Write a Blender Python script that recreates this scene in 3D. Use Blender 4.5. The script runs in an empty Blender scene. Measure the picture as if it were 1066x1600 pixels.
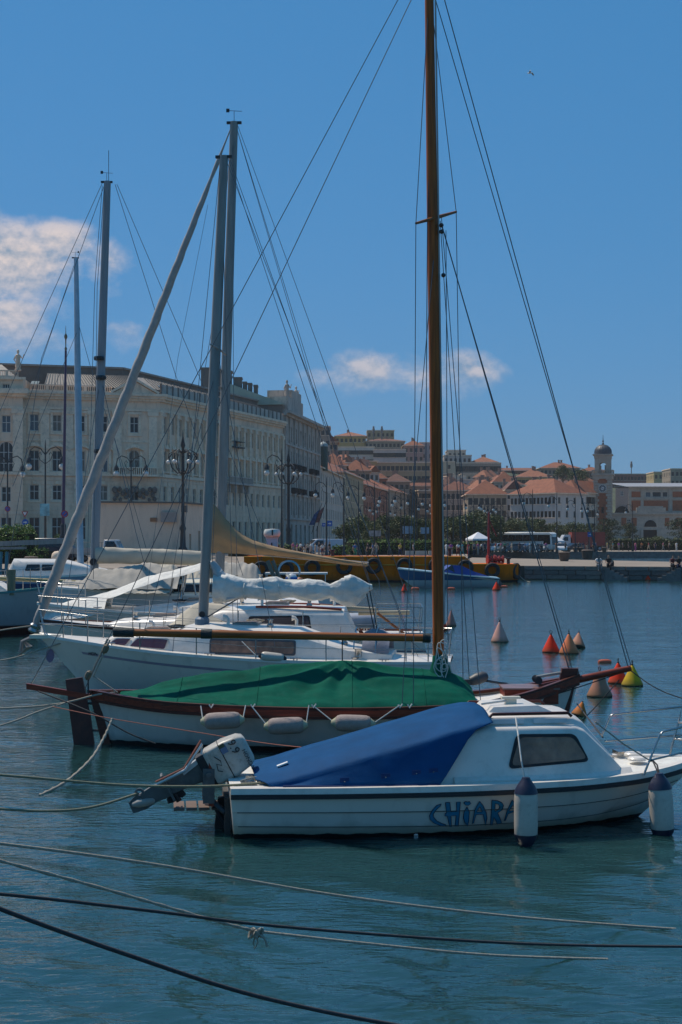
import bpy, math, random
import numpy as np
from mathutils import Vector, Matrix, noise
from mathutils.geometry import tessellate_polygon
R = math.radians
random.seed(7)
SC = bpy.context.scene
COL = SC.collection

# ------------------------------------------------------------------ camera
CAMH, FOC, CX, CY = 3.0, 2222.0, 533.0, 845.0
cam_d = bpy.data.cameras.new('camera')
cam_d.sensor_fit = 'VERTICAL'; cam_d.sensor_height = 36.0; cam_d.sensor_width = 24.0
cam_d.lens = 36.0 * FOC / 1600.0
cam_d.shift_y = 45.0 / 1600.0
cam_d.clip_start = 0.1; cam_d.clip_end = 6000
cam = bpy.data.objects.new('camera', cam_d); COL.objects.link(cam)
cam.location = (0, 0, CAMH); cam.rotation_euler = (R(90), 0, 0)
SC.camera = cam

# ------------------------------------------------------------------ sky + sun
SUN_EL, SUN_AZ = 58.0, -50.0            # azimuth: clockwise from +Y (straight ahead) towards +X
world = bpy.data.worlds.new('World'); SC.world = world; world.use_nodes = True
nt = world.node_tree; N = nt.nodes; Lk = nt.links; N.clear()
def nd(tree, typ, **kw):
    n = tree.nodes.new(typ)
    for k, v in kw.items(): setattr(n, k, v)
    return n
def mth(tree, op, a, b=None, c=None, clamp=False):
    n = tree.nodes.new('ShaderNodeMath'); n.operation = op; n.use_clamp = clamp
    for i, q in enumerate((a, b, c)):
        if q is None: continue
        if isinstance(q, (int, float)): n.inputs[i].default_value = q
        else: tree.links.new(q, n.inputs[i])
    return n.outputs[0]
def mixc(tree, fac, a, b, mode='MIX'):
    n = tree.nodes.new('ShaderNodeMix'); n.data_type = 'RGBA'; n.blend_type = mode
    for s, q in ((n.inputs[0], fac), (n.inputs[6], a), (n.inputs[7], b)):
        if isinstance(q, (int, float)): s.default_value = q
        elif isinstance(q, tuple): s.default_value = (q[0], q[1], q[2], 1)
        else: tree.links.new(q, s)
    return n.outputs[2]
sky = nd(nt, 'ShaderNodeTexSky', sky_type='NISHITA', sun_disc=False)
sky.sun_elevation = R(SUN_EL); sky.sun_rotation = R(SUN_AZ)
sky.altitude = 0; sky.air_density = 1.0; sky.dust_density = 0.0; sky.ozone_density = 1.0
# the photo's deep, even blue: one tone response per channel for the whole dome
sep = nd(nt, 'ShaderNodeSeparateColor'); Lk.new(sky.outputs[0], sep.inputs[0]); hs = nd(nt, 'ShaderNodeCombineColor')
for i_, (g_, k_) in enumerate(((.72, .262), (.38, 1.20), (.36, 2.26))):
    Lk.new(mth(nt, 'MULTIPLY', mth(nt, 'POWER', sep.outputs[i_], g_), k_), hs.inputs[i_])
tc = nd(nt, 'ShaderNodeTexCoord')
sx = nd(nt, 'ShaderNodeSeparateXYZ'); Lk.new(tc.outputs['Generated'], sx.inputs[0])
yy = mth(nt, 'MAXIMUM', sx.outputs[1], 0.05)
cu = mth(nt, 'DIVIDE', sx.outputs[0], yy); cv = mth(nt, 'DIVIDE', sx.outputs[2], yy)
cmb = nd(nt, 'ShaderNodeCombineXYZ'); Lk.new(cu, cmb.inputs[0]); Lk.new(mth(nt, 'MULTIPLY', cv, 1.25), cmb.inputs[1])
nz = nd(nt, 'ShaderNodeTexNoise'); nz.inputs['Scale'].default_value = 19; nz.inputs['Detail'].default_value = 7; nz.inputs['Roughness'].default_value = 0.63
Lk.new(cmb.outputs[0], nz.inputs['Vector'])
cmb2 = nd(nt, 'ShaderNodeCombineXYZ'); Lk.new(cu, cmb2.inputs[0]); Lk.new(mth(nt, 'ADD', mth(nt, 'MULTIPLY', cv, 1.25), 0.006), cmb2.inputs[1])
nz2 = nd(nt, 'ShaderNodeTexNoise'); nz2.inputs['Scale'].default_value = 19; nz2.inputs['Detail'].default_value = 5; nz2.inputs['Roughness'].default_value = 0.57
Lk.new(cmb2.outputs[0], nz2.inputs['Vector'])
# cumulus heaps low over the town: centre px, centre py, half width, half height, weight
CLOUDS = [(20, 420, 140, 100, 1.0), (90, 385, 75, 60, .95), (15, 500, 75, 55, .8), (165, 420, 55, 60, .55), (60, 460, 110, 60, .5), (195, 525, 42, 34, .5), (60, 540, 90, 30, .35),
          (-160, 430, 150, 80, 1.0), (-420, 500, 200, 70, .9),
          (580, 585, 105, 48, .62), (520, 592, 65, 28, .5), (650, 594, 95, 40, .52), (738, 586, 72, 46, .6), (1300, 560, 170, 50, .8), (1750, 500, 220, 70, .9)]
tot = None
for (px, py, hw, hh, wt) in CLOUDS:
    a = mth(nt, 'DIVIDE', mth(nt, 'SUBTRACT', cu, (px - CX) / FOC), hw / FOC)
    b = mth(nt, 'DIVIDE', mth(nt, 'SUBTRACT', cv, (CY - py) / FOC), hh / FOC)
    r2 = mth(nt, 'ADD', mth(nt, 'MULTIPLY', a, a), mth(nt, 'MULTIPLY', b, b))
    g = mth(nt, 'MULTIPLY', mth(nt, 'SUBTRACT', 1.0, r2, clamp=True), mth(nt, 'MULTIPLY', mth(nt, 'ADD', mth(nt, 'MULTIPLY', b, .5), .85, clamp=True), wt))
    tot = g if tot is None else mth(nt, 'MAXIMUM', tot, g)
dens = mth(nt, 'SUBTRACT', mth(nt, 'ADD', mth(nt, 'MULTIPLY', tot, 0.62), mth(nt, 'MULTIPLY', nz.outputs[0], 1.15)), 0.635)
dens = mth(nt, 'MULTIPLY', dens, mth(nt, 'GREATER_THAN', tot, 0.001))
cfac = mth(nt, 'MULTIPLY', dens, 3.2, clamp=True)
cfac = mth(nt, 'MULTIPLY', cfac, mth(nt, 'MULTIPLY', mth(nt, 'ADD', tot, 0.25), 0.85, clamp=True))
lit = mth(nt, 'ADD', mth(nt, 'MULTIPLY', mth(nt, 'SUBTRACT', nz.outputs[0], nz2.outputs[0]), 6.0), 0.62, clamp=True)
ccol = mixc(nt, lit, (0.21, 0.28, 0.38), (0.60, 0.52, 0.50))
SKY_STR = 0.1
bg = nd(nt, 'ShaderNodeBackground'); bg.inputs[1].default_value = SKY_STR
Lk.new(hs.outputs[0], bg.inputs[0])
bgc = nd(nt, 'ShaderNodeBackground'); bgc.inputs[1].default_value = 1.0; Lk.new(ccol, bgc.inputs[0])
mx = nd(nt, 'ShaderNodeMixShader'); Lk.new(cfac, mx.inputs[0]); Lk.new(bg.outputs[0], mx.inputs[1]); Lk.new(bgc.outputs[0], mx.inputs[2])
wo = nd(nt, 'ShaderNodeOutputWorld'); Lk.new(mx.outputs[0], wo.inputs[0])

sun_d = bpy.data.lights.new('sun', 'SUN'); sun_d.energy = 3.1; sun_d.angle = R(0.6); sun_d.color = (1.0, 0.91, 0.79)
sun = bpy.data.objects.new('sun', sun_d); COL.objects.link(sun)
to_sun = Vector((math.sin(R(SUN_AZ)) * math.cos(R(SUN_EL)), math.cos(R(SUN_AZ)) * math.cos(R(SUN_EL)), math.sin(R(SUN_EL))))
sun.rotation_euler = to_sun.to_track_quat('Z', 'Y').to_euler()
vs = SC.view_settings
vs.view_transform = 'Standard'; vs.look = 'None'; vs.exposure = 0.35; vs.gamma = 1.0; vs.use_curve_mapping = False
SC.cycles.max_bounces = 6; SC.cycles.volume_bounces = 0; SC.cycles.transparent_max_bounces = 8
SC.cycles.use_denoising = True

# ------------------------------------------------------------------ helpers
def W(px, py, d):                       # the point of the place seen at photo pixel (px, py), d metres ahead
    return Vector(((px - CX) * d / FOC, d, CAMH - (py - CY) * d / FOC))
def X(px, d): return (px - CX) * d / FOC
def Z(py, d): return CAMH - (py - CY) * d / FOC

def tag(o, label=None, cat=None, group=None, kind=None):
    if label: o['label'] = label
    if cat: o['category'] = cat
    if group: o['group'] = group
    if kind: o['kind'] = kind
    return o
def empty(name, loc=(0, 0, 0), rz=0.0, label=None, cat=None, group=None):
    o = bpy.data.objects.new(name, None); o.location = loc; o.rotation_euler = (0, 0, rz)
    o.empty_display_size = 0.2
    COL.objects.link(o)
    return tag(o, label, cat, group)
def wloc(o):
    v = Vector((0, 0, 0))
    while o is not None:
        v = v + Vector(o.location); o = o.parent
    return v
def copy_tree(o, parent=None):
    c = o.copy(); COL.objects.link(c); c.parent = parent
    for ch in list(o.children): copy_tree(ch, c)
    return c

class MB:
    def __init__(s): s.v = []; s.f = []; s.m = []
    def add(s, vs_, fs, mi=0):
        k = len(s.v); s.v.extend([tuple(p) for p in vs_])
        for f in fs: s.f.append(tuple(i + k for i in f)); s.m.append(mi)
        return s
    def box(s, x0, x1, y0, y1, z0, z1, mi=0):
        return s.add([(x0,y0,z0),(x1,y0,z0),(x1,y1,z0),(x0,y1,z0),(x0,y0,z1),(x1,y0,z1),(x1,y1,z1),(x0,y1,z1)],
              [(0,3,2,1),(4,5,6,7),(0,1,5,4),(1,2,6,5),(2,3,7,6),(3,0,4,7)], mi)
    def obox(s, c, u, v, w, mi=0):      # oriented box: centre and three half-axes
        c, u, v, w = map(Vector, (c, u, v, w))
        p = [c-u-v-w, c+u-v-w, c+u+v-w, c-u+v-w, c-u-v+w, c+u-v+w, c+u+v+w, c-u+v+w]
        return s.add(p, [(0,3,2,1),(4,5,6,7),(0,1,5,4),(1,2,6,5),(2,3,7,6),(3,0,4,7)], mi)
    def loft(s, secs, closed=True, caps=True, mi=0):
        n = len(secs[0]); k = []
        for sec in secs: k.extend(sec)
        fs = []
        e = n if closed else n - 1
        for i in range(len(secs) - 1):
            for j in range(e):
                a = i*n + j; b = i*n + (j+1) % n
                fs.append((a, b, b + n, a + n))
        if caps and closed:
            fs.append(tuple(reversed(range(n)))); fs.append(tuple(range((len(secs)-1)*n, len(secs)*n)))
        return s.add(k, fs, mi)
    def tube(s, pts, r, n=8, mi=0, caps=True):
        pts = [Vector(p) for p in pts]
        rs = r if isinstance(r, (list, tuple)) else [r] * len(pts)
        secs = []; up = None
        for i, p in enumerate(pts):
            t = (pts[min(i+1, len(pts)-1)] - pts[max(i-1, 0)])
            if t.length < 1e-9: t = Vector((0, 0, 1))
            t.normalize()
            if up is None:
                up = Vector((0, 0, 1)) if abs(t.z) < .9 else Vector((1, 0, 0))
            a = t.cross(up)
            if a.length < 1e-6: a = t.cross(Vector((0, 1, 0)))
            a.normalize(); b = a.cross(t); up = b
            secs.append([p + a*rs[i]*math.cos(2*math.pi*j/n) + b*rs[i]*math.sin(2*math.pi*j/n) for j in range(n)])
        return s.loft(secs, True, caps, mi)
    def lathe(s, prof, n=16, o=(0, 0, 0), axis=(0, 0, 1), mi=0):
        ax = Vector(axis).normalized(); q = Vector((0, 0, 1)).rotation_difference(ax); o = Vector(o)
        secs = [[o + q @ Vector((r*math.cos(2*math.pi*j/n), r*math.sin(2*math.pi*j/n), z)) for j in range(n)] for r, z in prof]
        return s.loft(secs, True, prof[0] != prof[-1], mi)
    def prism(s, poly, ex, mi=0):       # closed polygon of points pushed along a vector
        poly = [Vector(p) for p in poly]; ex = Vector(ex); n = len(poly)
        tris = tessellate_polygon([poly])
        s.add(poly + [p + ex for p in poly], [tuple(t) for t in tris] + [tuple(i + n for i in reversed(t)) for t in tris] +
              [(i, (i+1) % n, (i+1) % n + n, i + n) for i in range(n)], mi)
        return s
    def poly(s, pts, mi=0):
        pts = [Vector(p) for p in pts]
        return s.add(pts, [tuple(t) for t in tessellate_polygon([pts])], mi)
    def quad(s, a, b, c, d, mi=0): return s.add([a, b, c, d], [(0, 1, 2, 3)], mi)
    def mesh(s, name, mats, sm=None):
        me = bpy.data.meshes.new(name); me.from_pydata(s.v, [], s.f)
        for m in (mats if isinstance(mats, (list, tuple)) else [mats]): me.materials.append(m)
        if any(s.m): me.polygons.foreach_set('material_index', s.m)
        if sm:
            me.polygons.foreach_set('use_smooth', [True] * len(s.f)); me.set_sharp_from_angle(angle=R(sm))
        me.update()
        return me
    def build(s, name, mats, parent=None, sm=None, world=False):
        if world and parent is not None:
            o_ = wloc(parent); s.v = [(a - o_.x, b - o_.y, c - o_.z) for a, b, c in s.v]
        if sm or len(s.f) < 20000: pass
        me = s.mesh(name, mats, sm)
        ob = bpy.data.objects.new(name, me); COL.objects.link(ob)
        if parent is not None: ob.parent = parent
        return ob
def fixn(ob):                            # make the normals of a closed mesh point outwards
    import bmesh
    bm = bmesh.new(); bm.from_mesh(ob.data); bmesh.ops.recalc_face_normals(bm, faces=bm.faces); bm.to_mesh(ob.data); bm.free()
    return ob
def inst(name, me, parent=None, loc=(0, 0, 0), rz=0.0, scale=None):
    o = bpy.data.objects.new(name, me); o.location = loc; o.rotation_euler = (0, 0, rz)
    if scale: o.scale = scale if isinstance(scale, (tuple, list)) else (scale,)*3
    COL.objects.link(o)
    if parent is not None: o.parent = parent
    return o
def catenary(a, b, sag, n=24):
    a, b = Vector(a), Vector(b)
    return [a.lerp(b, i/n) - Vector((0, 0, sag*4*(i/n)*(1 - i/n))) for i in range(n+1)]
def lerp(a, b, t): return a + (b - a) * t
def interp(tab, x):
    if x <= tab[0][0]: return tab[0][1]
    for (a, p), (b, q) in zip(tab, tab[1:]):
        if x <= b:
            t = (x - a) / (b - a); return p + (q - p) * t
    return tab[-1][1]
def smooth_interp(tab, x):               # cubic through the table
    if x <= tab[0][0]: return tab[0][1]
    n = len(tab)
    for i in range(n-1):
        (a, p), (b, q) = tab[i], tab[i+1]
        if x <= b:
            h = b - a; t = (x - a)/h; s = (q - p)/h
            def tan(k):
                if k in (0, n-1): return s
                l_ = (tab[k][1]-tab[k-1][1])/(tab[k][0]-tab[k-1][0]); r_ = (tab[k+1][1]-tab[k][1])/(tab[k+1][0]-tab[k][0])
                return 0 if l_*r_ <= 0 else 2*l_*r_/(l_+r_)
            m0, m1 = tan(i), tan(i+1)
            return (2*t**3-3*t*t+1)*p + (t**3-2*t*t+t)*h*m0 + (3*t*t-2*t**3)*q + (t**3-t*t)*h*m1
    return tab[-1][1]

# ------------------------------------------------------------------ materials
MC = {}
def mat(name, col, rough=0.6, metal=0.0, var=0.15, scale=3.0, bump=0.0, bscale=30.0, spec=0.5, stretch=None, dirt=None, dirt_amt=0.4, rvar=0.0):
    if name in MC: return MC[name]
    m = bpy.data.materials.new(name); m.use_nodes = True; t = m.node_tree
    b = t.nodes['Principled BSDF']
    b.inputs['Roughness'].default_value = rough; b.inputs['Metallic'].default_value = metal
    b.inputs['Specular IOR Level'].default_value = spec
    co = nd(t, 'ShaderNodeTexCoord').outputs['Object']
    if stretch:
        mp = nd(t, 'ShaderNodeMapping'); mp.inputs['Scale'].default_value = stretch; t.links.new(co, mp.inputs[0]); co = mp.outputs[0]
    n = nd(t, 'ShaderNodeTexNoise'); n.inputs['Scale'].default_value = scale; n.inputs['Detail'].default_value = 5; n.inputs['Roughness'].default_value = .6
    t.links.new(co, n.inputs['Vector'])
    lo = tuple(c * (1 - var) for c in col); hi = tuple(min(1, c * (1 + var)) for c in col)
    f = mth(t, 'ADD', mth(t, 'MULTIPLY', mth(t, 'SUBTRACT', n.outputs[0], .5), 2.2), .5, clamp=True)
    c = mixc(t, f, lo, hi)
    if dirt:
        n2 = nd(t, 'ShaderNodeTexNoise'); n2.inputs['Scale'].default_value = scale * 2.7; n2.inputs['Detail'].default_value = 6; n2.inputs['Roughness'].default_value = .7
        t.links.new(co, n2.inputs['Vector'])
        df = mth(t, 'MULTIPLY', mth(t, 'MULTIPLY', mth(t, 'SUBTRACT', n2.outputs[0], .5), 5.0, clamp=True), dirt_amt)
        c = mixc(t, df, c, dirt)
    t.links.new(c, b.inputs['Base Color'])
    if rvar: t.links.new(mth(t, 'ADD', mth(t, 'MULTIPLY', mth(t, 'SUBTRACT', n.outputs[0], .5), rvar), rough), b.inputs['Roughness'])
    if bump:
        nb = nd(t, 'ShaderNodeTexNoise'); nb.inputs['Scale'].default_value = bscale; nb.inputs['Detail'].default_value = 4
        t.links.new(co, nb.inputs['Vector'])
        bp = nd(t, 'ShaderNodeBump'); bp.inputs['Strength'].default_value = bump; bp.inputs['Distance'].default_value = .02
        t.links.new(nb.outputs[0], bp.inputs['Height']); t.links.new(bp.outputs[0], b.inputs['Normal'])
    MC[name] = m
    return m
def hull_mat(name, top, boot, zline, stain=(0.30, 0.30, 0.16), stripe=None, rough=0.28, stain_h=0.16, spec=.5):
    # gelcoat: antifouling below the waterline, a weed-stained band above it, optional painted stripe (z0, z1, colour)
    m = bpy.data.materials.new(name); m.use_nodes = True; t = m.node_tree
    b = t.nodes['Principled BSDF']; b.inputs['Roughness'].default_value = rough; b.inputs['Specular IOR Level'].default_value = spec
    co = nd(t, 'ShaderNodeTexCoord').outputs['Object']
    s = nd(t, 'ShaderNodeSeparateXYZ'); t.links.new(co, s.inputs[0])
    mp = nd(t, 'ShaderNodeMapping'); mp.inputs['Scale'].default_value = (1, 1, .25); t.links.new(co, mp.inputs[0])
    n = nd(t, 'ShaderNodeTexNoise'); n.inputs['Scale'].default_value = 5; n.inputs['Detail'].default_value = 6; t.links.new(mp.outputs[0], n.inputs['Vector'])
    n3 = nd(t, 'ShaderNodeTexNoise'); n3.inputs['Scale'].default_value = 1.3; n3.inputs['Detail'].default_value = 5; t.links.new(mp.outputs[0], n3.inputs['Vector'])
    c = mixc(t, n3.outputs[0], tuple(q*.86 for q in top), tuple(min(1, q*1.06) for q in top))
    if stripe:
        for (z0, z1, sc) in (stripe if isinstance(stripe, list) else [stripe]):
            f = mth(t, 'MULTIPLY', mth(t, 'GREATER_THAN', s.outputs[2], z0), mth(t, 'LESS_THAN', s.outputs[2], z1))
            c = mixc(t, f, c, sc)
    zz = mth(t, 'SUBTRACT', s.outputs[2], zline)
    st = mth(t, 'SUBTRACT', 1.0, mth(t, 'DIVIDE', zz, mth(t, 'ADD', mth(t, 'MULTIPLY', n.outputs[0], stain_h * 1.6), stain_h * .3)), clamp=True)
    c = mixc(t, mth(t, 'MULTIPLY', st, .65), c, stain)
    drip = mth(t, 'MULTIPLY', mth(t, 'MULTIPLY', mth(t, 'SUBTRACT', n.outputs[0], .56), 5, clamp=True), .45)
    c = mixc(t, drip, c, tuple(q*.55 for q in top))
    bf = mth(t, 'LESS_THAN', mth(t, 'ADD', zz, mth(t, 'MULTIPLY', mth(t, 'SUBTRACT', n.outputs[0], .5), .05)), 0.0)
    c = mixc(t, bf, c, boot)
    t.links.new(c, b.inputs['Base Color'])
    return m
def glass_mat(name, col, rough=.08):
    m = bpy.data.materials.new(name); m.use_nodes = True
    b = m.node_tree.nodes['Principled BSDF']; b.inputs['Base Color'].default_value = (*col, 1); b.inputs['Roughness'].default_value = rough
    b.inputs['Specular IOR Level'].default_value = .6
    MC[name] = m
    return m
def wood_mat(name, col, rough=.35, axis='X', coat=.4):
    m = bpy.data.materials.new(name); m.use_nodes = True; t = m.node_tree
    b = t.nodes['Principled BSDF']; b.inputs['Specular IOR Level'].default_value = .3; b.inputs['Roughness'].default_value = rough; b.inputs['Coat Weight'].default_value = coat; b.inputs['Coat Roughness'].default_value = .2
    co = nd(t, 'ShaderNodeTexCoord').outputs['Object']
    mp = nd(t, 'ShaderNodeMapping'); sc = {'X': (.6, 14, 14), 'Y': (14, .6, 14), 'Z': (14, 14, .6)}[axis]
    mp.inputs['Scale'].default_value = sc; t.links.new(co, mp.inputs[0])
    n = nd(t, 'ShaderNodeTexNoise'); n.inputs['Scale'].default_value = 2.2; n.inputs['Detail'].default_value = 6; n.inputs['Distortion'].default_value = .6
    t.links.new(mp.outputs[0], n.inputs['Vector'])
    f = mth(t, 'ADD', mth(t, 'MULTIPLY', mth(t, 'SUBTRACT', n.outputs[0], .5), 2.4), .5, clamp=True)
    t.links.new(mixc(t, f, tuple(q*.55 for q in col), tuple(min(1, q*1.35) for q in col)), b.inputs['Base Color'])
    MC[name] = m
    return m

M_white = mat('white_gelcoat', (.78, .71, .62), .3, var=.07, dirt=(.45, .40, .33), dirt_amt=.4, scale=2.2)
M_deck = mat('deck_paint', (.72, .70, .64), .55, var=.1, dirt=(.42, .36, .28), dirt_amt=.45, scale=5)
M_cream = mat('cream_gelcoat', (.68, .62, .48), .4, var=.08)
M_black = mat('black_rubber', (.018, .018, .02), .6, var=.3)
M_steel = mat('stainless_steel', (.40, .39, .37), .25, 1.0, var=.08)
M_alu = mat('anodised_alloy', (.27, .25, .225), .55, .0, var=.3, scale=2, stretch=(4, 4, .4))
M_wire = mat('rigging_wire', (.11, .115, .12), .45, .3)
M_rope = mat('old_rope', (.36, .32, .25), .9, var=.35, scale=60, bump=.6, bscale=140)
M_ropeg = mat('weedy_rope', (.20, .19, .12), .9, var=.35, scale=50)
M_roped = mat('dark_rope', (.035, .035, .037), .85, var=.4, scale=60)
M_ropew = mat('white_rope', (.58, .56, .50), .9, var=.2, scale=60)
M_roper = mat('red_rope', (.36, .12, .08), .9, var=.25, scale=60)
M_mast = wood_mat('varnished_mast_wood', (.36, .085, .010), .45, 'Z', .0)
M_boomw = wood_mat('varnished_boom_wood', (.30, .09, .018), .45, 'X', .05)
M_mahog = wood_mat('red_mahogany', (.22, .034, .014), .42, 'X', .1)
M_mahogd = wood_mat('dark_mahogany', (.10, .024, .014), .45, 'X', .1)
M_glass = glass_mat('dark_glass', (.012, .013, .016))
M_tglass = mat('smoked_brown_window', (.24, .13, .08), .2, var=.6, scale=3.5, dirt=(.12, .09, .075), dirt_amt=.5)
M_pglass = glass_mat('maroon_curtained_window', (.10, .04, .055), .12)
M_canvas = mat('beige_canvas', (.50, .44, .34), .9, var=.12, scale=3, bump=.25, bscale=9)
M_canvasg = mat('grey_beige_canvas', (.36, .33, .28), .9, var=.14, scale=3, bump=.3, bscale=9)
M_sail = mat('white_sailcloth', (.66, .64, .58), .75, var=.14, scale=4, bump=.9, bscale=11, dirt=(.36, .33, .28), dirt_amt=.35)
M_tan = mat('tan_sailcloth', (.36, .23, .12), .85, var=.16, scale=2.5, bump=.3, bscale=6)
M_green = mat('green_tarpaulin', (.002, .088, .056), .8, var=.25, scale=2.5, bump=.5, bscale=6, spec=.05, dirt=(.03, .12, .085), dirt_amt=.35)
M_blue = mat('blue_tarpaulin', (.006, .062, .165), .7, var=.18, scale=3, bump=.2, bscale=14, spec=.08)
M_greyf = mat('grey_fender_cloth', (.33, .26, .225), .85, var=.15, scale=14, bump=.3, bscale=60)
M_whitef = mat('white_vinyl', (.52, .46, .38), .45, var=.1, scale=6, dirt=(.34, .28, .22), dirt_amt=.5)
M_navy = mat('navy_vinyl', (.022, .022, .045), .35, var=.2)
M_orange = mat('orange_barge_paint', (.75, .28, .016), .5, var=.16, scale=1.2, dirt=(.16, .07, .03), dirt_amt=.55)
M_rubber = mat('tyre_rubber', (.022, .022, .024), .75, var=.3)
# ------------------------------------------------------------------ water
def water_mat():
    m = bpy.data.materials.new('harbour_water'); m.use_nodes = True; t = m.node_tree
    b = t.nodes['Principled BSDF']
    b.inputs['Base Color'].default_value = (.014, .050, .050, 1); b.subsurface_method = 'BURLEY'; b.inputs['Subsurface Weight'].default_value = 1.0; b.inputs['Subsurface Scale'].default_value = .5; b.inputs['Subsurface Radius'].default_value = (.6, 1, 1); b.inputs['Roughness'].default_value = .055; b.inputs['IOR'].default_value = 1.6
    co = nd(t, 'ShaderNodeTexCoord').outputs['Object']
    def nz_(scale, st, det=3):
        mp = nd(t, 'ShaderNodeMapping'); mp.inputs['Scale'].default_value = st; mp.inputs['Rotation'].default_value = (0, 0, .25); t.links.new(co, mp.inputs[0])
        n = nd(t, 'ShaderNodeTexNoise'); n.inputs['Scale'].default_value = scale; n.inputs['Detail'].default_value = det; n.inputs['Roughness'].default_value = .5
        t.links.new(mp.outputs[0], n.inputs['Vector']); return n.outputs[0]
    h = mth(t, 'ADD', mth(t, 'MULTIPLY', nz_(2.6, (.5, 1.4, 1)), .058), mth(t, 'MULTIPLY', nz_(9.0, (.5, 1.3, 1)), .030))
    h = mth(t, 'ADD', h, mth(t, 'MULTIPLY', nz_(.5, (.5, 1.3, 1)), .05))
    bp = nd(t, 'ShaderNodeBump'); bp.inputs['Strength'].default_value = .36; bp.inputs['Distance'].default_value = 1.0
    t.links.new(h, bp.inputs['Height']); t.links.new(bp.outputs[0], b.inputs['Normal'])
    return m
M_water = water_mat()
def build_water():
    ds = [2.5]
    while ds[-1] < 300: ds.append(ds[-1] * 1.0095)
    ds = np.array(ds); us = np.linspace(-.55, .55, 300)
    D, U = np.meshgrid(ds, us, indexing='ij'); Xg = D * U; Yg = D.copy()
    rng = np.random.RandomState(3); Zg = np.zeros_like(D)
    for k in range(46):
        lam = 0.22 * (1.075 ** k); th = rng.normal(1.4, .6); kk = 2*math.pi/lam
        amp = 0.0042 * lam ** 0.5 * (math.exp(-(lam/1.3)**2) + .12)
        # fade out waves the mesh cannot carry at that distance
        fade = np.clip((lam / (D * .0095) - 2.5) / 3.0, 0, 1)
        Zg += amp * fade * np.sin(kk*(math.cos(th)*Xg + math.sin(th)*Yg) + rng.uniform(0, 6.28))
    nr, nc = D.shape
    verts = np.stack([Xg, Yg, Zg], -1).reshape(-1, 3)
    i = np.arange(nr-1)[:, None]*nc + np.arange(nc-1)[None, :]
    faces = np.stack([i, i+1, i+nc+1, i+nc], -1).reshape(-1, 4)
    me = bpy.data.meshes.new('water'); me.vertices.add(len(verts)); me.vertices.foreach_set('co', verts.ravel())
    me.loops.add(faces.size); me.loops.foreach_set('vertex_index', faces.ravel())
    me.polygons.add(len(faces)); me.polygons.foreach_set('loop_start', np.arange(0, faces.size, 4)); me.polygons.foreach_set('loop_total', np.full(len(faces), 4))
    me.polygons.foreach_set('use_smooth', np.ones(len(faces), bool)); me.update(); me.validate()
    me.materials.append(M_water)
    o = bpy.data.objects.new('water', me); COL.objects.link(o); tag(o, kind='structure')
    q = MB(); q.quad((-3000, -400, -.16), (3000, -400, -.16), (3000, 4000, -.16), (-3000, 4000, -.16))
    tag(q.build('sea', M_water), kind='structure')
build_water()

# ------------------------------------------------------------------ land, quays, hill
M_pave = mat('quay_paving', (.27, .215, .16), .85, var=.22, scale=.35, dirt=(.13, .115, .10), dirt_amt=.5, bump=.3, bscale=4)
M_quaystone = mat('quay_stone', (.16, .155, .145), .85, var=.35, scale=1.2, dirt=(.05, .055, .045), dirt_amt=.7, bump=.5, bscale=9)
M_weedstone = mat('wet_weedy_stone', (.035, .04, .032), .6, var=.4, scale=2)
M_asph = mat('asphalt', (.055, .055, .058), .9, var=.2, scale=1)
M_earth = mat('hill_earth', (.06, .075, .04), .95, var=.3, scale=.05)
GZ = 1.1
def slab(name, poly, z0, z1, top, side):
    m = MB(); n = len(poly)
    m.poly([(x, y, z1) for x, y in poly], 0)
    for i in range(n):
        a, b = poly[i], poly[(i+1) % n]
        m.quad((*a, z0), (*b, z0), (*b, z1), (*a, z1), 1)
    return tag(fixn(m.build(name, [top, side])), kind='structure')
LAND = [(-90, 97), (-13, 97), (-11, 111.5), (9.6, 111.5), (14.9, 167), (22, 247), (130, 258), (400, 300), (400, 560), (-400, 560), (-400, 97)]
land = slab('quay', LAND, -2, GZ, M_pave, M_quaystone)
road = slab('road', [(-60, 150), (4, 183), (40, 300), (60, 470), (45, 470), (22, 300), (-4, 205), (-60, 176)], GZ - .02, GZ + .006, M_asph, M_asph)
# harbour-side quay the boats and mooring lines are tied to, left of the frame
slab('quay', [(-40, -12), (-13.4, -12), (-15, 60), (-24, 97), (-60, 97), (-60, -12)], -2, 1.35, M_pave, M_quaystone)
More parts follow.
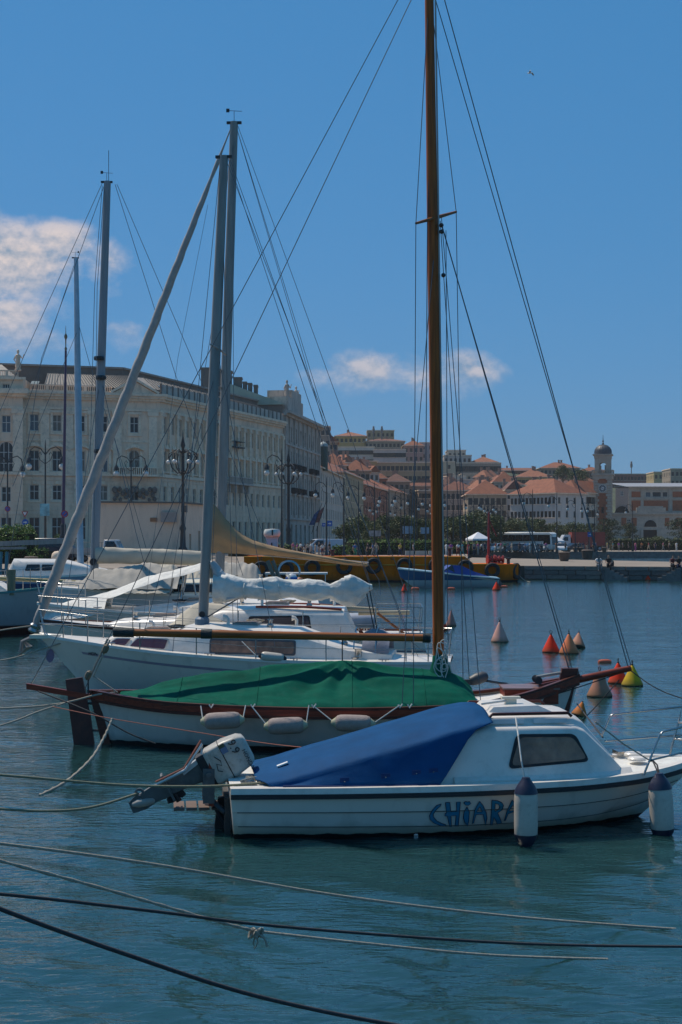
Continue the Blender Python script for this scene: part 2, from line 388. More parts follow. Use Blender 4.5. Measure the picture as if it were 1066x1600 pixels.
# stone mole
PZ = 1.05
pier_top = [(X(700, 111), 111.6), (X(820, 111), 111.2), (X(1066, 106.5), 106.5), (70, 103.5), (70, 122), (X(1066, 131), 131), (15.3, 166)]
pier = slab('pier', pier_top, -2, PZ, M_pave, M_weedstone)
def stones(par, A, B, zs, seed=1):
    rnd = random.Random(seed); A, B = Vector((*A, 0)), Vector((*B, 0)); L = (B-A).length; u = (B-A)/L; n = Vector((u.y, -u.x, 0))
    mm = []
    for k in range(4):
        q = MB(); w, h = .5, .5; e = .03
        p = [(-w, -h), (w, -h), (w, h), (-w, h)]
        fr = [(-w+e, -h+e), (w-e, -h+e), (w-e, h-e), (-w+e, h-e)]
        q.loft([[Vector((a, 0, b)) for a, b in p], [Vector((a, -.07, b)) for a, b in fr]], True, True)
        mm.append(q.mesh('stone_block', mat('quay_stone_%d' % k, ((.17, .16, .145), (.13, .125, .115), (.105, .105, .10), (.19, .175, .15))[k], .85, var=.35, scale=3, dirt=(.04, .045, .035), dirt_amt=.7, bump=.5, bscale=9)))
    for r, (z0, z1) in enumerate(zs):
        x = -rnd.random()
        while x < L:
            w = rnd.uniform(1.1, 2.1)
            a, b = max(x, 0), min(x + w, L)
            if b - a > .3:
                c = A + u*((a+b)/2) + n*.02
                o = inst('stone_block', mm[rnd.choice([0, 1, 2, 3, 1, 2]) if r < len(zs)-1 else rnd.choice([0, 3])], par, (c.x, c.y, (z0+z1)/2), math.atan2(u.y, u.x))
                o.scale = (b-a-.03, rnd.uniform(.6, 1.4), z1-z0-.02)
            x += w
stones(pier, pier_top[1], pier_top[2], [(.02, .36), (.36, .72), (.72, 1.04)])
def stone_steps(A, u, n, num, label):    # flight of steps let into the wall
    e = empty('stone_steps', (A[0], A[1], 0), 0, label, 'steps')
    for i in range(num):
        q = MB(); c = Vector((A[0], A[1], 0)) + u*(i*.34)
        z = PZ - .12 - i*.17
        q.obox(c + n*.35 + Vector((0, 0, z/2 - .25)), u*.172, n*.4, (0, 0, z/2 + .25))
        fixn(q.build('step', M_quaystone, e, world=True))
pu = Vector((pier_top[2][0]-pier_top[1][0], pier_top[2][1]-pier_top[1][1], 0)).normalized(); pn = Vector((pu.y, -pu.x, 0))
a = W(947, 900, 110); stone_steps((a.x, 108.75), pu, pn, 5, 'stone steps down the mole below the seated couple in the middle')
a = W(1060, 900, 107); stone_steps((a.x, 106.6), -pu, pn, 5, 'stone steps down the mole at the right edge of the photo')
# hill behind the town
def hill_z(x, y):
    f = min(1, max(0, (y - 440) / 300)); f = f*f*(3-2*f)
    lat = 1.0 - .42*min(1, max(0, (x - 40) / 130))
    return GZ - .5 + 44*f*lat
hm = MB(); xs = list(range(-400, 521, 20)); ys = list(range(420, 1301, 20))
hm.add([(x, y, hill_z(x, y) + noise.noise(Vector((x*.02, y*.02, 0)))*1.5) for y in ys for x in xs],
       [(j*len(xs)+i, j*len(xs)+i+1, (j+1)*len(xs)+i+1, (j+1)*len(xs)+i) for j in range(len(ys)-1) for i in range(len(xs)-1)])
tag(hm.build('hill', M_earth, sm=60), kind='structure')
# ------------------------------------------------------------------ buildings
M_stone = mat('palace_limestone', (.84, .60, .42), .85, var=.16, scale=.5, dirt=(.32, .23, .16), dirt_amt=.55, bump=.2, bscale=3, stretch=(1, 1, .35))
M_stone2 = mat('grey_limestone', (.50, .42, .35), .85, var=.2, scale=.5, dirt=(.10, .095, .09), dirt_amt=.65, stretch=(1, 1, .35))
M_trim = mat('pale_stone_trim', (.88, .66, .47), .8, var=.15, scale=.8, dirt=(.20, .18, .15), dirt_amt=.5)
M_plaster = mat('dirty_white_plaster', (.72, .55, .41), .85, var=.1, scale=.4, dirt=(.30, .26, .22), dirt_amt=.4, stretch=(1, 1, .3))
M_wframe = mat('white_window_frame', (.66, .60, .52), .6)
M_pane = glass_mat('window_pane', (.010, .011, .013), .3)
M_blind = mat('drawn_blind', (.20, .18, .15), .8); M_pane2 = glass_mat('sky_lit_pane', (.07, .085, .10), .15)  # second pane: sky reflection put into a paler blue-grey base colour
M_lead = mat('grey_metal_roof', (.32, .275, .225), .55, var=.2, scale=.6, dirt=(.10, .09, .085), dirt_amt=.5)
M_dkroof = mat('dark_roof_wall', (.17, .145, .12), .8, var=.2, scale=.5)
M_copper = mat('pale_green_copper_roof', (.33, .40, .31), .6, var=.15, scale=.5)
M_iron = mat('dark_iron', (.022, .024, .026), .5, var=.2)
M_globe = mat('opal_lamp_globe', (.62, .60, .55), .35, var=.03)
M_dark = mat('dark_opening', (.012, .012, .013), .7)

WIN = {}
def win_mesh(w, h, mull=(1, 1), arch=False):
    k = (round(w, 2), round(h, 2), mull, arch)
    if k in WIN: return WIN[k]
    f = MB(); t = .09 if w > .9 else .06; d = .06
    if arch:
        n = 10; r = w/2; zc = h/2 - r
        def ring(rr, y): return [Vector((-rr, y, -h/2 + (r-rr)))] + [Vector((-rr*math.cos(math.pi*i/n), y, zc + rr*math.sin(math.pi*i/n))) for i in range(n+1)] + [Vector((rr, y, -h/2 + (r-rr)))]
        a, b = ring(r, -d), ring(r - t, -d); c, e = ring(r, 0), ring(r - t, 0); m = len(a)
        f.add(a + b, [(i, (i+1) % m, (i+1) % m + m, i + m) for i in range(m)]); f.add(b + e, [(i, (i+1) % m, (i+1) % m + m, i + m) for i in range(m)])
        g = MB(); g.poly(ring(r, .01))
        for sx_ in (-1, 1): f.prism([Vector((sx_*r, -d, h/2)), Vector((0, -d, h/2))] + [Vector((sx_*r*math.sin(math.pi*i/12), -d, zc + r*math.cos(math.pi*i/12))) for i in range(7)], (0, d, 0), 1)
    else:
        for (x0, x1, z0, z1) in ((-w/2, -w/2+t, -h/2, h/2), (w/2-t, w/2, -h/2, h/2), (-w/2+t, w/2-t, h/2-t, h/2), (-w/2+t, w/2-t, -h/2, -h/2+t)):
            f.box(x0, x1, -d, 0, z0, z1)
        g = MB(); g.quad((-w/2, .01, -h/2), (w/2, .01, -h/2), (w/2, .01, h/2), (-w/2, .01, h/2))
    for i in range(mull[0]):
        x = -w/2 + w*(i+1)/(mull[0]+1); f.box(x-t/2, x+t/2, -d-.01, 0, -h/2+t, h/2-t)
    for i in range(mull[1]):
        z = -h/2 + h*(i+1)/(mull[1]+1) + (.08*h if mull[1] == 1 else 0); f.box(-w/2+t, w/2-t, -d-.015, 0, z-t/2, z+t/2)
    WIN[k] = (f.mesh('window', [M_wframe, M_stone]), g.mesh('pane', M_pane))
    return WIN[k]
def wall_open(mb, P, u, n, z0, z1, L, ops, depth, mi=0):
    """wall from P along u (length L) between z0 and z1 with openings (uc, zc, w, h); reveals go inwards by depth"""
    us = sorted({0, L, *[o[0]-o[2]/2 for o in ops], *[o[0]+o[2]/2 for o in ops]}); zs = sorted({z0, z1, *[o[1]-o[3]/2 for o in ops], *[o[1]+o[3]/2 for o in ops]})
    pt = lambda a, z, d=0: Vector((P.x + u.x*a - n.x*d, P.y + u.y*a - n.y*d, z))
    for zi in range(len(zs)-1):
        run = None
        for ui in range(len(us)-1):
            cu_, cz_ = (us[ui]+us[ui+1])/2, (zs[zi]+zs[zi+1])/2
            hole = any(abs(cu_-o[0]) < o[2]/2 and abs(cz_-o[1]) < o[3]/2 for o in ops)
            if not hole and run is None: run = us[ui]
            if (hole or ui == len(us)-2) and run is not None:
                e = us[ui] if hole else us[ui+1]
                mb.quad(pt(run, zs[zi]), pt(e, zs[zi]), pt(e, zs[zi+1]), pt(run, zs[zi+1]), mi); run = None
    for (a, z, w, h) in [o[:4] for o in ops]:
        c = [(a-w/2, z-h/2), (a+w/2, z-h/2), (a+w/2, z+h/2), (a-w/2, z+h/2)]
        for i in range(4):
            p, q = c[i], c[(i+1) % 4]
            mb.quad(pt(p[0], p[1]), pt(q[0], q[1]), pt(q[0], q[1], depth), pt(p[0], p[1], depth), mi)
class Fac:
    """one street front: A (left end) -> B (right end) as seen from outside"""
    def __init__(s, par, A, B): 
        s.par = par; s.P = Vector((*A, 0)); d = Vector((*B, 0)) - s.P; s.L = d.length; s.u = d/s.L; s.n = Vector((s.u.y, -s.u.x, 0)); s.rz = math.atan2(s.u.y, s.u.x); s.ops = []; s.wins = []
    def at(s, a, z, out=0): return Vector((s.P.x + s.u.x*a + s.n.x*out, s.P.y + s.u.y*a + s.n.y*out, z))
    def win(s, a, zc, w, h, mull=(1, 1), arch=False):
        s.ops.append((a, zc, w, h)); s.wins.append((a, zc, w, h, mull, arch))
    def wall(s, z0, z1, m, depth=.35, name='wall'):
        q = MB(); wall_open(q, s.P, s.u, s.n, z0, z1, s.L, s.ops, depth); q.build(name, m, s.par, world=True)
        o = wloc(s.par)
        for (a, zc, w, h, mu, ar) in s.wins:
            fm, pm = win_mesh(w, h, mu, ar)
            p = s.at(a, zc, -depth + .07) - o
            wo_ = inst('window', fm, s.par, p, s.rz); pn_ = inst('pane', pm, wo_); k_ = int(a*37 + zc*11) % 7
            if k_ < 2: pn_.material_slots[0].link = 'OBJECT'; pn_.material_slots[0].material = (M_blind, M_pane2)[k_]
    def bar(s, mb, a0, a1, z0, z1, out, back=0.0, mi=0):
        c = s.at((a0+a1)/2, (z0+z1)/2, (out-back)/2)
        mb.obox(c, s.u*((a1-a0)/2), s.n*((out+back)/2), (0, 0, (z1-z0)/2), mi)
    def part(s, name, m, items):         # items: (a0, a1, z0, z1, out)
        if name in ('string_course', 'brick_panel', 'window_surround', 'stone_course', 'small_balcony') and len(items) > 1:
            for it in items: s.part(name, m, [it])
            return
        q = MB()
        for it in items: s.bar(q, *it)
        return fixn(q.build(name, m, s.par, world=True))
def statue(par, p, h=2.2, m=None, rz=0):
    q = MB(); s = h/2.2
    q.lathe([(.0, 0), (.34*s, 0), (.34*s, .18*s), (.24*s, .2*s), (.30*s, .5*s), (.22*s, 1.05*s), (.27*s, 1.45*s), (.25*s, 1.62*s), (.09*s, 1.72*s), (.09*s, 1.8*s), (.14*s, 1.9*s), (.14*s, 2.06*s), (.06*s, 2.18*s), (0, 2.2*s)], 10, p)
    P = Vector(p); c = math.cos(rz); sn = math.sin(rz)
    q.tube([P + Vector((.2*s*c, .2*s*sn, 1.55*s)), P + Vector((.48*s*c, .48*s*sn, 1.25*s)), P + Vector((.62*s*c, .62*s*sn, 1.7*s))], [.09*s, .075*s, .05*s], 6)
    q.tube([P + Vector((-.2*s*c, -.2*s*sn, 1.55*s)), P + Vector((-.42*s*c, -.42*s*sn, 1.15*s)), P + Vector((-.2*s*c, -.2*s*sn, .85*s))], [.09*s, .075*s, .05*s], 6)
    return q.build('statue', m or M_trim, par, sm=40, world=True)

# ---- the big palace on the left
A_ = (X(250, 208), 208.0); B_ = (X(35, 202.5), 202.5); C_ = (X(442, 256), 256.0); E_ = (X(-110, 199), 199.0)
pal = empty('palace', (A_[0], A_[1], GZ), 0, 'long pale limestone palace with pilasters and grey metal roof at the left', 'building')
zc0, zc1 = 23.3, 24.4               # main cornice
def zz(y): return Z(y, 205)
fl = Fac(pal, B_, A_)               # front towards the harbour basin
L = fl.L; bay = [X(57, 204) - B_[0], X(93, 204.5) - B_[0], X(130, 205) - B_[0], X(167, 206) - B_[0], X(217, 207) - B_[0]]
for i, a in enumerate(bay):
    fl.win(a, zz(662), 1.25, 2.35)
    if i < 4: fl.win(a, zz(721), 1.35, 3.0)
    else: fl.win(a, zz(720), 1.6, 3.4, (1, 1), True)
    fl.win(a, zz(770), 1.3, 2.15)
    fl.win(a, zz(826), 1.5, 3.2)
fl.wall(GZ, zc0, M_stone)
fl.part('cornice', M_trim, [(0, L+.7, zc0, zc0+.35, .35), (0, L+.9, zc0+.352, zc0+.7, .7), (0, L+1.0, zc0+.702, zc1, .95)])
fl.part('string_course', M_trim, [(0, L+.3, zz(744), zz(740), .32), (0, L+.2, zz(641), zz(637), .2), (0, L+.15, zz(690), zz(687), .1)])
for a in [X(p, 205) - B_[0] for p in (40, 75, 112, 149, 187, 243)]:
    fl.part('pilaster', M_trim, [(a-.62, a+.62, zz(739.8), zz(648), .22), (a-.78, a+.78, zz(739.8), zz(733), .30), (a-.8, a+.8, zz(648), zz(641.2), .34)])
for i, a in enumerate(bay):
    fl.part('window_surround', M_trim, [(a-.95, a-.63, zz(677), zz(646), .12), (a+.63, a+.95, zz(677), zz(646), .12), (a-1.05, a+1.05, zz(646)+.002, zz(642), .2), (a-1.05, a+1.05, zz(680), zz(677.2), .2)])
    fl.part('window_surround', M_trim, [(a-1.1, a-.8, zz(736), zz(703), .14), (a+.8, a+1.1, zz(736), zz(703), .14), (a-1.0, a+1.0, zz(741), zz(737.5), .3)])
    q = MB()                         # segmental hood
    n_ = 8; o_ = [fl.at(a - 1.35 + 2.7*k/n_, zz(703) + .15 + .75*math.sin(math.pi*k/n_), 0) for k in range(n_+1)]; i_ = [fl.at(a + 1.35 - 2.7*k/n_, zz(703) - .02 + .45*math.sin(math.pi*k/n_), 0) for k in range(n_+1)]
    q.prism(o_ + i_, fl.n*.5); fixn(q.build('window_hood', M_trim, pal, world=True))
    for k in range(7):
        pass
    fl.part('balustrade', M_trim, [(a-.9+.22*k, a-.78+.22*k, zz(744)+.45, zz(737), .22) for k in range(8)])
    fl.part('window_surround', M_trim, [(a-.95, a-.66, zz(783), zz(757), .1), (a+.66, a+.95, zz(783), zz(757), .1), (a-1.0, a+1.0, zz(785.5), zz(783)-.002, .2), (a-.25, a+.25, zz(757), zz(752), .2)])
# rusticated base: courses of stone proud of the joints
def courses(fc, z0, z1, h, wins, m, out=.08, name='stone_course'):
    z = z0
    while z < z1 - h*.5:
        segs = [(0, fc.L)]
        for o in fc.ops:
            if o[1]-o[3]/2 - .25 < z + h and o[1]+o[3]/2 + .25 > z:
                ns = []
                for s0, s1 in segs:
                    c0, c1 = o[0]-o[2]/2-.35, o[0]+o[2]/2+.35
                    if c1 <= s0 or c0 >= s1: ns.append((s0, s1)); continue
                    if c0 > s0: ns.append((s0, c0))
                    if c1 < s1: ns.append((c1, s1))
                segs = ns
        fc.part(name, m, [(s0, s1, z+.05, z+h-.05, out) for s0, s1 in segs if s1-s0 > .1])
        z += h
courses(fl, GZ, zz(746), .62, None, M_stone)
# pediment over the end bay
q = MB(); a = bay[4]
q.prism([fl.at(a-3.1, zc1+.02, .0), fl.at(a+3.1, zc1+.02, 0), fl.at(a, zc1+1.75, 0)], fl.n*.55); fixn(q.build('pediment', M_stone, pal, world=True))
q = MB()
for s_ in (-1, 1):
    p0, p1 = fl.at(a+3.5*s_, zc1+.1, .35), fl.at(a, zc1+2.05, .35); dd = (p1-p0)
    q.obox((p0+p1)/2, dd/2, fl.n*.5, dd.cross(fl.n).normalized()*.16)
fixn(q.build('pediment_moulding', M_trim, pal, world=True))
# balustrade on the cornice
def balus(fc, a0, a1, z, skip=None, m=None, h=1.0):
    m = m or M_stone
    items = [(a0, a1, z, z+.22, .1), (a0, a1, z+h-.18, z+h, .12)]
    fc.part('balustrade_rail', m, items)
    q = MB(); a = a0 + .15; k = 0
    while a < a1:
        if k % 9 == 8: fc.bar(q, a-.05, a+.4, z+.22, z+h-.18, .1, .05); a += .55
        else: fc.bar(q, a, a+.13, z+.22, z+h-.18, .06, .02); a += .27
        k += 1
    tag(fixn(q.build('baluster_row', m, fc.par, world=True)), kind='stuff')
balus(fl, 1.0, bay[4]-3.3, zc1)
fr = Fac(pal, A_, C_)               # front along the shore road
NB = 19; ZZr = [(18.9, 1.2, 2.5), (14.6, 1.25, 3.0), (9.9, 1.15, 2.2), (4.6, 1.4, 3.4)]
for i in range(NB):
    a = 1.7 + (fr.L-3.4)*i/(NB-1)
    fr.win(a, 20.0, 1.15, 2.5); fr.win(a, 14.7, 1.2, 3.0); fr.win(a, 9.9, 1.1, 2.2); fr.win(a, 4.4, 1.3, 3.6)
fr.wall(GZ, zc0, M_stone)
fr.part('cornice', M_trim, [(.0, fr.L, zc0, zc0+.35, .35), (.0, fr.L, zc0+.352, zc0+.7, .7), (.0, fr.L, zc0+.702, zc1, .95)])
fr.part('string_course', M_trim, [(0, fr.L, 12.3, 12.75, .35), (0, fr.L, 21.85, 22.2, .22)])
for i in range(NB+1):
    a = max(.4, min(fr.L-.4, 1.7 + (fr.L-3.4)*(i-.5)/(NB-1)))
    fr.part('pilaster', M_trim, [(a-.36, a+.36, 12.8, 21.2, .34), (a-.45, a+.45, 21.2, 21.83, .45)])
for i in range(NB):
    a = 1.7 + (fr.L-3.4)*i/(NB-1)
    fr.part('window_hood', M_trim, [(a-.85, a+.85, 16.5, 16.75, .45), (a-.6, a+.6, 16.752, 17.1, .3)]); fr.part('window_sill', M_trim, [(a-.8, a+.8, 13.0, 13.15, .3)])
courses(fr, GZ, 12.2, .66, None, M_stone)
fr.part('balcony', M_stone2, [(fr.L*.46, fr.L*.66, 12.2, 12.5, 1.3), (fr.L*.46, fr.L*.66, 12.5, 13.4, .15)])
q = MB()
fr.bar(q, fr.L*.46, fr.L*.66, 13.35, 13.5, 1.3, -1.15)
for k in range(26): fr.bar(q, fr.L*.46 + fr.L*.2*k/25.5, fr.L*.46 + fr.L*.2*k/25.5 + .12, 12.5, 13.35, 1.28, -1.16)
tag(fixn(q.build('balcony_railing', M_stone2, pal, world=True)), kind='stuff')
for k in (.48, .53, .59, .64): fr.part('balcony_bracket', M_stone2, [(fr.L*k-.2, fr.L*k+.2, 10.9, 12.18, .9)])
fr.part('small_balcony', M_iron, [(fr.L*.52, fr.L*.6, 18.3, 18.5, 1.0), (fr.L*.52, fr.L*.6, 18.5, 19.4, .08)])
fr.part('small_balcony', M_iron, [(fr.L*.52, fr.L*.6, 19.3, 19.38, 1.0)])
fr.part('parapet', M_stone2, [(0, fr.L, zc1, zc1+1.5, .12)])
for i in range(26): fr.part('parapet_pier', M_dkroof, [(fr.L*i/25.8, fr.L*i/25.8+.3, zc1, zc1+1.62, .22)])
# roofs: standing-seam metal hip, dark attic wall behind
def roof_face(pts, m, seams=0, name='roof'):
    q = MB(); q.poly(pts); o = q.build(name, m, pal, world=True)
    if seams:
        s = MB(); p = [Vector(t_) for t_ in pts]; nn = (p[1]-p[0]).cross(p[3]-p[0]).normalized()
        if nn.z < 0: nn = -nn
        for k in range(seams+1):
            t_ = k/seams; a_, b_ = p[0].lerp(p[1], t_), p[3].lerp(p[2], t_)
            w_ = (p[1]-p[0]).normalized()*.05
            s.obox((a_+b_)/2 + nn*.05, (b_-a_)/2, w_, nn*.06)
        tag(s.build('roof_seam', mat('roof_seam', (.14, .13, .115), .6), o), kind='stuff')
        # seam mesh was made in world space: bring it into the palace's space
        ob = [c_ for c_ in o.children][-1]; lo = wloc(o)
        for v_ in ob.data.vertices: v_.co = Vector(v_.co) - lo
    return o
ri = 3.4
p0, p1 = fl.at(3.2, zc1+.9, -1.2), fl.at(L-1.2, zc1+.9, -1.2)
t0, t1 = fl.at(4.0, zc1+3.1, -5.0), fl.at(L-4.2, zc1+3.1, -5.0)
roof_face([p0, p1, t1, t0], M_lead, 34)
p2 = fr.at(1.2, zc1+.9, -1.2); p3 = fr.at(fr.L-.4, zc1+.9, -1.2); t2 = fr.at(4.6, zc1+3.1, -5.0); t3 = fr.at(fr.L-.4, zc1+3.1, -5.0)
roof_face([p1, p2 + Vector((.01, 0, 0)), t2, t1], M_lead)
roof_face([p2, p3, t3, t2], M_lead, 40)
q = MB()                                 # attic block with dark walls
b0, b1, b2 = fl.at(-8, 0, -6.2), fl.at(L-4.6, 0, -6.2), fr.at(fr.L+6, 0, -6.4)
b3 = b2 + Vector((-26, 9, 0)); b4 = b0 + Vector((-4, 40, 0))
for (a_, b_) in ((b0, b1), (b1, b2), (b2, b3), (b3, b4), (b4, b0)):
    q.quad((a_.x, a_.y, zc1), (b_.x, b_.y, zc1), (b_.x, b_.y, 28.7), (a_.x, a_.y, 28.7))
q.poly([(v_.x, v_.y, 28.7) for v_ in (b0, b1, b2, b3, b4)])
q.build('attic', M_dkroof, pal, world=True)
q = MB()
for (a_, b_) in ((b0, b1), (b1, b2)):
    d_ = (b_-a_); q.obox((a_+b_)/2 + Vector((0, 0, 28.8)), d_/2, Vector((d_.y, -d_.x, 0)).normalized()*.25, (0, 0, .14))
fixn(q.build('attic_coping', M_lead, pal, world=True))
q = MB(); q.poly([fl.at(0, zc1-.05, 0), fl.at(L, zc1-.05, 0), fr.at(fr.L, zc1-.05, 0), b2 + Vector((0, 0, zc1-.05)), b3 + Vector((0, 0, zc1-.05)), b4 + Vector((0, 0, zc1-.05))]); q.build('flat_roof', M_lead, pal, world=True)
M_sky = glass_mat('skylight_glass', (.35, .36, .30), .15)
for px in (62, 124, 152, 219):           # open skylights on the metal roof
    a = X(px, 205) - B_[0]; c = fl.at(a, zc1+1.35, -2.2)
    q = MB(); q.obox(c, fl.u*.55, Vector((0, .52, .30)), Vector((0, -.03, .05))); fixn(q.build('skylight', M_sky, pal, world=True))
for k in range(7):
    c = fr.at(5 + k*5.5, zc1+1.5, -2.0); q = MB(); q.obox(c, fr.u*.55, -fr.n*.55 + Vector((0, 0, .33)), Vector((0, 0, .06))); fixn(q.build('skylight', M_sky, pal, world=True))
# projecting pavilion at the far left
fp = Fac(pal, E_, (X(36, 200.5), 200.5))
for px in (-75, -30, 10):
    a = X(px, 200) - E_[0]
    fp.win(a, Z(662, 200), 1.25, 2.4); fp.win(a, Z(715, 200), 2.0, 4.6, (2, 2), True); fp.win(a, Z(772, 200), 1.3, 2.1); fp.win(a, Z(826, 200), 1.5, 3.2); fp.win(a, Z(603, 200), 1.0, .65, (2, 0))
fp.wall(GZ, 26.0, M_stone)
q = MB(); s0, s1 = fp.at(fp.L, 0, 0), fl.at(.0, 0, -.3); q.quad((s0.x, s0.y, GZ), (s1.x, s1.y, GZ), (s1.x, s1.y, 26), (s0.x, s0.y, 26)); q.build('wall', M_stone, pal, world=True)
q = MB(); s1 = s1 + Vector((0, 7, 0)); q.quad((s0.x, s0.y, 24), (s1.x, s1.y, 24), (s1.x, s1.y, 26), (s0.x, s0.y, 26)); q.build('wall', M_stone, pal, world=True)
fp.part('cornice', M_trim, [(0, fp.L+.6, zc0, zc0+.4, .4), (0, fp.L+.8, zc0+.402, zc1, .9), (0, fp.L+.4, 25.7, 26.05, .4)])
fp.part('string_course', M_trim, [(0, fp.L, 12.3, 12.75, .35), (0, fp.L, 21.6, 21.95, .2)])
for px in (-100, -52, -10, 29):
    a = X(px, 200.4) - E_[0]; fp.part('pilaster', M_trim, [(a-.7, a+.7, 12.8, 20.9, .3), (a-.85, a+.85, 20.9, 21.6, .42)])
courses(fp, GZ, 12.2, .62, None, M_stone)
balus(fp, 0, fp.L-.6, 26.05)
roof_face([fp.at(0, 26.2, -1), fp.at(fp.L-1, 26.2, -1), fp.at(fp.L-3.5, 28.4, -5), fp.at(0, 28.4, -5)], M_lead)
statue(pal, fp.at(fp.L-.7, 27.0, -.2), 3.0, M_stone)

# ---- grey corner house next along the shore
D_ = (X(499, 292), 292.0)
gh = empty('corner_house', (C_[0], C_[1], GZ), 0, 'dark grey stone corner house with balconies and roof statues right of the palace', 'building')
fg = Fac(gh, (C_[0]+.25, C_[1]+.3), D_)
zg = 25.6
for i in range(8):
    a = 2.2 + (fg.L-4.4)*i/7
    for z_ in (22.6, 18.1, 13.6, 9.2): fg.win(a, z_, 1.35, 2.8)
    fg.win(a, 4.0, 1.9, 4.0, (1, 1))
fg.wall(GZ, zg, M_stone2, .45)
fg.part('cornice', M_stone2, [(-.8, fg.L+.6, zg, zg+.4, .6), (-.8, fg.L+.6, zg+.402, zg+.9, 1.3)])
fg.part('string_course', M_stone2, [(0, fg.L, z_, z_+.35, .35) for z_ in (6.9, 11.4, 15.8, 20.4)])
for i in range(9):
    a = max(.5, min(fg.L-.5, 2.2 + (fg.L-4.4)*(i-.5)/7)); fg.part('pilaster', M_stone2, [(a-.4, a+.4, 7.3, 11.35, .3), (a-.4, a+.4, 11.8, 15.75, .3), (a-.4, a+.4, 16.2, 20.35, .3), (a-.4, a+.4, 20.8, zg-.05, .3)])
for i in (1, 2, 3, 5, 6):
    a = 2.2 + (fg.L-4.4)*i/7
    for z_ in (11.8, 16.2):
        fg.part('balcony', M_iron, [(a-1.2, a+1.2, z_-.1, z_+.05, 1.0), (a-1.2, a+1.2, z_+.9, z_+.98, 1.0)] + [(a-1.2+.3*k, a-1.15+.3*k, z_+.05, z_+.9, .98) for k in range(9)])
sd = Fac(gh, (C_[0]-14, C_[1]+4.5), (C_[0]+.25, C_[1]+.3))
sd.win(11.5, 22.8, 1.2, 2.2); sd.wall(GZ, zg, M_stone2, .4)
q = MB(); e0 = Vector((*D_, 0)); bk = Vector((-18, 6, 0))
q.poly([(C_[0], C_[1], zg+.4), (D_[0], D_[1], zg+.4), (D_[0]-16, D_[1]+5, zg+.4), (C_[0]-16, C_[1]+5, zg+.4)]); q.quad((*D_, GZ), (D_[0]-16, D_[1]+5, GZ), (D_[0]-16, D_[1]+5, zg), (*D_, zg))
q.build('flat_roof', M_dkroof, gh, world=True)
q = MB(); c = fg.at(15, zg+2.5, -3.4); q.obox(c, fg.u*7.5, fg.n*2.6, (0, 0, 1.7)); q.obox(fg.at(17, zg+5.0, -3.4), fg.u*4.6, fg.n*2.4, (0, 0, .9)); fixn(q.build('attic', M_stone2, gh, world=True))
statue(gh, fg.at(10.5, zg+4.2, -1.6), 3.4, M_stone2, .6); statue(gh, fg.at(19.5, zg+4.2, -1.6), 3.2, M_stone2, .9)
# green copper roof between palace and corner house
cr = empty('copper_roof_house', (X(400, 262), 266, GZ), 0, 'pale green copper roof with dark chimneys rising behind the palace', 'building')
q = MB(); q.box(X(352, 262), X(440, 262), 262, 276, GZ, Z(632, 262)); q.build('wall', M_dkroof, cr, world=True)
q = MB(); q.poly([(X(350, 262), 261.7, Z(596, 262)), (X(350, 262), 261.7, Z(634, 262)), (X(446, 262), 261.7, Z(632, 262))]);
q.add([(X(350, 262), 261.7, Z(596, 262)), (X(446, 262), 261.7, Z(632, 262)), (X(430, 262), 272, Z(622, 262)), (X(352, 262), 272, Z(596, 262))], [(0, 1, 2, 3)]); q.build('roof', M_copper, cr, world=True)
for px, py, w in ((322, 578, 14), (352, 583, 20), (372, 593, 12), (383, 600, 6), (391, 602, 6), (400, 605, 6)):
    q = MB(); q.box(X(px, 264)-w*.06, X(px, 264)+w*.06, 263, 265, Z(640, 264), Z(py, 264)); q.box(X(px, 264)-w*.07, X(px, 264)+w*.07, 262.9, 265.1, Z(py, 264), Z(py, 264)+.35)
    fixn(q.build('chimney', M_dkroof, cr, world=True))

# ---- low plastered pavilion in front of the palace
lp = empty('quay_pavilion', (X(230, 152), 152, GZ), 0, 'low flat roofed plastered pavilion with slit windows in front of the palace', 'building')
g0, g1, g2 = (X(152, 150), 150.0), (X(283, 152), 152.0), (X(330, 163), 163.0)
f1 = Fac(lp, g0, g1); f2 = Fac(lp, g1, g2); zt = Z(786, 151)
f1.wall(GZ, zt, M_plaster)
for px in (285.6, 293, 302, 309):
    pass
for a, z_, h_ in ((1.2, 2.9, 1.7), (3.3, 2.9, 1.7), (6.6, 2.6, 3.0), (9.2, 2.6, 3.0)): f2.win(a, z_, .7, h_, (0, 0))
f2.wall(GZ, zt, M_plaster)
f1.part('roof_edge', mat('roof_felt', (.12, .115, .105), .8), [(-.3, f1.L+.3, zt, zt+.16, .35)]); f2.part('roof_edge', MC['roof_felt'], [(.2, f2.L+.3, zt, zt+.16, .35)])
q = MB(); bk = (g2[0]-12, g2[1]+3); q.poly([(*g0, zt), (*g1, zt), (*g2, zt), (*bk, zt), (g0[0], g0[1]+14, zt)]); q.build('roof', MC['roof_felt'], lp, world=True)
q = MB(); q.quad((g0[0], g0[1], GZ), (g0[0], g0[1]+14, GZ), (g0[0], g0[1]+14, zt), (g0[0], g0[1], zt)); q.build('wall', M_plaster, lp, world=True)
for (px0, px1, py0, py1, c_, nm) in ((218, 229, 806, 815, (.05, .05, .06), 'dark_plaque'), (235, 246, 809, 815, (.28, .13, .06), 'rust_plaque'), (252, 276, 800, 816, (.32, .28, .25), 'stone_plaque')):
    q = MB(); q.box(X(px0, 151.4), X(px1, 151.4), 151.2, 151.75, Z(py1, 151.4), Z(py0, 151.4)); fixn(q.build('wall_plaque', mat(nm, c_, .7), lp, world=True))
q = MB(); q.box(X(284, 152.6), X(292, 152.6), 152.0, 153.4, Z(800, 152), Z(790, 152)); fixn(q.build('air_conditioner', mat('ac_case', (.16, .12, .09), .7), lp, world=True))
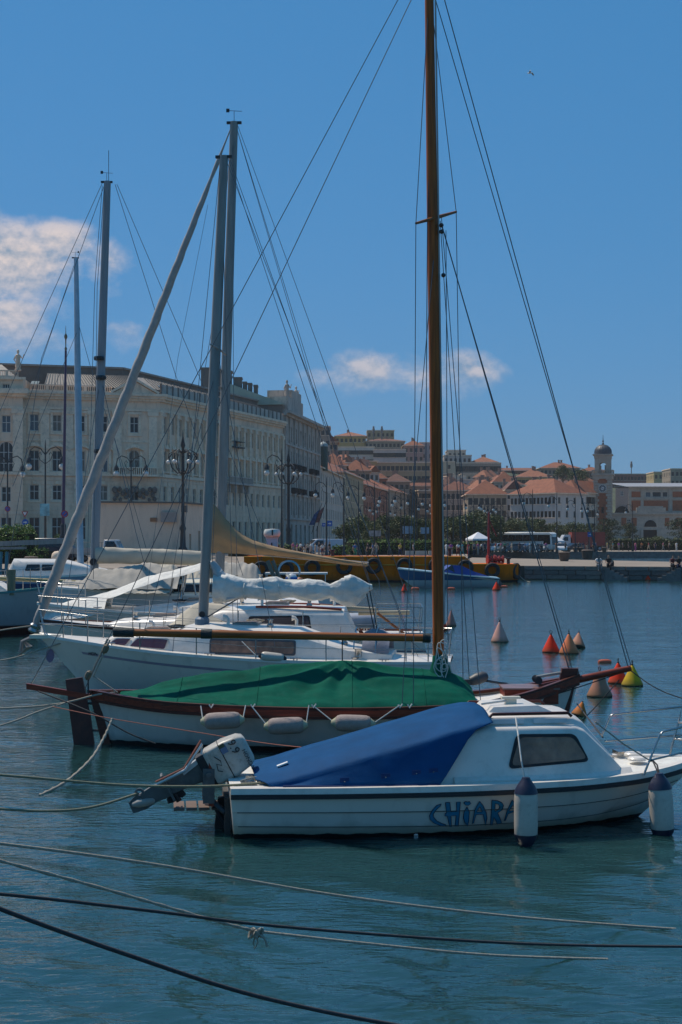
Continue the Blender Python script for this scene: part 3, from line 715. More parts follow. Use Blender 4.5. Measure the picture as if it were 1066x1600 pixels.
# carved keystone group above the pavilion roof (arched niche and crest on the palace front)
q = MB(); a = bay[4]
q.prism([fl.at(a + 2.2*math.cos(math.pi*k/10), 5.6 + 3.0*math.sin(math.pi*k/10), .02) for k in range(11)], fl.n*.12); fixn(q.build('arched_niche', M_plaster, pal, world=True))
for dx, dz, r in [(sx_*x_, z_, r_) for sx_ in (-1, 1) for x_, z_, r_ in ((2.9, 10.4, .5), (2.6, 9.7, .42), (2.9, 9.1, .36), (2.2, 10.5, .38), (1.7, 9.9, .4), (1.2, 10.3, .42), (.7, 9.7, .45), (.3, 10.4, .4), (1.3, 9.3, .3), (2.1, 9.0, .3))]:
    q = MB(); q.lathe([(0, -r), (.55*r, -.8*r), (.8*r, -.2*r), (.75*r, .4*r), (.4*r, .85*r), (0, r)], 8, fl.at(a+dx, dz, .5)); q.build('carving', mat('carved_stone', (.20, .15, .125), .9, var=.4, scale=3, bump=.8, bscale=8), pal, sm=30, world=True)
fl.part('balcony', M_trim, [(a-3.3, a+3.3, zz(744), zz(741), 1.5), (a-3.3, a+3.3, zz(731), zz(729.5), 1.5)] + [(a-3.3+.3*k, a-3.14+.3*k, zz(741), zz(731), 1.48) for k in range(22)])

# ---- generic town house
RNDH = random.Random(11)
M_tile = [mat('terracotta_roof_%d' % i, c, .85, var=.25, scale=.8, dirt=(.14, .06, .035), dirt_amt=.5, bump=.4, bscale=6) for i, c in enumerate([(.26, .085, .042), (.20, .07, .042), (.30, .11, .058), (.16, .07, .05)])]
M_flat = mat('flat_roof_grey', (.22, .21, .20), .9)
def wallmat(c):
    k = 'plaster_%d_%d_%d' % tuple(int(v*100) for v in c)
    return mat(k, c, .88, var=.12, scale=.25, dirt=tuple(v*.55 for v in c), dirt_amt=.45, stretch=(1, 1, .3))
M_shut = mat('dark_shutters', (.055, .06, .055), .7, var=.3)
def house(name, label, A, B, depth, zb, zt, wc, roof='hip', rm=0, rh=3.0, rows=4, cols=6, ww=1.1, wh=1.7, side_cols=None, cat='building', over=.5, wtop=1.2, grp=None):
    """oblong house: front A->B seen from outside, two visible sides, roof"""
    A = Vector((*A, 0)); B = Vector((*B, 0)); u = (B-A).normalized(); n = Vector((u.y, -u.x, 0)); L_ = (B-A).length
    e = empty(name, ((A.x+B.x)/2, (A.y+B.y)/2, zb), 0, label, cat, grp)
    C = B - n*depth; D = A - n*depth; wm = wallmat((wc[0]*1.25, wc[1]*1.12, wc[2]*.98))
    q = MB(); g = MB(); sl = MB()
    sides = [(A, B, cols), (B, C, side_cols if side_cols is not None else max(1, int(depth/3))), (C, D, 0), (D, A, side_cols if side_cols is not None else max(1, int(depth/3)))]
    zw0 = max(zb, zt - rows*3.7)
    for (p, r_, cn) in sides:
        uu = (r_-p).normalized(); nn = Vector((uu.y, -uu.x, 0)); ll = (r_-p).length
        ops = []
        for j in range(rows if cn else 0):
            for i in range(cn):
                ops.append((ll*(i+.5)/cn, zt - wtop - wh/2 - j*(zt-zw0)/rows, ww, wh))
        wall_open(q, p, uu, nn, zb, zt, ll, ops, .3)
        for (a, z_, w_, h_) in ops:
            pt = lambda aa, zz_: Vector((p.x+uu.x*aa-nn.x*.25, p.y+uu.y*aa-nn.y*.25, zz_))
            g.quad(pt(a-w_/2, z_-h_/2), pt(a+w_/2, z_-h_/2), pt(a+w_/2, z_+h_/2), pt(a-w_/2, z_+h_/2), 0 if RNDH.random() < .6 else 1)
            sl.obox(Vector((p.x+uu.x*a, p.y+uu.y*a, z_-h_/2-.08)), uu*(w_/2+.15), nn*.14, (0, 0, .07))
    q.build('wall', wm, e, world=True)
    if g.f: tag(g.build('window', [M_pane, M_shut], e, world=True), kind='stuff'); tag(sl.build('window_sill', M_trim, e, world=True), kind='stuff')
    a_, b_, c_, d_ = A - u*over + n*over, B + u*over + n*over, C + u*over - n*over, D - u*over - n*over
    r = MB()
    up = lambda v_, z_: Vector((v_.x, v_.y, z_))
    if roof == 'flat':
        r.poly([up(v_, zt-.25) for v_ in (A, B, C, D)]); r.build('roof', M_flat, e, world=True)
        r = MB()
        for p, r2 in ((A, B), (B, C), (C, D), (D, A)):
            uu = (r2-p); r.obox((p+r2)/2 + Vector((0, 0, zt+.15)), uu/2 + uu.normalized()*.15, Vector((uu.y, -uu.x, 0)).normalized()*.2, (0, 0, .2))
        fixn(r.build('parapet', M_trim, e, world=True))
    else:
        if L_ >= depth: m0, m1 = (a_+d_)/2 + u*(depth*.5 if roof == 'hip' else 0), (b_+c_)/2 - u*(depth*.5 if roof == 'hip' else 0); fs = [(0, 1, 5, 4), (1, 2, 5), (2, 3, 4, 5), (3, 0, 4)]
        else: m0, m1 = (a_+b_)/2 - n*(L_*.5 if roof == 'hip' else 0), (d_+c_)/2 + n*(L_*.5 if roof == 'hip' else 0); fs = [(0, 1, 4), (1, 2, 5, 4), (2, 3, 5), (3, 0, 4, 5)]
        pts = [up(a_, zt), up(b_, zt), up(c_, zt), up(d_, zt), up(m0, zt+rh), up(m1, zt+rh)]
        r.add(pts, fs + [(3, 2, 1, 0)]); fixn(r.build('roof', M_tile[rm], e, world=True))
        ev = MB()
        for i, j in ((0, 1), (1, 2), (2, 3), (3, 0)):
            p, r2 = pts[i], pts[j]; ev.obox((p+r2)/2 - Vector((0, 0, .14)), (r2-p)/2, (r2-p).cross(Vector((0, 0, 1))).normalized()*.1, (0, 0, .12))
        ev.build('eaves', M_trim, e, world=True)
        for k in range(RNDH.choice([1, 2, 2, 3])):
            p = pts[4].lerp(pts[5], RNDH.random()) + Vector((RNDH.uniform(-1.5, 1.5), RNDH.uniform(-1.5, 1.5), 0)); cb = MB(); cb.box(p.x-.4, p.x+.4, p.y-.35, p.y+.35, p.z-2.0, p.z+.9); cb.box(p.x-.5, p.x+.5, p.y-.45, p.y+.45, p.z+.9, p.z+1.1)
            fixn(cb.build('chimney', wallmat((.33, .22, .17)), e, world=True))
    return e
def street(name, label, pa, da, pb, db, depth, zt, wc, **k):
    return house(name, label, (X(pa, da), da), (X(pb, db), db), depth, GZ, zt, wc, **k)
street('waterfront_house', 'cream white house with brown tiled eaves next to the grey corner house', 501, 300, 536, 350, 18, 18.6, (.46, .44, .41), rows=4, cols=12, rm=1, rh=4.5, ww=1.3, wh=2.2, side_cols=4)
street('waterfront_house', 'beige columned house with long brown roof on the shore road', 537, 352, 568, 398, 18, 20.2, (.36, .31, .22), rows=4, cols=12, rm=1, rh=4.5, ww=1.3, wh=2.2, side_cols=4)
street('waterfront_house', 'dark red brick fronted house on the shore road', 569, 400, 606, 455, 18, 19.0, (.27, .12, .085), rows=4, cols=12, rm=0, rh=5, ww=1.3, wh=2.0, side_cols=4)
street('waterfront_house', 'grey beige house with orange roof behind the lamp globes', 607, 457, 648, 520, 20, 19.5, (.36, .32, .27), rows=4, cols=14, rm=0, rh=5, side_cols=4)
street('waterfront_house', 'last pinkish house of the shore row just left of the wooden mast', 650, 524, 705, 610, 20, 20.5, (.38, .30, .26), rows=4, cols=16, rm=2, rh=5, side_cols=4)
def front(name, label, x0, x1, yt, d, wc, depth=16, yb=None, skew=0, **k):
    zb = min(hill_z(X((x0+x1)/2, d), d), Z(yb, d) if yb else 999) - 2.0
    zb = max(zb, GZ)
    return house(name, label, (X(x0, d), d), (X(x1, d+skew), d+skew), depth, zb, Z(yt, d), wc, **k)
P_ = dict
front('hill_house', 'small grey flat topped block peeping over the corner house', 493, 516, 667, 500, (.24, .22, .20), roof='flat', rows=3, cols=3)
front('hill_house', 'house with bright orange roof above the green turret', 499, 528, 690, 520, (.33, .27, .22), roof='gable', rm=2, rh=3.2, rows=2, cols=4)
front('hill_house', 'ochre house with orange roof line on the skyline', 524, 572, 681, 640, (.44, .30, .13), roof='hip', rm=2, rh=2.2, rows=3, cols=7, depth=14)
front('hill_house', 'tan flat roofed tower block with antennas on the skyline', 574, 616, 673, 680, (.32, .25, .17), roof='flat', rows=3, cols=6)
front('hill_house', 'long brown block with low tiled roof below the tan tower', 570, 632, 689, 640, (.28, .25, .21), roof='hip', rm=1, rh=1.5, rows=3, cols=10, depth=14)
front('hill_house', 'long white balcony block with blue grey glazing on the hill', 512, 585, 699, 575, (.50, .50, .50), roof='flat', rows=3, cols=12, ww=1.6)
front('hill_house', 'white stepped block with rows of dark windows beside the pink house', 584, 634, 703, 570, (.48, .45, .44), roof='flat', rows=3, cols=9, ww=1.7)
front('hill_house', 'dusty pink house with orange hip roof left of the wooden mast', 631, 662, 696, 610, (.36, .22, .21), roof='hip', rm=0, rh=2.5, rows=4, cols=4)
front('hill_house', 'pale violet tower house with cream crown close to the wooden mast', 656, 690, 692, 620, (.40, .35, .37), roof='flat', rows=4, cols=3)
front('hill_house', 'wide tan apartment house with balconies in the middle of the hill', 590, 672, 723, 520, (.40, .31, .20), roof='flat', rows=3, cols=12, ww=1.3)
front('hill_house', 'ochre house end wall left of the tan apartment house', 572, 591, 721, 522, (.47, .36, .19), roof='flat', rows=1, cols=1)
front('hill_house', 'red roofed house with skylights behind the cream waterfront house', 498, 542, 727, 430, (.38, .32, .27), roof='hip', rm=0, rh=4, rows=2, cols=6)
front('hill_house', 'red hipped roof house above the beige columned house', 535, 578, 735, 445, (.35, .30, .24), roof='hip', rm=0, rh=3.6, rows=2, cols=6)
front('hill_house', 'brick red house with tiled hip roof behind the red fronted house', 566, 604, 747, 480, (.33, .15, .11), roof='hip', rm=0, rh=3.4, rows=3, cols=5)
front('hill_house', 'dark roofed house crowded between tan apartments and shore row', 600, 640, 752, 500, (.27, .23, .20), roof='hip', rm=3, rh=3, rows=2, cols=5)
front('hill_house', 'brown tiled house just left of the mast above the lamps', 636, 690, 759, 515, (.33, .26, .22), roof='hip', rm=1, rh=3.4, rows=2, cols=6)
front('hill_house', 'white villa on the skyline right of the wooden mast', 694, 737, 712, 640, (.47, .45, .45), roof='flat', rows=2, cols=6)
front('hill_house', 'set back cream top storey of the white skyline villa', 700, 728, 704, 652, (.46, .42, .36), roof='flat', rows=1, cols=4)
front('hill_house', 'long grey barrack with a row of arched windows on the hill', 712, 783, 724, 610, (.34, .30, .26), roof='flat', rows=2, cols=18, ww=1.2, wh=2.4)
front('hill_house', 'cream windowless house wall beside the grey barrack', 692, 712, 722, 600, (.46, .41, .32), roof='flat', rows=1, cols=1)
front('hill_house', 'house with orange hip roof on top of the grey barrack', 736, 778, 722, 640, (.36, .29, .24), roof='hip', rm=2, rh=2.8, rows=1, cols=5)
front('hill_house', 'long low brick red house on the skyline right of the barrack', 780, 838, 735, 680, (.27, .13, .10), roof='gable', rm=1, rh=1.6, rows=2, cols=10)
front('hill_house', 'white flat roofed house with vents among red roofs', 714, 748, 750, 520, (.46, .46, .46), roof='flat', rows=2, cols=4)
front('hill_house', 'grey house with brown roof right beside the wooden mast', 690, 734, 766, 470, (.33, .28, .25), roof='hip', rm=1, rh=3.2, rows=4, cols=6)
front('hill_house', 'beige house with large red hip roof behind the dark trees', 731, 792, 772, 420, (.38, .33, .27), roof='hip', rm=0, rh=4.4, rows=3, cols=7, ww=1.2, wh=2.0)
front('hill_house', 'house with peaked red roof behind the beige hip roofed house', 772, 806, 753, 500, (.40, .37, .35), roof='hip', rm=0, rh=4, rows=3, cols=4)
front('hill_house', 'narrow pale grey house between the red roofed houses', 792, 817, 765, 440, (.40, .39, .39), roof='gable', rm=3, rh=3, rows=5, cols=3)
house('waterfront_house', 'long white house with drainpipes and red roof left of the clock tower', (X(797, 392), 392), (X(868, 380), 380), 13, GZ, Z(771, 386), (.46, .45, .45), rows=4, cols=12, rm=0, rh=4.2, side_cols=4, ww=1.0)
house('waterfront_house', 'white office house with strip windows beside the clock tower', (X(868, 396), 396), (X(901, 392), 392), 18, GZ, Z(769, 394), (.50, .47, .42), rows=4, cols=3, rm=0, rh=3.5, ww=3.0, wh=1.9)
front('hill_house', 'ochre villa with orange hip roofs above the white waterfront house', 808, 862, 745, 560, (.46, .36, .20), roof='hip', rm=2, rh=3.4, rows=2, cols=8, ww=1.6)
front('hill_house', 'large brown apartment house with red roof left of the clock tower', 844, 906, 731, 660, (.30, .22, .19), roof='hip', rm=0, rh=3, rows=4, cols=10)
front('hill_house', 'brick red apartment house behind the clock tower belfry', 904, 950, 736, 690, (.28, .15, .13), roof='hip', rm=0, rh=2.4, rows=4, cols=8)
front('hill_house', 'maroon apartment row right of the clock tower', 948, 1012, 741, 700, (.26, .12, .11), roof='flat', rows=3, cols=12)
front('hill_house', 'yellowish block with grey side on the skyline at far right', 1022, 1050, 738, 640, (.42, .35, .20), roof='flat', rows=3, cols=4)
front('hill_house', 'grey brown apartment tower at the right edge of the photo', 1048, 1082, 733, 600, (.29, .26, .22), roof='flat', rows=4, cols=5)
front('hill_house', 'blue grey apartment house left of the clock tower shaft', 896, 934, 765, 480, (.27, .27, .29), roof='flat', rows=5, cols=6)
front('hill_house', 'pale house with greenery under the brown apartment house', 862, 900, 757, 560, (.36, .32, .29), roof='hip', rm=3, rh=2.6, rows=3, cols=5)
# the crowd of small houses that fills the hillside
RS = random.Random(5)
WN = [('cream', (.46, .41, .33)), ('grey', (.33, .31, .30)), ('pink', (.42, .28, .25)), ('ochre', (.46, .34, .17)), ('white', (.50, .48, .46)), ('brown', (.31, .23, .18)), ('brick', (.33, .16, .12))]
for i, (px, py, d) in enumerate([(548, 722, 470), (563, 729, 500), (585, 738, 470), (598, 742, 530), (615, 748, 545), (628, 741, 560), (644, 750, 540), (660, 745, 560), (676, 752, 545), (655, 733, 575), (700, 741, 570), (716, 744, 540), (733, 741, 580), (750, 746, 560), (764, 744, 600), (778, 748, 545), (793, 747, 600), (806, 757, 520), (822, 752, 590), (838, 749, 610), (853, 757, 540), (870, 752, 600), (884, 748, 630), (902, 757, 560), (918, 752, 610), (697, 757, 500), (720, 760, 480), (742, 757, 500), (764, 762, 470), (786, 764, 455), (682, 764, 480), (664, 767, 500)]):
    nm, c = WN[RS.randrange(7)]; hw = RS.uniform(7, 13); rf = RS.choice(['hip', 'gable', 'hip', 'flat']); k = RS.randrange(4)
    front('hill_house', 'small %s %s roofed hillside house, number %d counted rightwards among the crowded roofs' % (nm, rf, i+1) if False else 'small %s house with %s roof among the crowded hillside roofs %s' % (nm, {'hip': 'hipped', 'gable': 'gabled', 'flat': 'flat'}[rf], 'left of the mast' if px < 690 else 'right of the mast'), px-hw, px+hw, py, d, c, 10, None, RS.uniform(-4, 4), roof=rf, rm=k, rh=RS.uniform(1.8, 3), rows=3, cols=RS.randrange(2, 5), wtop=.9, grp='small houses crowding the far hillside')
# green turret of the next palace
tg = empty('roof_turret', (X(506, 300), 300, 18), 0, 'dark green cylindrical turret with pale dome over the cream waterfront house', 'turret')
q = MB(); q.lathe([(.95, 0), (.95, Z(695, 299)-18)], 20, (X(505, 299), 305, 18)); q.build('drum', mat('green_patina', (.03, .075, .06), .6), tg, sm=40, world=True)
q = MB(); zd = Z(695, 299); q.lathe([(1.0, 0), (.95, .35), (.7, .75), (.3, 1.0), (.08, 1.1), (.05, 1.5), (0, 1.5)], 20, (X(505, 299), 305, zd)); q.build('dome', mat('pale_lead', (.36, .39, .36), .6), tg, sm=40, world=True)
# rooftop aerials
for px, py0, py1, d in ((584, 690, 667, 640), (597, 690, 667, 640), (988, 741, 722, 700)):
    e = empty('antenna_mast', (X(px, d), d+2, Z(py0, d)), 0, {584: 'left thin antenna mast on the tan skyline block', 597: 'right thin antenna mast on the tan skyline block', 988: 'telecom mast on the maroon row right of the clock tower'}[px], 'antenna')
    q = MB(); q.tube([(X(px, d), d+2, Z(py0, d)-3), (X(px, d), d+2, Z(py1, d))], .22, 6); q.build('pole', M_flat, e, world=True)
    q = MB(); q.lathe([(.5, -2.6), (.6, -2.4), (.6, -.8), (.45, -.5), (.4, .4), (0, .5)], 8, (X(px, d), d+2, Z(py1, d))); q.build('aerial', M_flat, e, world=True)

# ---- clock tower
TD = 400.0; ks = TD / FOC
ct = empty('clock_tower', (X(945.5, TD), TD, GZ), 0, 'brick clock tower with stone corners, open belfry and dark grey dome', 'clock tower')
M_brick = mat('red_brick', (.36, .12, .06), .85, var=.2, scale=1.2, dirt=(.13, .06, .045), dirt_amt=.4)
M_tstone = mat('tower_stone', (.46, .39, .31), .85, var=.16, scale=.6, dirt=(.17, .15, .13), dirt_amt=.5)
M_dome = mat('dark_lead_dome', (.055, .06, .07), .5, var=.2, scale=.5)
cx = X(945.5, TD); cyy = TD + 3; rz_t = R(-14)
tu = Vector((math.cos(rz_t), math.sin(rz_t), 0)); tv = Vector((-math.sin(rz_t), math.cos(rz_t), 0))
def tb(mb, hw, z0, z1, ou=0, ov=0, hv=None): mb.obox(Vector((cx, cyy, (z0+z1)/2)) + tu*ou + tv*ov, tu*hw, tv*(hv or hw), (0, 0, (z1-z0)/2))
zt_ = Z(748, TD)
q = MB(); tb(q, 2.35, GZ, zt_); fixn(q.build('shaft', M_brick, ct, world=True))
k = 0; z_ = GZ
qn = []
while z_ < zt_ - .3:                      # corner quoins
    for su in (-1, 1):
        for sv in (-1, 1):
            q = MB(); ww_ = .78 if k % 2 else .58; tb(q, ww_, z_+.03, z_+.72, su*(2.5-ww_), sv*(2.5-ww_)); fixn(q.build('quoin', M_tstone, ct, world=True))
    z_ += .76; k += 1
q = MB(); tb(q, 2.75, zt_, zt_+1.0); tb(q, 3.1, zt_+1.0, zt_+1.5); fixn(q.build('cornice', M_tstone, ct, world=True))
q = MB()
zb_ = zt_ + 1.5
for s_ in (-1, 1):
    for i in range(9): tb(q, .1, zb_, zb_+.8, -2.6+i*.65, s_*2.85); tb(q, .1, zb_, zb_+.8, s_*2.85, -2.6+i*.65)
    tb(q, 3.0, zb_+.8, zb_+1.0, 0, s_*2.85, .16); tb(q, .16, zb_+.8, zb_+1.003, s_*2.85, 0, 3.0)
fixn(q.build('gallery_balustrade', M_tstone, ct, world=True))
zbt = Z(716, TD)                          # belfry: four corner piers carrying arches
q = MB()
for su in (-1, 1):
    for sv in (-1, 1): tb(q, .62, zb_, zbt, su*1.6, sv*1.6)
fixn(q.build('belfry_pier', M_tstone, ct, world=True))
for ax, (uu, vv) in enumerate(((tu, tv), (tv, tu))):
    for s_ in (-1, 1):
        o = Vector((cx, cyy, 0)) + vv*(s_*2.18); zs_ = zbt - 2.1; r_ = 1.0
        pts = [o - uu*1.0 + Vector((0, 0, zbt)), o - uu*1.0 + Vector((0, 0, zs_))] + [o - uu*(r_*math.cos(math.pi*i/10)) + Vector((0, 0, zs_ + r_*math.sin(math.pi*i/10))) for i in range(1, 10)] + [o + uu*1.0 + Vector((0, 0, zs_)), o + uu*1.0 + Vector((0, 0, zbt))]
        q = MB(); q.prism(pts, vv*(-s_*.8)); fixn(q.build('belfry_arch', M_tstone, ct, world=True))
        q = MB(); c0 = o - vv*(s_*.4)
        for s2 in (-1, 1): q.lathe([(.2, 0), (.17, .2), (.17, 2.2), (.24, 2.4)], 10, c0 + uu*(s2*.72) + Vector((0, 0, zb_)))
        q.build('column', M_tstone, ct, sm=40, world=True)
q = MB(); tb(q, 2.35, zbt, zbt+.9); tb(q, 2.75, zbt+.9, zbt+1.25); fixn(q.build('belfry_cornice', M_tstone, ct, world=True))
q = MB(); zd = zbt + 1.25; rd = 2.45; hd = Z(693, TD) - zd - .6
q.lathe([(rd, 0), (rd, .5)] + [(rd*math.cos(R(t_)), .5 + (hd)*math.sin(R(t_))) for t_ in range(8, 90, 8)] + [(.25, hd+.5), (.3, hd+.9), (.1, hd+1.1), (.28, hd+1.5), (.1, hd+1.8), (.05, hd+3.2), (0, hd+3.2)], 28, (cx, cyy, zd)); dm = q.build('dome', M_dome, ct, sm=40, world=True)
q = MB()
for i in range(20):
    a_ = 2*math.pi*i/20; q.tube([Vector((cx + (rd*math.cos(R(t_))+.02)*math.cos(a_), cyy + (rd*math.cos(R(t_))+.02)*math.sin(a_), zd + .5 + hd*math.sin(R(t_)))) for t_ in (0, 20, 40, 60, 80)], .06, 4)
tag(q.build('dome_rib', M_dome, ct, world=True), kind='stuff')
# clock face on the harbour side
zc_ = Z(763, TD); fo = Vector((cx, cyy, zc_)) - tv*2.36
q = MB(); q.obox(fo - tv*.1, tu*1.25, tv*.12, (0, 0, 1.35)); fixn(q.build('clock_frame', M_tstone, ct, world=True))
q = MB(); q.lathe([(0, 0), (1.08, 0), (1.08, .06), (0, .06)], 28, fo - tv*.22, -tv); cf = q.build('clock_face', mat('clock_dial_dark', (.05, .055, .065), .5), ct, world=True)
q = MB()
for i in range(12):
    a_ = math.pi*i/6; dr = tu*math.sin(a_) + Vector((0, 0, math.cos(a_))); q.obox(fo - tv*.3 + dr*.82, dr*.15, tv*.02, dr.cross(tv)*.05)
q.lathe([(.98, 0), (1.08, 0), (1.08, .06), (.98, .06), (.98, 0)], 28, fo - tv*.285, -tv)
q.lathe([(0, 0), (.5, 0), (.5, .03), (0, .03)], 20, fo - tv*.285, -tv)
tag(q.build('hour_marks', mat('clock_white', (.6, .6, .58), .6), ct, world=True))
q = MB()
for a_, l_ in ((R(112), .75), (R(300), .5)):
    dr = tu*math.sin(a_) + Vector((0, 0, math.cos(a_))); q.obox(fo - tv*.37 + dr*l_*.45, dr*l_*.55, tv*.02, dr.cross(tv)*.05)
q.build('clock_hands', M_black, ct, world=True)
q = MB(); q.obox(Vector((cx, cyy, Z(797, TD))) - tv*2.37, tu*.28, tv*.05, (0, 0, .9)); q.build('slit_window', M_dark, ct, world=True)

# ---- market hall right of the tower
mh = empty('market_hall', (X(1015, 405), 405, GZ), 0, 'wide brick and stone market hall with big arched portal right of the clock tower', 'building')
hd_ = 405.0
lo = Fac(mh, (X(950, hd_), hd_), (X(1130, hd_), hd_)); z1 = Z(804, hd_)
ax_ = lambda px: X(px, hd_) - X(950, hd_)
lo.win(ax_(983), Z(816, hd_), 1.1, 1.7); lo.win(ax_(1051), Z(817, hd_), 1.1, 1.7)
lo.ops.append((ax_(1016.5), (Z(828, hd_)+GZ)/2, 4.2, Z(828, hd_)-GZ)); lo.wall(GZ, z1, M_tstone)
lo.part('brick_panel', M_brick, [(ax_(p0), ax_(p1), Z(822, hd_), Z(809, hd_), .06) for p0, p1 in ((971, 979), (987, 995), (1039, 1046), (1056, 1064))])
lo.part('cornice', M_tstone, [(0, lo.L, z1, z1+.5, .5), (ax_(994), ax_(1040), z1+.5, z1+2.0, .4), (ax_(998), ax_(1036), z1+2.0, z1+2.4, .2)])
for p in (1003, 1028): lo.part('portal_column', M_tstone, [(ax_(p)-.35, ax_(p)+.35, GZ, Z(828, hd_), .5)])
q = MB(); c = lo.at(ax_(1016.5), Z(823, hd_), .0); q.prism([c + Vector((1.75*math.cos(math.pi*i/12), -.02, 1.9*math.sin(math.pi*i/12))) for i in range(13)], (0, -.06, 0)); fixn(q.build('fanlight', M_dark, mh, world=True))
q = MB(); q.quad(*[lo.at(a_, z_, -.3) for a_, z_ in ((ax_(1016.5)-2.1, GZ), (ax_(1016.5)+2.1, GZ), (ax_(1016.5)+2.1, Z(828, hd_)), (ax_(1016.5)-2.1, Z(828, hd_)))]); q.build('door', M_dark, mh, world=True)
upf = Fac(mh, (X(982, 420), 420), (X(1140, 420), 420)); z2 = Z(763, 420); bx_ = lambda px: X(px, 420) - X(982, 420)
for p, w_ in ((1013, 1.5), (1026.5, 2.6), (1039.5, 1.5)): upf.win(bx_(p), Z(772.5, 420), w_, 1.5, (0, 0))
upf.wall(z1, z2, M_tstone)
upf.part('brick_panel', M_brick, [(bx_(p0), bx_(p1), Z(y1_, 420), Z(y0_, 420), .05) for p0, p1, y0_, y1_ in ((987, 1001, 768, 777), (1051, 1070, 768, 777), (987, 1001, 782, 798), (1006, 1044, 782, 798), (1051, 1070, 782, 798))])
upf.part('cornice', M_tstone, [(0, upf.L, z2, z2+.5, .6), (0, upf.L, Z(780, 420), Z(778, 420), .3)])
for p in (984, 1003.5, 1047, 1072): upf.part('pilaster', M_tstone, [(bx_(p)-.3, bx_(p)+.3, z1, z2, .2)])
q = MB(); q.quad((X(978, 420), 419, z2+.5), (X(1145, 420), 419, z2+.5), (X(1140, 420), 436, z2+2.2), (X(965, 420), 436, z2+2.2)); q.build('roof', mat('hall_roof', (.30, .30, .31), .6), mh, world=True)
q = MB(); q.quad(lo.at(0, z1+.2, 0), lo.at(lo.L, z1+.2, 0), lo.at(lo.L, z1+.2, -16), lo.at(0, z1+.2, -16)); q.quad(upf.at(0, z1, 0), upf.at(0, z1, -16), upf.at(0, z2+.5, -16), upf.at(0, z2+.5, 0)); q.build('flat_roof', M_flat, mh, world=True)
lw = Fac(mh, (X(962, 414), 414), (X(982, 414), 414)); lw.win(lw.L*.5, Z(771, 414), 1.0, 1.4); lw.wall(z1, Z(763, 414), mat('pink_stone', (.40, .30, .25), .85), .2)
q = MB(); c = Vector((X(972, 413.6), 413.6, z1)); q.prism([c + Vector((2.2*math.cos(math.pi*i/12), -.05, 2.6*math.sin(math.pi*i/12))) for i in range(13)], (0, -.08, 0)); fixn(q.build('arched_window', M_dark, mh, world=True))
# ------------------------------------------------------------------ trees and hedges
def leaf_mat(name, c):
    m = bpy.data.materials.new(name); m.use_nodes = True; t = m.node_tree; b = t.nodes['Principled BSDF']
    b.inputs['Roughness'].default_value = .6; b.inputs['Specular IOR Level'].default_value = .25
    g = nd(t, 'ShaderNodeNewGeometry'); n = nd(t, 'ShaderNodeTexNoise'); n.inputs['Scale'].default_value = .9
    t.links.new(nd(t, 'ShaderNodeTexCoord').outputs['Object'], n.inputs['Vector'])
    f = mth(t, 'ADD', mth(t, 'MULTIPLY', g.outputs['Random Per Island'], .6), mth(t, 'MULTIPLY', n.outputs[0], .5), clamp=True)
    t.links.new(mixc(t, f, tuple(q*.45 for q in c), tuple(q*1.6 for q in c)), b.inputs['Base Color'])
    return m
M_leaf = [leaf_mat('evergreen_leaves', (.075, .095, .034)), leaf_mat('olive_leaves', (.085, .10, .036)), leaf_mat('pine_needles', (.05, .066, .034)), leaf_mat('hedge_leaves', (.11, .17, .036))]
M_bark = mat('bark', (.09, .07, .05), .9, var=.3, scale=4)
def leaves(mb, rnd, c, rx, ry, rz, n, s):
    for i in range(n):
        while True:
            p = Vector((rnd.uniform(-1, 1), rnd.uniform(-1, 1), rnd.uniform(-1, 1)))
            if .25 < p.length < 1: break
        p = Vector((c[0]+p.x*rx, c[1]+p.y*ry, c[2]+p.z*rz)); k = s*rnd.uniform(.6, 1.3)
        a = Vector((rnd.gauss(0, 1), rnd.gauss(0, 1), rnd.gauss(0, .7))).normalized(); b = a.cross(Vector((rnd.gauss(0, 1), rnd.gauss(0, 1), rnd.gauss(0, 1)))).normalized()
        mb.add([p-a*k, p+b*k*.55, p+a*k, p-b*k*.55], [(0, 1, 2, 3)])
def tree_meshes(seed, h, r, mi, flat=1.0, n=3400, s=.2):
    rnd = random.Random(seed); t = MB()
    t.tube([(0, 0, -.3), (.05, 0, h*.2), (.1, .08, h*.42), (.0, .1, h*.75)], [.26, .21, .15, .05], 8)
    c = MB(); cl = []
    for i in range(26):
        a = rnd.uniform(0, 6.28); rr = r*math.sqrt(rnd.random())*.8; z = h*.3 + (h*.66)*rnd.random()**.8
        env = math.sin(min(1, max(.0, (z/h - .2)/.8))*math.pi*.92)**.6
        cl.append((rr*env*math.cos(a), rr*env*math.sin(a), z, r*rnd.uniform(.26, .44)))
    for i, (x, y, z, q) in enumerate(cl):
        if i % 3 == 0: t.tube([(0, .05, h*.3), (x*.5, y*.5, (h*.3+z)/2), (x*.9, y*.9, z)], [.12, .07, .025], 5)
        leaves(c, rnd, (x, y, z), q, q, q*.75*flat, n//26, s)
    return t.mesh('trunk', M_bark, 40), c.mesh('crown', M_leaf[mi])
TM = [tree_meshes(1, 7.5, 3.4, 0), tree_meshes(2, 7.0, 3.8, 0), tree_meshes(3, 6.5, 3.2, 1), tree_meshes(4, 9.0, 4.6, 2, .6), tree_meshes(5, 7.8, 3.6, 1)]
def tree(k, px, d, h, label, z0=GZ, rz=0, wid=1.0, grp='trees along the promenade'):
    base = (7.5, 7.0, 6.5, 9.0, 7.8)[k]
    e = empty('tree', (X(px, d), d, z0), rz, label, 'tree', grp); e.scale = (wid*h/base, wid*h/base, h/base)
    inst('trunk', TM[k][0], e); inst('crown', TM[k][1], e)
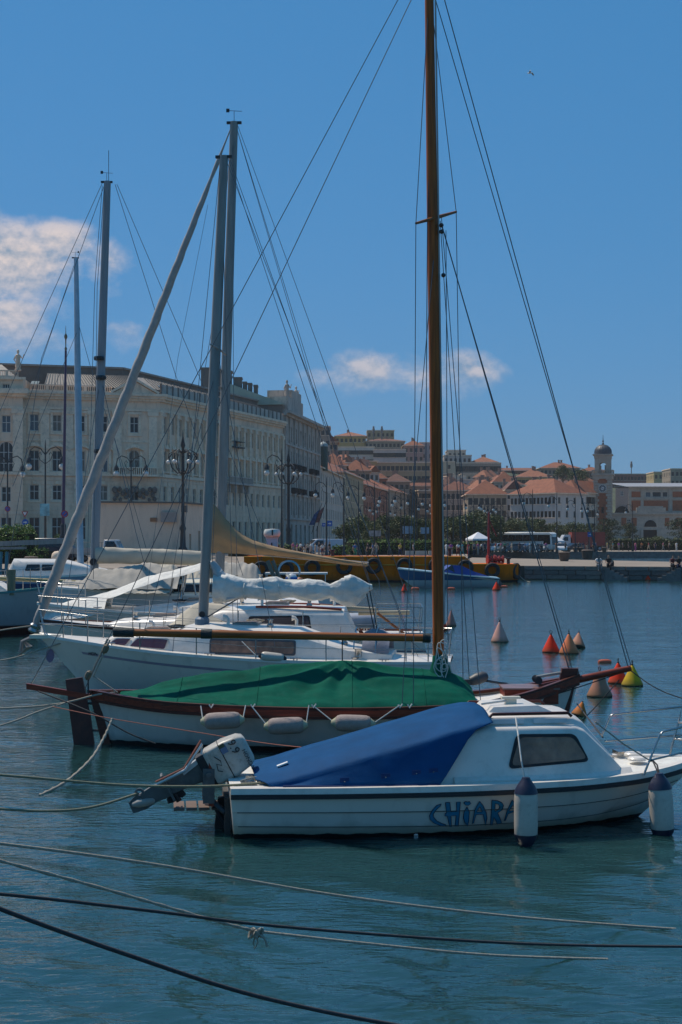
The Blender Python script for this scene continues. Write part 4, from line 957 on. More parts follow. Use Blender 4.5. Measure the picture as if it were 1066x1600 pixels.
TREES = [(0, 541, 205, 5.0, 'small round evergreen tree left end of the promenade row'), (1, 560, 225, 6.6, 'dark evergreen tree beside the round shrub at the row start'), (4, 584, 215, 5.2, 'evergreen tree behind the banner sign'),
 (1, 604, 235, 6.8, 'dense tree behind the orange barge middle'), (0, 628, 232, 6.6, 'evergreen tree above the concrete blocks'), (2, 652, 240, 6.2, 'evergreen tree next to the wooden mast on its left'), (1, 672, 250, 6.4, 'evergreen tree partly hidden by the wooden mast'),
 (0, 706, 240, 6.5, 'evergreen tree just right of the wooden mast'), (1, 726, 236, 7.0, 'broad dark tree left of the white market tent'), (4, 748, 240, 7.6, 'tall dark tree right behind the white market tent'), (0, 770, 245, 7.0, 'dark tree left of the coach'),
 (2, 800, 300, 7.2, 'dark tree above the rear of the coach'), (1, 822, 310, 7.6, 'dark tree above the middle of the coach'), (0, 846, 315, 7.4, 'dark tree above the front of the coach'), (4, 868, 318, 6.6, 'tree behind the small white tent'), (1, 892, 325, 6.8, 'tree behind the red container lorry'), (0, 914, 335, 6.6, 'tree left of the clock tower foot')]
for i, (k, px, d, h, lb) in enumerate(TREES): tree(k, px, d, h*.88, lb, rz=i*1.7)
tree(3, 950, 300, 6.4, 'spreading pine in front of the clock tower foot', wid=1.0); tree(3, 985, 305, 5.6, 'lower dark pine between the clock tower and the hall portal', rz=2, wid=.9)
tree(3, 1066, 300, 6.6, 'dark pine at the right edge in front of the market hall', rz=4, wid=1.1); tree(2, 1026, 310, 2.8, 'light green bush in front of the hall portal', wid=1.5, grp=None); tree(3, 1098, 310, 7.5, 'dark pine beyond the right edge of the photo', rz=1)
tree(2, 880, 540, 7, 'small tree on the hill below the brown apartment house', z0=Z(757, 540), rz=3); tree(1, 905, 520, 8, 'dark hillside tree beside the blue grey apartment house', z0=Z(768, 520))
def hedge(label, pts, w, h, z0, dens=150, s=.09, mi=3):
    rnd = random.Random(len(label)); e = empty('hedge', (*pts[0], z0), 0, label, 'hedge'); q = MB(); core = MB()
    for (a, b) in zip(pts, pts[1:]):
        a, b = Vector((*a, 0)), Vector((*b, 0)); L_ = (b-a).length; u = (b-a)/L_; n = Vector((u.y, -u.x, 0)); st = max(2, int(L_/.8))
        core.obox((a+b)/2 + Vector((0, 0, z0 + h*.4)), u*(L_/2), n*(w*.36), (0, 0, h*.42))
        for i in range(st):
            c = a + u*(L_*(i+.5)/st)
            hh = h*(1 + .12*noise.noise(c*.35))
            leaves(q, rnd, (c.x, c.y, z0+hh*.52), .75, w*.6, hh*.56, int(dens*h*w*.7), s)
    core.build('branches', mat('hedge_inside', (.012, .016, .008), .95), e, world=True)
    q.build('foliage', M_leaf[mi], e, world=True)
hedge('bushy clipped hedge on the quay at the far left', [(X(-80, 118), 118), (X(52, 120), 120)], 3.6, 3.0, GZ, 300, .10)
hedge('dark lower hedge in front of the blue van', [(X(52, 118), 118), (X(75, 119), 119)], 2.2, 1.3, GZ, 300, .09)
hedge('low rounded green bush behind the crowd', [(X(521, 178), 178), (X(541, 178), 178)], 2.4, 1.4, GZ, 150, .12)
hedge('long clipped hedge behind the concrete blocks', [(X(545, 190), 190), (X(700, 196), 196)], 2.5, 2.0, GZ, 110, .13)
hedge('clipped hedge section left of the white market tent', [(X(700, 205), 205), (X(748, 207), 207)], 2.5, 1.8, GZ, 110, .13)
hedge('thin green hedge behind the tan sail', [(X(360, 172), 172), (X(470, 176), 176)], 2, 1.5, GZ, 110, .12)
hedge('grey green shrubs in front of the market hall', [(X(955, 285), 285), (X(1080, 288), 288)], 3, 2.4, GZ, 60, .17, 1)
hedge('flowering planter hedge behind the blue van', [(X(85, 160), 160), (X(112, 160), 160)], 2, 2.6, GZ, 120, .12)

# ------------------------------------------------------------------ street lamps
def globe_mesh(r):
    q = MB(); q.lathe([(0, -r)] + [(r*math.cos(R(t_)), r*math.sin(R(t_))) for t_ in range(-72, 73, 18)] + [(0, r)], 12); return q.mesh('globe', M_globe, 60)
GLB = globe_mesh(.23)
def lamp_parts(kind):
    """meshes of a lamp whose globe hangs at z=7"""
    p = MB(); p.lathe([(.22, 0), (.22, .5), (.13, .7), (.10, 1.4), (.07, 4), (.055, 8.3), (.03, 8.9), (0, 9.1)], 8)
    a = MB()
    sides = (-1, 1) if kind == 'double' else (-1,)
    gl = []
    for s in sides:
        a.tube([(0, 0, 7.9), (s*.35, 0, 8.35), (s*.8, 0, 8.5), (s*1.15, 0, 8.25), (s*1.25, 0, 7.7), (s*1.25, 0, 7.35)], .045, 6)
        a.tube([(0, 0, 7.2), (s*.4, 0, 7.5), (s*.55, 0, 7.9), (s*.4, 0, 8.1), (s*.28, 0, 7.9)], .03, 5)
        a.lathe([(.05, .5), (.16, .3), (.2, .1), (.2, 0)], 8, (s*1.25, 0, 7.28)); gl.append((s*1.25, 0, 7.0))
    return p.mesh('post', M_iron, 40), a.mesh('arm', M_iron, 40), gl
LP = {k: lamp_parts(k) for k in ('single', 'double')}
def lamp(px, gy, kind, label, grp=None, d=None, gx=0, rz=0):
    d = d or (GZ + 7 - CAMH) * FOC / (CY - gy); s = 1.0
    if kind == 'single': gx = 1.25
    zg = Z(gy, d); s = (zg - GZ) / 7.0
    e = empty('street_lamp', (X(px, d) + gx*s, d, GZ), rz, label, 'street lamp', grp); e.scale = (s, s, s)
    p, a, gl = LP[kind]; inst('post', p, e); ar = inst('arm', a, e)
    for g in gl: inst('globe', GLB, ar, g)
lamp(71, 729, 'double', 'tall twin globe street lamp in front of the palace windows', d=150)
lamp(205, 740, 'double', 'twin globe street lamp in front of the palace corner balcony', d=170)
lamp(12, 741, 'double', 'twin globe street lamp at the left edge of the photo', d=140, rz=.5)
lamp(417, 739, 'single', 'single globe street lamp in front of the palace shore front', d=165)
G1 = [(493, 774), (520, 774), (544, 778), (569, 779), (593, 784), (591, 790), (617, 784), (613, 790), (627, 794), (637, 787), (654, 796), (660, 788), (589, 800), (583, 803), (610, 803), (617, 805), (633, 806), (646, 807), (668, 799), (674, 803), (673, 790), (695, 790), (728, 794), (734, 804), (749, 794), (752, 796), (757, 799), (762, 801), (767, 803), (771, 797), (775, 800), (699, 812), (705, 812), (711, 812), (718, 812), (563, 802), (578, 798),
      (818, 787), (857, 791), (887, 796), (909, 799), (918, 799), (934, 804), (978, 801), (785, 810), (787, 812), (798, 815), (802, 812), (805, 812), (810, 815), (838, 815), (842, 816), (857, 819), (863, 818), (874, 821), (879, 820), (889, 820), (892, 818), (897, 821), (904, 819)]
for i, (px, gy) in enumerate(G1):
    if gy < 790: lb, gr = {493: 'globe lamp at the foot of the grey corner house', 520: 'globe lamp in front of the cream waterfront house', 544: 'globe lamp in front of the beige columned house', 569: 'globe lamp at the edge of the red fronted house', 593: 'upper of two globe lamps at the red fronted house', 617: 'upper globe lamp in the cluster left of the wooden mast', 637: 'globe lamp above the dense trees left of the wooden mast', 660: 'globe lamp close to the wooden mast on its left', 818: 'tall globe lamp in front of the long white house, above the coach'}.get(px, 'globe lamp on the promenade'), None
    else: lb, gr = 'small far globe lamp %s' % ('above the promenade trees left of the wooden mast' if px < 690 else ('among the trees between mast and coach' if px < 783 else ('in the row above the coach roof' if px < 850 else 'in the row left of the clock tower'))), 'far globe lamps along the promenade'
    lamp(px, gy, 'single', lb, gr)
def candelabra(px, gy, d, label):       # cast iron post with a crown of small globes
    s = (Z(gy, d) - GZ)/7.0; e = empty('candelabra_lamp', (X(px, d), d, GZ), 0, label, 'street lamp'); e.scale = (s, s, s)
    p = MB(); p.lathe([(.4, 0), (.4, .6), (.22, .9), (.18, 2), (.24, 2.2), (.13, 2.5), (.1, 6), (.2, 6.2), (.12, 6.5), (.1, 8), (.18, 8.2), (.05, 8.8), (0, 9.4)], 10); p.build('post', M_iron, e, sm=40)
    for i in range(6):
        a = i*math.pi/3; c, s_ = math.cos(a), math.sin(a); q = MB()
        q.tube([(0, 0, 6.3), (.4*c, .4*s_, 6.2), (.8*c, .8*s_, 6.6), (1.0*c, 1.0*s_, 7.3), (.8*c, .8*s_, 7.6)], .05, 5); q.tube([(0, 0, 7.6), (.5*c, .5*s_, 7.9), (1.0*c, 1.0*s_, 7.6), (1.05*c, 1.05*s_, 7.25)], .04, 5)
        ar = q.build('arm', M_iron, e, sm=40); g = inst('globe', GLB, ar, (1.05*c, 1.05*s_, 7.0)); g.scale = (.7, .7, .7)
candelabra(286, 722, 150, 'ornate dark candelabra lamp before the palace corner')
candelabra(451, 741, 185, 'ornate dark candelabra lamp before the grey corner house')
# ------------------------------------------------------------------ flag pole, signs, bollards
fpz = 140.0
e = empty('flag_pole', (X(99, fpz), fpz, GZ), 0, 'tall purple flag pole on an iron pedestal before the palace', 'flag pole')
q = MB(); q.lathe([(.55, 0), (.55, .5), (.35, .8), (.3, 1.6), (.42, 1.8), (.42, 2.2), (.25, 2.6), (.3, 3.4), (.2, 3.6)], 12); q.build('pedestal', M_iron, e, sm=40)
q = MB(); q.tube([(0, 0, 3.4), (.25, 0, Z(548, fpz)-GZ)], [.17, .11], 10); q.build('pole', mat('purple_paint', (.055, .03, .075), .45), e, sm=40)
zt2 = Z(548, fpz)-GZ; q = MB(); q.lathe([(.08, 0), (.14, .2), (.05, .4), (.07, 1.1), (.16, 1.3), (.16, 1.5), (.04, 1.7), (.02, 2.4), (0, 2.5)], 8, (.25, 0, zt2)); q.build('finial', mat('old_brass', (.20, .16, .10), .5, .6), e, sm=40)
M_sred = mat('sign_red', (.42, .03, .03), .5); M_sblue = mat('sign_blue', (.02, .10, .36), .5); M_swhite = mat('sign_white', (.66, .66, .64), .5)
def sign(px, py, d, shape, r, label, extra=None):
    zc = Z(py, d) - GZ; e = empty('traffic_sign', (X(px, d), d, GZ), 0, label, 'sign')
    q = MB(); q.tube([(0, .06, 0), (0, .06, zc + r*.5)], .035, 6); q.build('post', M_flat, e)
    q = MB(); f = MB()
    if shape == 'tri':
        q.prism([(-r, 0, zc+r*.7), (r, 0, zc+r*.7), (0, 0, zc-r)], (0, .03, 0)); f.prism([(-r*.62, -.006, zc+r*.5), (r*.62, -.006, zc+r*.5), (0, -.006, zc-r*.52)], (0, .01, 0)); cs = (M_sred, M_swhite)
    elif shape == 'nopark':
        q.lathe([(0, 0), (r, 0), (r, .03), (0, .03)], 20, (0, .03, zc), (0, -1, 0)); f.lathe([(0, 0), (r*.74, 0), (r*.74, .012), (0, .012)], 20, (0, .0, zc), (0, -1, 0)); cs = (M_sred, M_sblue)
        g = MB(); g.obox((0, -.02, zc), Vector((.7, 0, .7))*r*.75, (0, .008, 0), Vector((-.7, 0, .7))*r*.11); gg = g
    else:
        q.lathe([(0, 0), (r, 0), (r, .03), (0, .03)], 20, (0, .03, zc), (0, -1, 0)) if shape == 'blue' else q.box(-r, r, 0, .03, zc-r, zc+r)
        f.prism([(-.55*r, -.006, zc-.12*r), (.1*r, -.006, zc-.12*r), (.1*r, -.006, zc-.42*r), (.6*r, -.006, zc), (.1*r, -.006, zc+.42*r), (.1*r, -.006, zc+.12*r), (-.55*r, -.006, zc+.12*r)], (0, .01, 0)); cs = (M_sblue, M_swhite)
    fixn(q.build('plate', cs[0], e)); fixn(f.build('symbol', cs[1], e))
    if shape == 'nopark': gg.build('slash', M_sred, e)
    return e
sign(39, 803, 135, 'tri', .33, 'white and red triangular give way sign by the hedge'); sign(39.5, 816, 134, 'blue', .3, 'round blue arrow sign below the triangular sign')
sign(101, 803, 135, 'nopark', .34, 'round red and blue no stopping sign by the flag pole'); sign(12, 795, 130, 'nopark', .26, 'small red round sign at the left edge'); sign(515, 818, 175, 'square', .34, 'square blue crossing sign behind the crowd'); sign(506, 820, 178, 'square', .22, 'small blue sign left of the square crossing sign'); sign(922, 835, 240, 'square', .4, 'blue square sign left of the clock tower foot')
def banner(px, py0, py1, d, c, label, w=.55):
    e = empty('lamp_banner', (X(px, d), d, GZ), 0, label, 'banner'); q = MB(); q.box(-w, w, -.02, .02, Z(py1, d)-GZ, Z(py0, d)-GZ); q.build('cloth', mat('banner_%d' % px, c, .8, var=.5, scale=1.5), e)
    q = MB(); q.tube([(0, .06, 0), (0, .06, Z(py0, d)-GZ)], .05, 6); q.build('post', M_iron, e)
banner(70, 787, 806, 149, (.20, .42, .46), 'pale turquoise banner on the twin globe lamp', .5); banner(637, 822, 834, 230, (.30, .36, .42), 'grey blue banner left of the mast among the trees', .8); banner(664, 824, 834, 232, (.34, .40, .46), 'pale banner close to the mast among the trees', .7); banner(586, 829, 838, 190, (.36, .30, .28), 'brown information board behind the barge', .8)
def flag(px, py, d, c, label, rz=.5):
    e = empty('flag', (X(px, d), d, GZ), 0, label, 'flag'); zc = Z(py, d)-GZ; q = MB(); q.tube([(0, 0, zc-4), (1.9, -.2, zc+1.6)], .06, 6); q.build('staff', M_iron, e)
    q = MB(); secs = [[Vector((.6+.5*i/4*2, -.1+.12*math.sin(i*1.3), zc-2.4 + i*.75)), Vector((-.5+.5*i/4*2, .1+.15*math.cos(i), zc-1.6 + i*.5 - .8))] for i in range(5)]; q.loft(secs, False, False); q.build('cloth', mat('flag_%d' % px, c, .8, var=.6, scale=2), e, sm=60)
flag(487, 800, 262, (.06, .10, .22), 'dark blue flag hanging from the corner house'); flag(494, 796, 262, (.34, .10, .09), 'red and white flag hanging from the corner house')
BO = MB(); BO.lathe([(.30, 0), (.30, .08), (.34, .1), (.42, .55), (.44, .62), (.36, .68), (0, .7)], 12)
BOm = BO.mesh('mooring_bollard', mat('rusty_iron', (.10, .07, .055), .8, var=.4, scale=4), 40)
for px, d, s, lb in ((49, 102, 1.0, 'rusty iron bollard on the quay before the hedge'), (882, 136, 1.15, 'large brown bollard alone on the mole'), (918, 150, 1.3, 'dark bollard with rust base beside the far water'), (537, 113, .9, 'left of two dark bollards behind the barge'), (552, 113, .95, 'right of two dark bollards behind the barge'), (620, 113.5, .8, 'small dark bollard above the barge number')):
    tag(inst('mooring_bollard', BOm, None, (X(px, d), d, PZ if px > 800 else GZ), 0, s*1.15), lb, 'bollard')
for i, px in enumerate((737, 756, 807, 832, 863, 887, 900, 908, 945)):
    tag(inst('mooring_bollard', BOm, None, (X(px, 249), 249.3, GZ), 0, 1.15), 'small bollard in the row along the far quay edge', 'bollard', 'bollards on the far quay edge')
q = MB(); q.lathe([(0, 0), (.3, 0), (.3, .15), (.42, .3), (.5, .6), (.42, .9), (.25, 1.05), (0, 1.1)], 14); tag(q.build('stone_ball', M_trim, sm=50), 'pale round stone ball bollard by the left hedge', 'bollard').location = (X(90, 112), 112, GZ)
for i, (p0, p1, lb) in enumerate(((633, 648, 'left concrete block behind the barge'), (649, 668, 'middle concrete block behind the barge'), (669, 684, 'right concrete block beside the mast'))):
    q = MB(); d = 128; w = (X(p1, d)-X(p0, d))/2; q.loft([[Vector((-w, -.3, 0)), Vector((w, -.3, 0)), Vector((w, .3, 0)), Vector((-w, .3, 0))], [Vector((-w, -.3, .25)), Vector((w, -.3, .25)), Vector((w, .3, .25)), Vector((-w, .3, .25))], [Vector((-w+.04, -.22, 1.0)), Vector((w-.04, -.22, 1.0)), Vector((w-.04, .22, 1.0)), Vector((-w+.04, .22, 1.0))]])
    tag(fixn(q.build('concrete_block', mat('concrete', (.36, .33, .28), .9, var=.15, scale=2))), lb, 'concrete block').location = ((X(p0, d)+X(p1, d))/2, d, GZ)
# tents
def tent(px, py, d, w, label):
    e = empty('market_tent', (X(px, d), d, GZ), .3, label, 'tent'); zt3 = Z(py, d)-GZ; ze = zt3 - w*.36; h = w/2
    q = MB(); q.add([(-h, -h, ze), (h, -h, ze), (h, h, ze), (-h, h, ze), (-h*.35, -h*.35, zt3-w*.13), (h*.35, -h*.35, zt3-w*.13), (h*.35, h*.35, zt3-w*.13), (-h*.35, h*.35, zt3-w*.13), (0, 0, zt3)], [(0, 1, 5, 4), (1, 2, 6, 5), (2, 3, 7, 6), (3, 0, 4, 7), (4, 5, 8), (5, 6, 8), (6, 7, 8), (7, 4, 8)])
    q.add([(-h, -h, ze), (h, -h, ze), (h, h, ze), (-h, h, ze), (-h, -h, ze-.25), (h, -h, ze-.25), (h, h, ze-.25), (-h, h, ze-.25)], [(0, 1, 5, 4), (1, 2, 6, 5), (2, 3, 7, 6), (3, 0, 4, 7)]); q.build('canopy', mat('white_tent', (.72, .72, .73), .7, var=.05), e)
    for a, b in ((-1, -1), (1, -1), (1, 1), (-1, 1)): q = MB(); q.tube([(a*h*.97, b*h*.97, 0), (a*h*.97, b*h*.97, ze)], .04, 5); q.build('leg', M_flat, e)
tent(747, 831, 215, 2.9, 'white peaked market tent left of the coach'); tent(869, 838, 245, 2.2, 'small white peaked tent right of the coach')
# ------------------------------------------------------------------ vehicles
WH = MB(); WH.lathe([(0, -.1), (.22, -.1), (.32, -.09), (.33, 0), (.32, .09), (.22, .1), (0, .1)], 14, (0, 0, 0), (0, 1, 0)); WHm = WH.mesh('wheel', M_rubber, 40)
HB = MB(); HB.lathe([(0, -.115), (.17, -.115), (.2, -.1), (.2, .1), (.17, .115), (0, .115)], 12, (0, 0, 0), (0, 1, 0)); HBm = HB.mesh('rim', mat('wheel_rim', (.32, .32, .33), .4, .5), 40)
def vehicle(name, label, cat, px, d, rz, prof, glassp, wid, wheels, c, wr=1.0, extra=None, z0=GZ, grp=None):
    """prof: side outline (x forward, z) of the body; glassp: list of side window polygons"""
    e = empty(name, (X(px, d), d, z0), rz, label, cat, grp); m = mat('paint_' + '_'.join('%d' % int(v*99) for v in c), c, .3, var=.05, spec=.6)
    q = MB(); w = wid/2; n = len(prof); ins = .12*wid
    def y_at(z, zm): return w - (max(0, z - zm) * .16)
    zm = max(p[1] for p in prof) * .55
    secs = [[Vector((x, -y_at(z, zm), z)) for x, z in prof], [Vector((x, y_at(z, zm), z)) for x, z in prof]]
    tris = tessellate_polygon([[Vector((x, 0, z)) for x, z in prof]])
    q.add(secs[0] + secs[1], [tuple(t_) for t_ in tris] + [tuple(i + n for i in reversed(t_)) for t_ in tris] + [(i, (i+1) % n, (i+1) % n + n, i + n) for i in range(n)])
    b = fixn(q.build('body', m, e, sm=35))
    bv = b.modifiers.new('bevel', 'BEVEL'); bv.width = .06; bv.segments = 2; bv.limit_method = 'ANGLE'
    for gp in glassp:
        for s in (-1, 1):
            g = MB(); g.prism([Vector((x, s*(y_at(z, zm)+.012), z)) for x, z in gp], (0, -s*.02, 0)); fixn(g.build('side_window', M_glass, e))
    if extra: extra(e, w, y_at, zm)
    for x in wheels:
        for s in (-1, 1):
            o = inst('wheel', WHm, e, (x, s*(w-.09), .33*wr), 0, wr); inst('rim', HBm, o)
    return e
CARP = [(-2.05, .35), (-2.1, .75), (-2.0, .95), (-1.75, 1.38), (-1.2, 1.48), (.1, 1.46), (.95, 1.0), (1.85, .85), (2.05, .6), (2.05, .3)]
CARG = [[(-1.7, 1.0), (-1.55, 1.34), (-.75, 1.38), (-.75, .98)], [(-.68, .98), (-.68, 1.38), (.05, 1.36), (.62, 1.02)]]
def car_x(e, w, y_at, zm):
    g = MB(); g.quad((.14, -w*.78, 1.455), (.14, w*.78, 1.455), (.93, w*.86, 1.03), (.93, -w*.86, 1.03)); o = g.build('windscreen', M_glass, e); 
    for v_ in o.data.vertices: v_.co.z += .02; v_.co.x += .02
    g = MB(); g.quad((-1.98, -w*.8, 1.0), (-1.98, w*.8, 1.0), (-1.78, w*.75, 1.36), (-1.78, -w*.75, 1.36)); o = g.build('rear_window', M_glass, e)
    for v_ in o.data.vertices: v_.co.x -= .03
    for s in (-1, 1):
        g = MB(); g.box(1.9, 2.06, s*w*.72-.15, s*w*.72+.15, .62, .76); g.build('headlight', M_swhite, e); g = MB(); g.box(-2.12, -2.0, s*w*.75-.12, s*w*.75+.12, .78, .95); g.build('tail_light', M_sred, e)
def car(px, d, rz, c, label): return vehicle('parked_car', label, 'car', px, d, rz, CARP, CARG, 1.75, (-1.3, 1.3), c, extra=car_x, grp='cars parked on the far quay')
car(771, 236, R(250), (.62, .62, .62), 'white car behind the red post of the barge'); car(798, 234, R(205), (.05, .075, .095), 'dark blue grey car in front of the coach rear'); car(812, 240, R(200), (.30, .32, .34), 'grey car behind the dark blue grey one')
car(828, 238, R(200), (.10, .11, .12), 'dark car in front of the coach middle'); car(878, 240, R(262), (.66, .66, .66), 'white car seen head on right of the coach'); car(895, 252, R(205), (.05, .05, .055), 'black car near the red container lorry')
def van_x(e, w, y_at, zm):
    g = MB(); g.quad((1.28, -w*.82, 2.0), (1.28, w*.82, 2.0), (2.0, w*.9, 1.32), (2.0, -w*.9, 1.32)); o = g.build('windscreen', M_glass, e)
    for v_ in o.data.vertices: v_.co.z += .03; v_.co.x += .03
    for s in (-1, 1): g = MB(); g.box(2.5, 2.66, s*w*.75-.15, s*w*.75+.15, .85, 1.05); g.build('headlight', M_swhite, e)
vehicle('van', 'dark navy van parked behind the left hedge', 'van', 79, 128, R(-12), [(-2.6, .4), (-2.62, 1.9), (-2.5, 2.12), (.9, 2.14), (1.25, 2.05), (2.05, 1.3), (2.65, 1.08), (2.7, .4)], [[(.2, 1.35), (.2, 1.95), (1.1, 1.95), (1.7, 1.35)], [(-.9, 1.35), (-.9, 1.95), (.05, 1.95), (.05, 1.35)]], 1.95, (-1.7, 1.75), (.018, .027, .055), 1.05, van_x)
vehicle('delivery_van', 'pale van behind the crowd below the blue crossing sign', 'van', 505, 185, R(200), [(-2.6, .4), (-2.62, 1.9), (-2.5, 2.12), (.9, 2.14), (1.25, 2.05), (2.05, 1.3), (2.65, 1.08), (2.7, .4)], [[(.2, 1.35), (.2, 1.95), (1.1, 1.95), (1.7, 1.35)]], 1.95, (-1.7, 1.75), (.46, .48, .52), 1.05, van_x)
def truck_x(e, w, y_at, zm):
    q = MB(); q.box(-2.6, .35, -.95, .95, .75, .85)
    for s in (-1, 1): q.box(-2.6, .35, s*.95-.03, s*.95+.03, .85, 1.25)
    q.box(-2.63, -2.57, -.95, .95, .85, 1.25); fixn(q.build('load_bed', mat('bed_grey', (.32, .31, .29), .6), e))
    q = MB()
    for k in range(5): q.tube([(-2.5+.7*k, -.9, 1.25), (-2.5+.7*k, -.9, 1.75)], .025, 5); q.tube([(-2.5+.7*k, .9, 1.25), (-2.5+.7*k, .9, 1.75)], .025, 5)
    for s in (-.9, .9): q.tube([(-2.5, s, 1.75), (.3, s, 1.75)], .025, 5)
    q.build('bed_rail', M_flat, e)
    g = MB(); g.quad((1.55, -w*.8, 1.9), (1.55, w*.8, 1.9), (1.85, w*.88, 1.25), (1.85, -w*.88, 1.25)); o = g.build('windscreen', M_glass, e)
    for v_ in o.data.vertices: v_.co.x += .03
    for s in (-1, 1): g = MB(); g.box(1.5, 1.62, s*(w+.16)-.1, s*(w+.16)+.1, 1.3, 1.6); g.build('wing_mirror', M_black, e)
vehicle('pickup_truck', 'white open bed pickup truck in front of the plastered pavilion', 'truck', 158, 126, R(-6), [(.4, .45), (.4, 1.3), (.45, 1.98), (1.5, 2.0), (1.85, 1.3), (1.95, 1.1), (1.98, .4)], [[(.6, 1.3), (.6, 1.85), (1.4, 1.85), (1.66, 1.3)]], 1.75, (-1.7, 1.3), (.52, .52, .51), .95, truck_x)
def coach_x(e, w, y_at, zm):
    for s in (-1, 1):
        for k in range(7): g = MB(); x0 = -5.5 + k*1.45; g.prism([Vector((x, s*(y_at(z, zm)+.012), z)) for x, z in ((x0, 1.85), (x0+1.4, 1.85), (x0+1.4, 2.95), (x0, 2.95))], (0, -s*.02, 0)); fixn(g.build('side_window', M_glass, e))
    g = MB(); g.quad((5.95, -w*.82, 1.2), (5.95, w*.82, 1.2), (5.7, w*.78, 3.0), (5.7, -w*.78, 3.0)); o = g.build('windscreen', M_glass, e)
    for v_ in o.data.vertices: v_.co.x += .06
    g = MB(); g.box(-3, 1.5, -.8, .8, 3.32, 3.5); fixn(g.build('roof_unit', M_swhite, e)); g = MB(); g.tube([(5.7, -w*.9, 3.0), (6.2, -w*1.15, 2.8), (6.2, -w*1.2, 2.2)], .06, 6); g.build('wing_mirror', M_black, e)
vehicle('coach', 'white touring coach with dark windows parked on the quay', 'coach', 820, 246, R(-38), [(-6, .4), (-6.05, 3.0), (-5.8, 3.32), (5.3, 3.34), (5.75, 3.1), (6.0, 1.2), (6.0, .4)], [[(4.4, 1.3), (4.4, 2.95), (5.55, 2.95), (5.75, 1.3)]], 2.5, (-3.6, 3.9), (.66, .65, .60), 1.5, coach_x)
def lorry_x(e, w, y_at, zm):
    q = MB(); q.box(-6, 0.2, -1.2, 1.2, 1.0, 3.5)
    for k in range(20): q.box(-5.95+.31*k, -5.83+.31*k, -1.25, -1.195, 1.05, 3.45)
    fixn(q.build('container', mat('container_red', (.25, .045, .035), .6, var=.2), e))
    t_ = text_mesh('87', .9, M_swhite); o = inst('number', t_, e, (-1.5, -1.27, 2.0)); o.rotation_euler = (R(90), 0, 0)
def text_mesh(s, size, m, ext=.004):
    cu_ = bpy.data.curves.new('txt', 'FONT'); cu_.body = s; cu_.size = size; cu_.extrude = ext; cu_.resolution_u = 2; cu_.align_x = 'CENTER'; cu_.align_y = 'CENTER'
    ob = bpy.data.objects.new('txt', cu_); COL.objects.link(ob)
    me = bpy.data.meshes.new_from_object(ob.evaluated_get(bpy.context.evaluated_depsgraph_get())); bpy.data.objects.remove(ob); me.materials.clear(); me.materials.append(m)
    return me
vehicle('container_lorry', 'lorry with a red container left of the clock tower', 'lorry', 893, 262, R(186), [(.4, .5), (.4, 3.0), (1.6, 3.0), (2.2, 1.9), (2.3, .5)], [[(.9, 1.9), (.9, 2.6), (1.6, 2.6), (1.9, 1.9)]], 2.4, (-5, -3.8, 1.4), (.5, .5, .5), 1.4, lorry_x)
for px0, px1, lb in ((610, 640, 'white car roof behind the hedge, left one'), (668, 690, 'white car roof behind the hedge by the mast')):
    car((px0+px1)/2, 205, 0.1, (.64, .64, .64), lb)
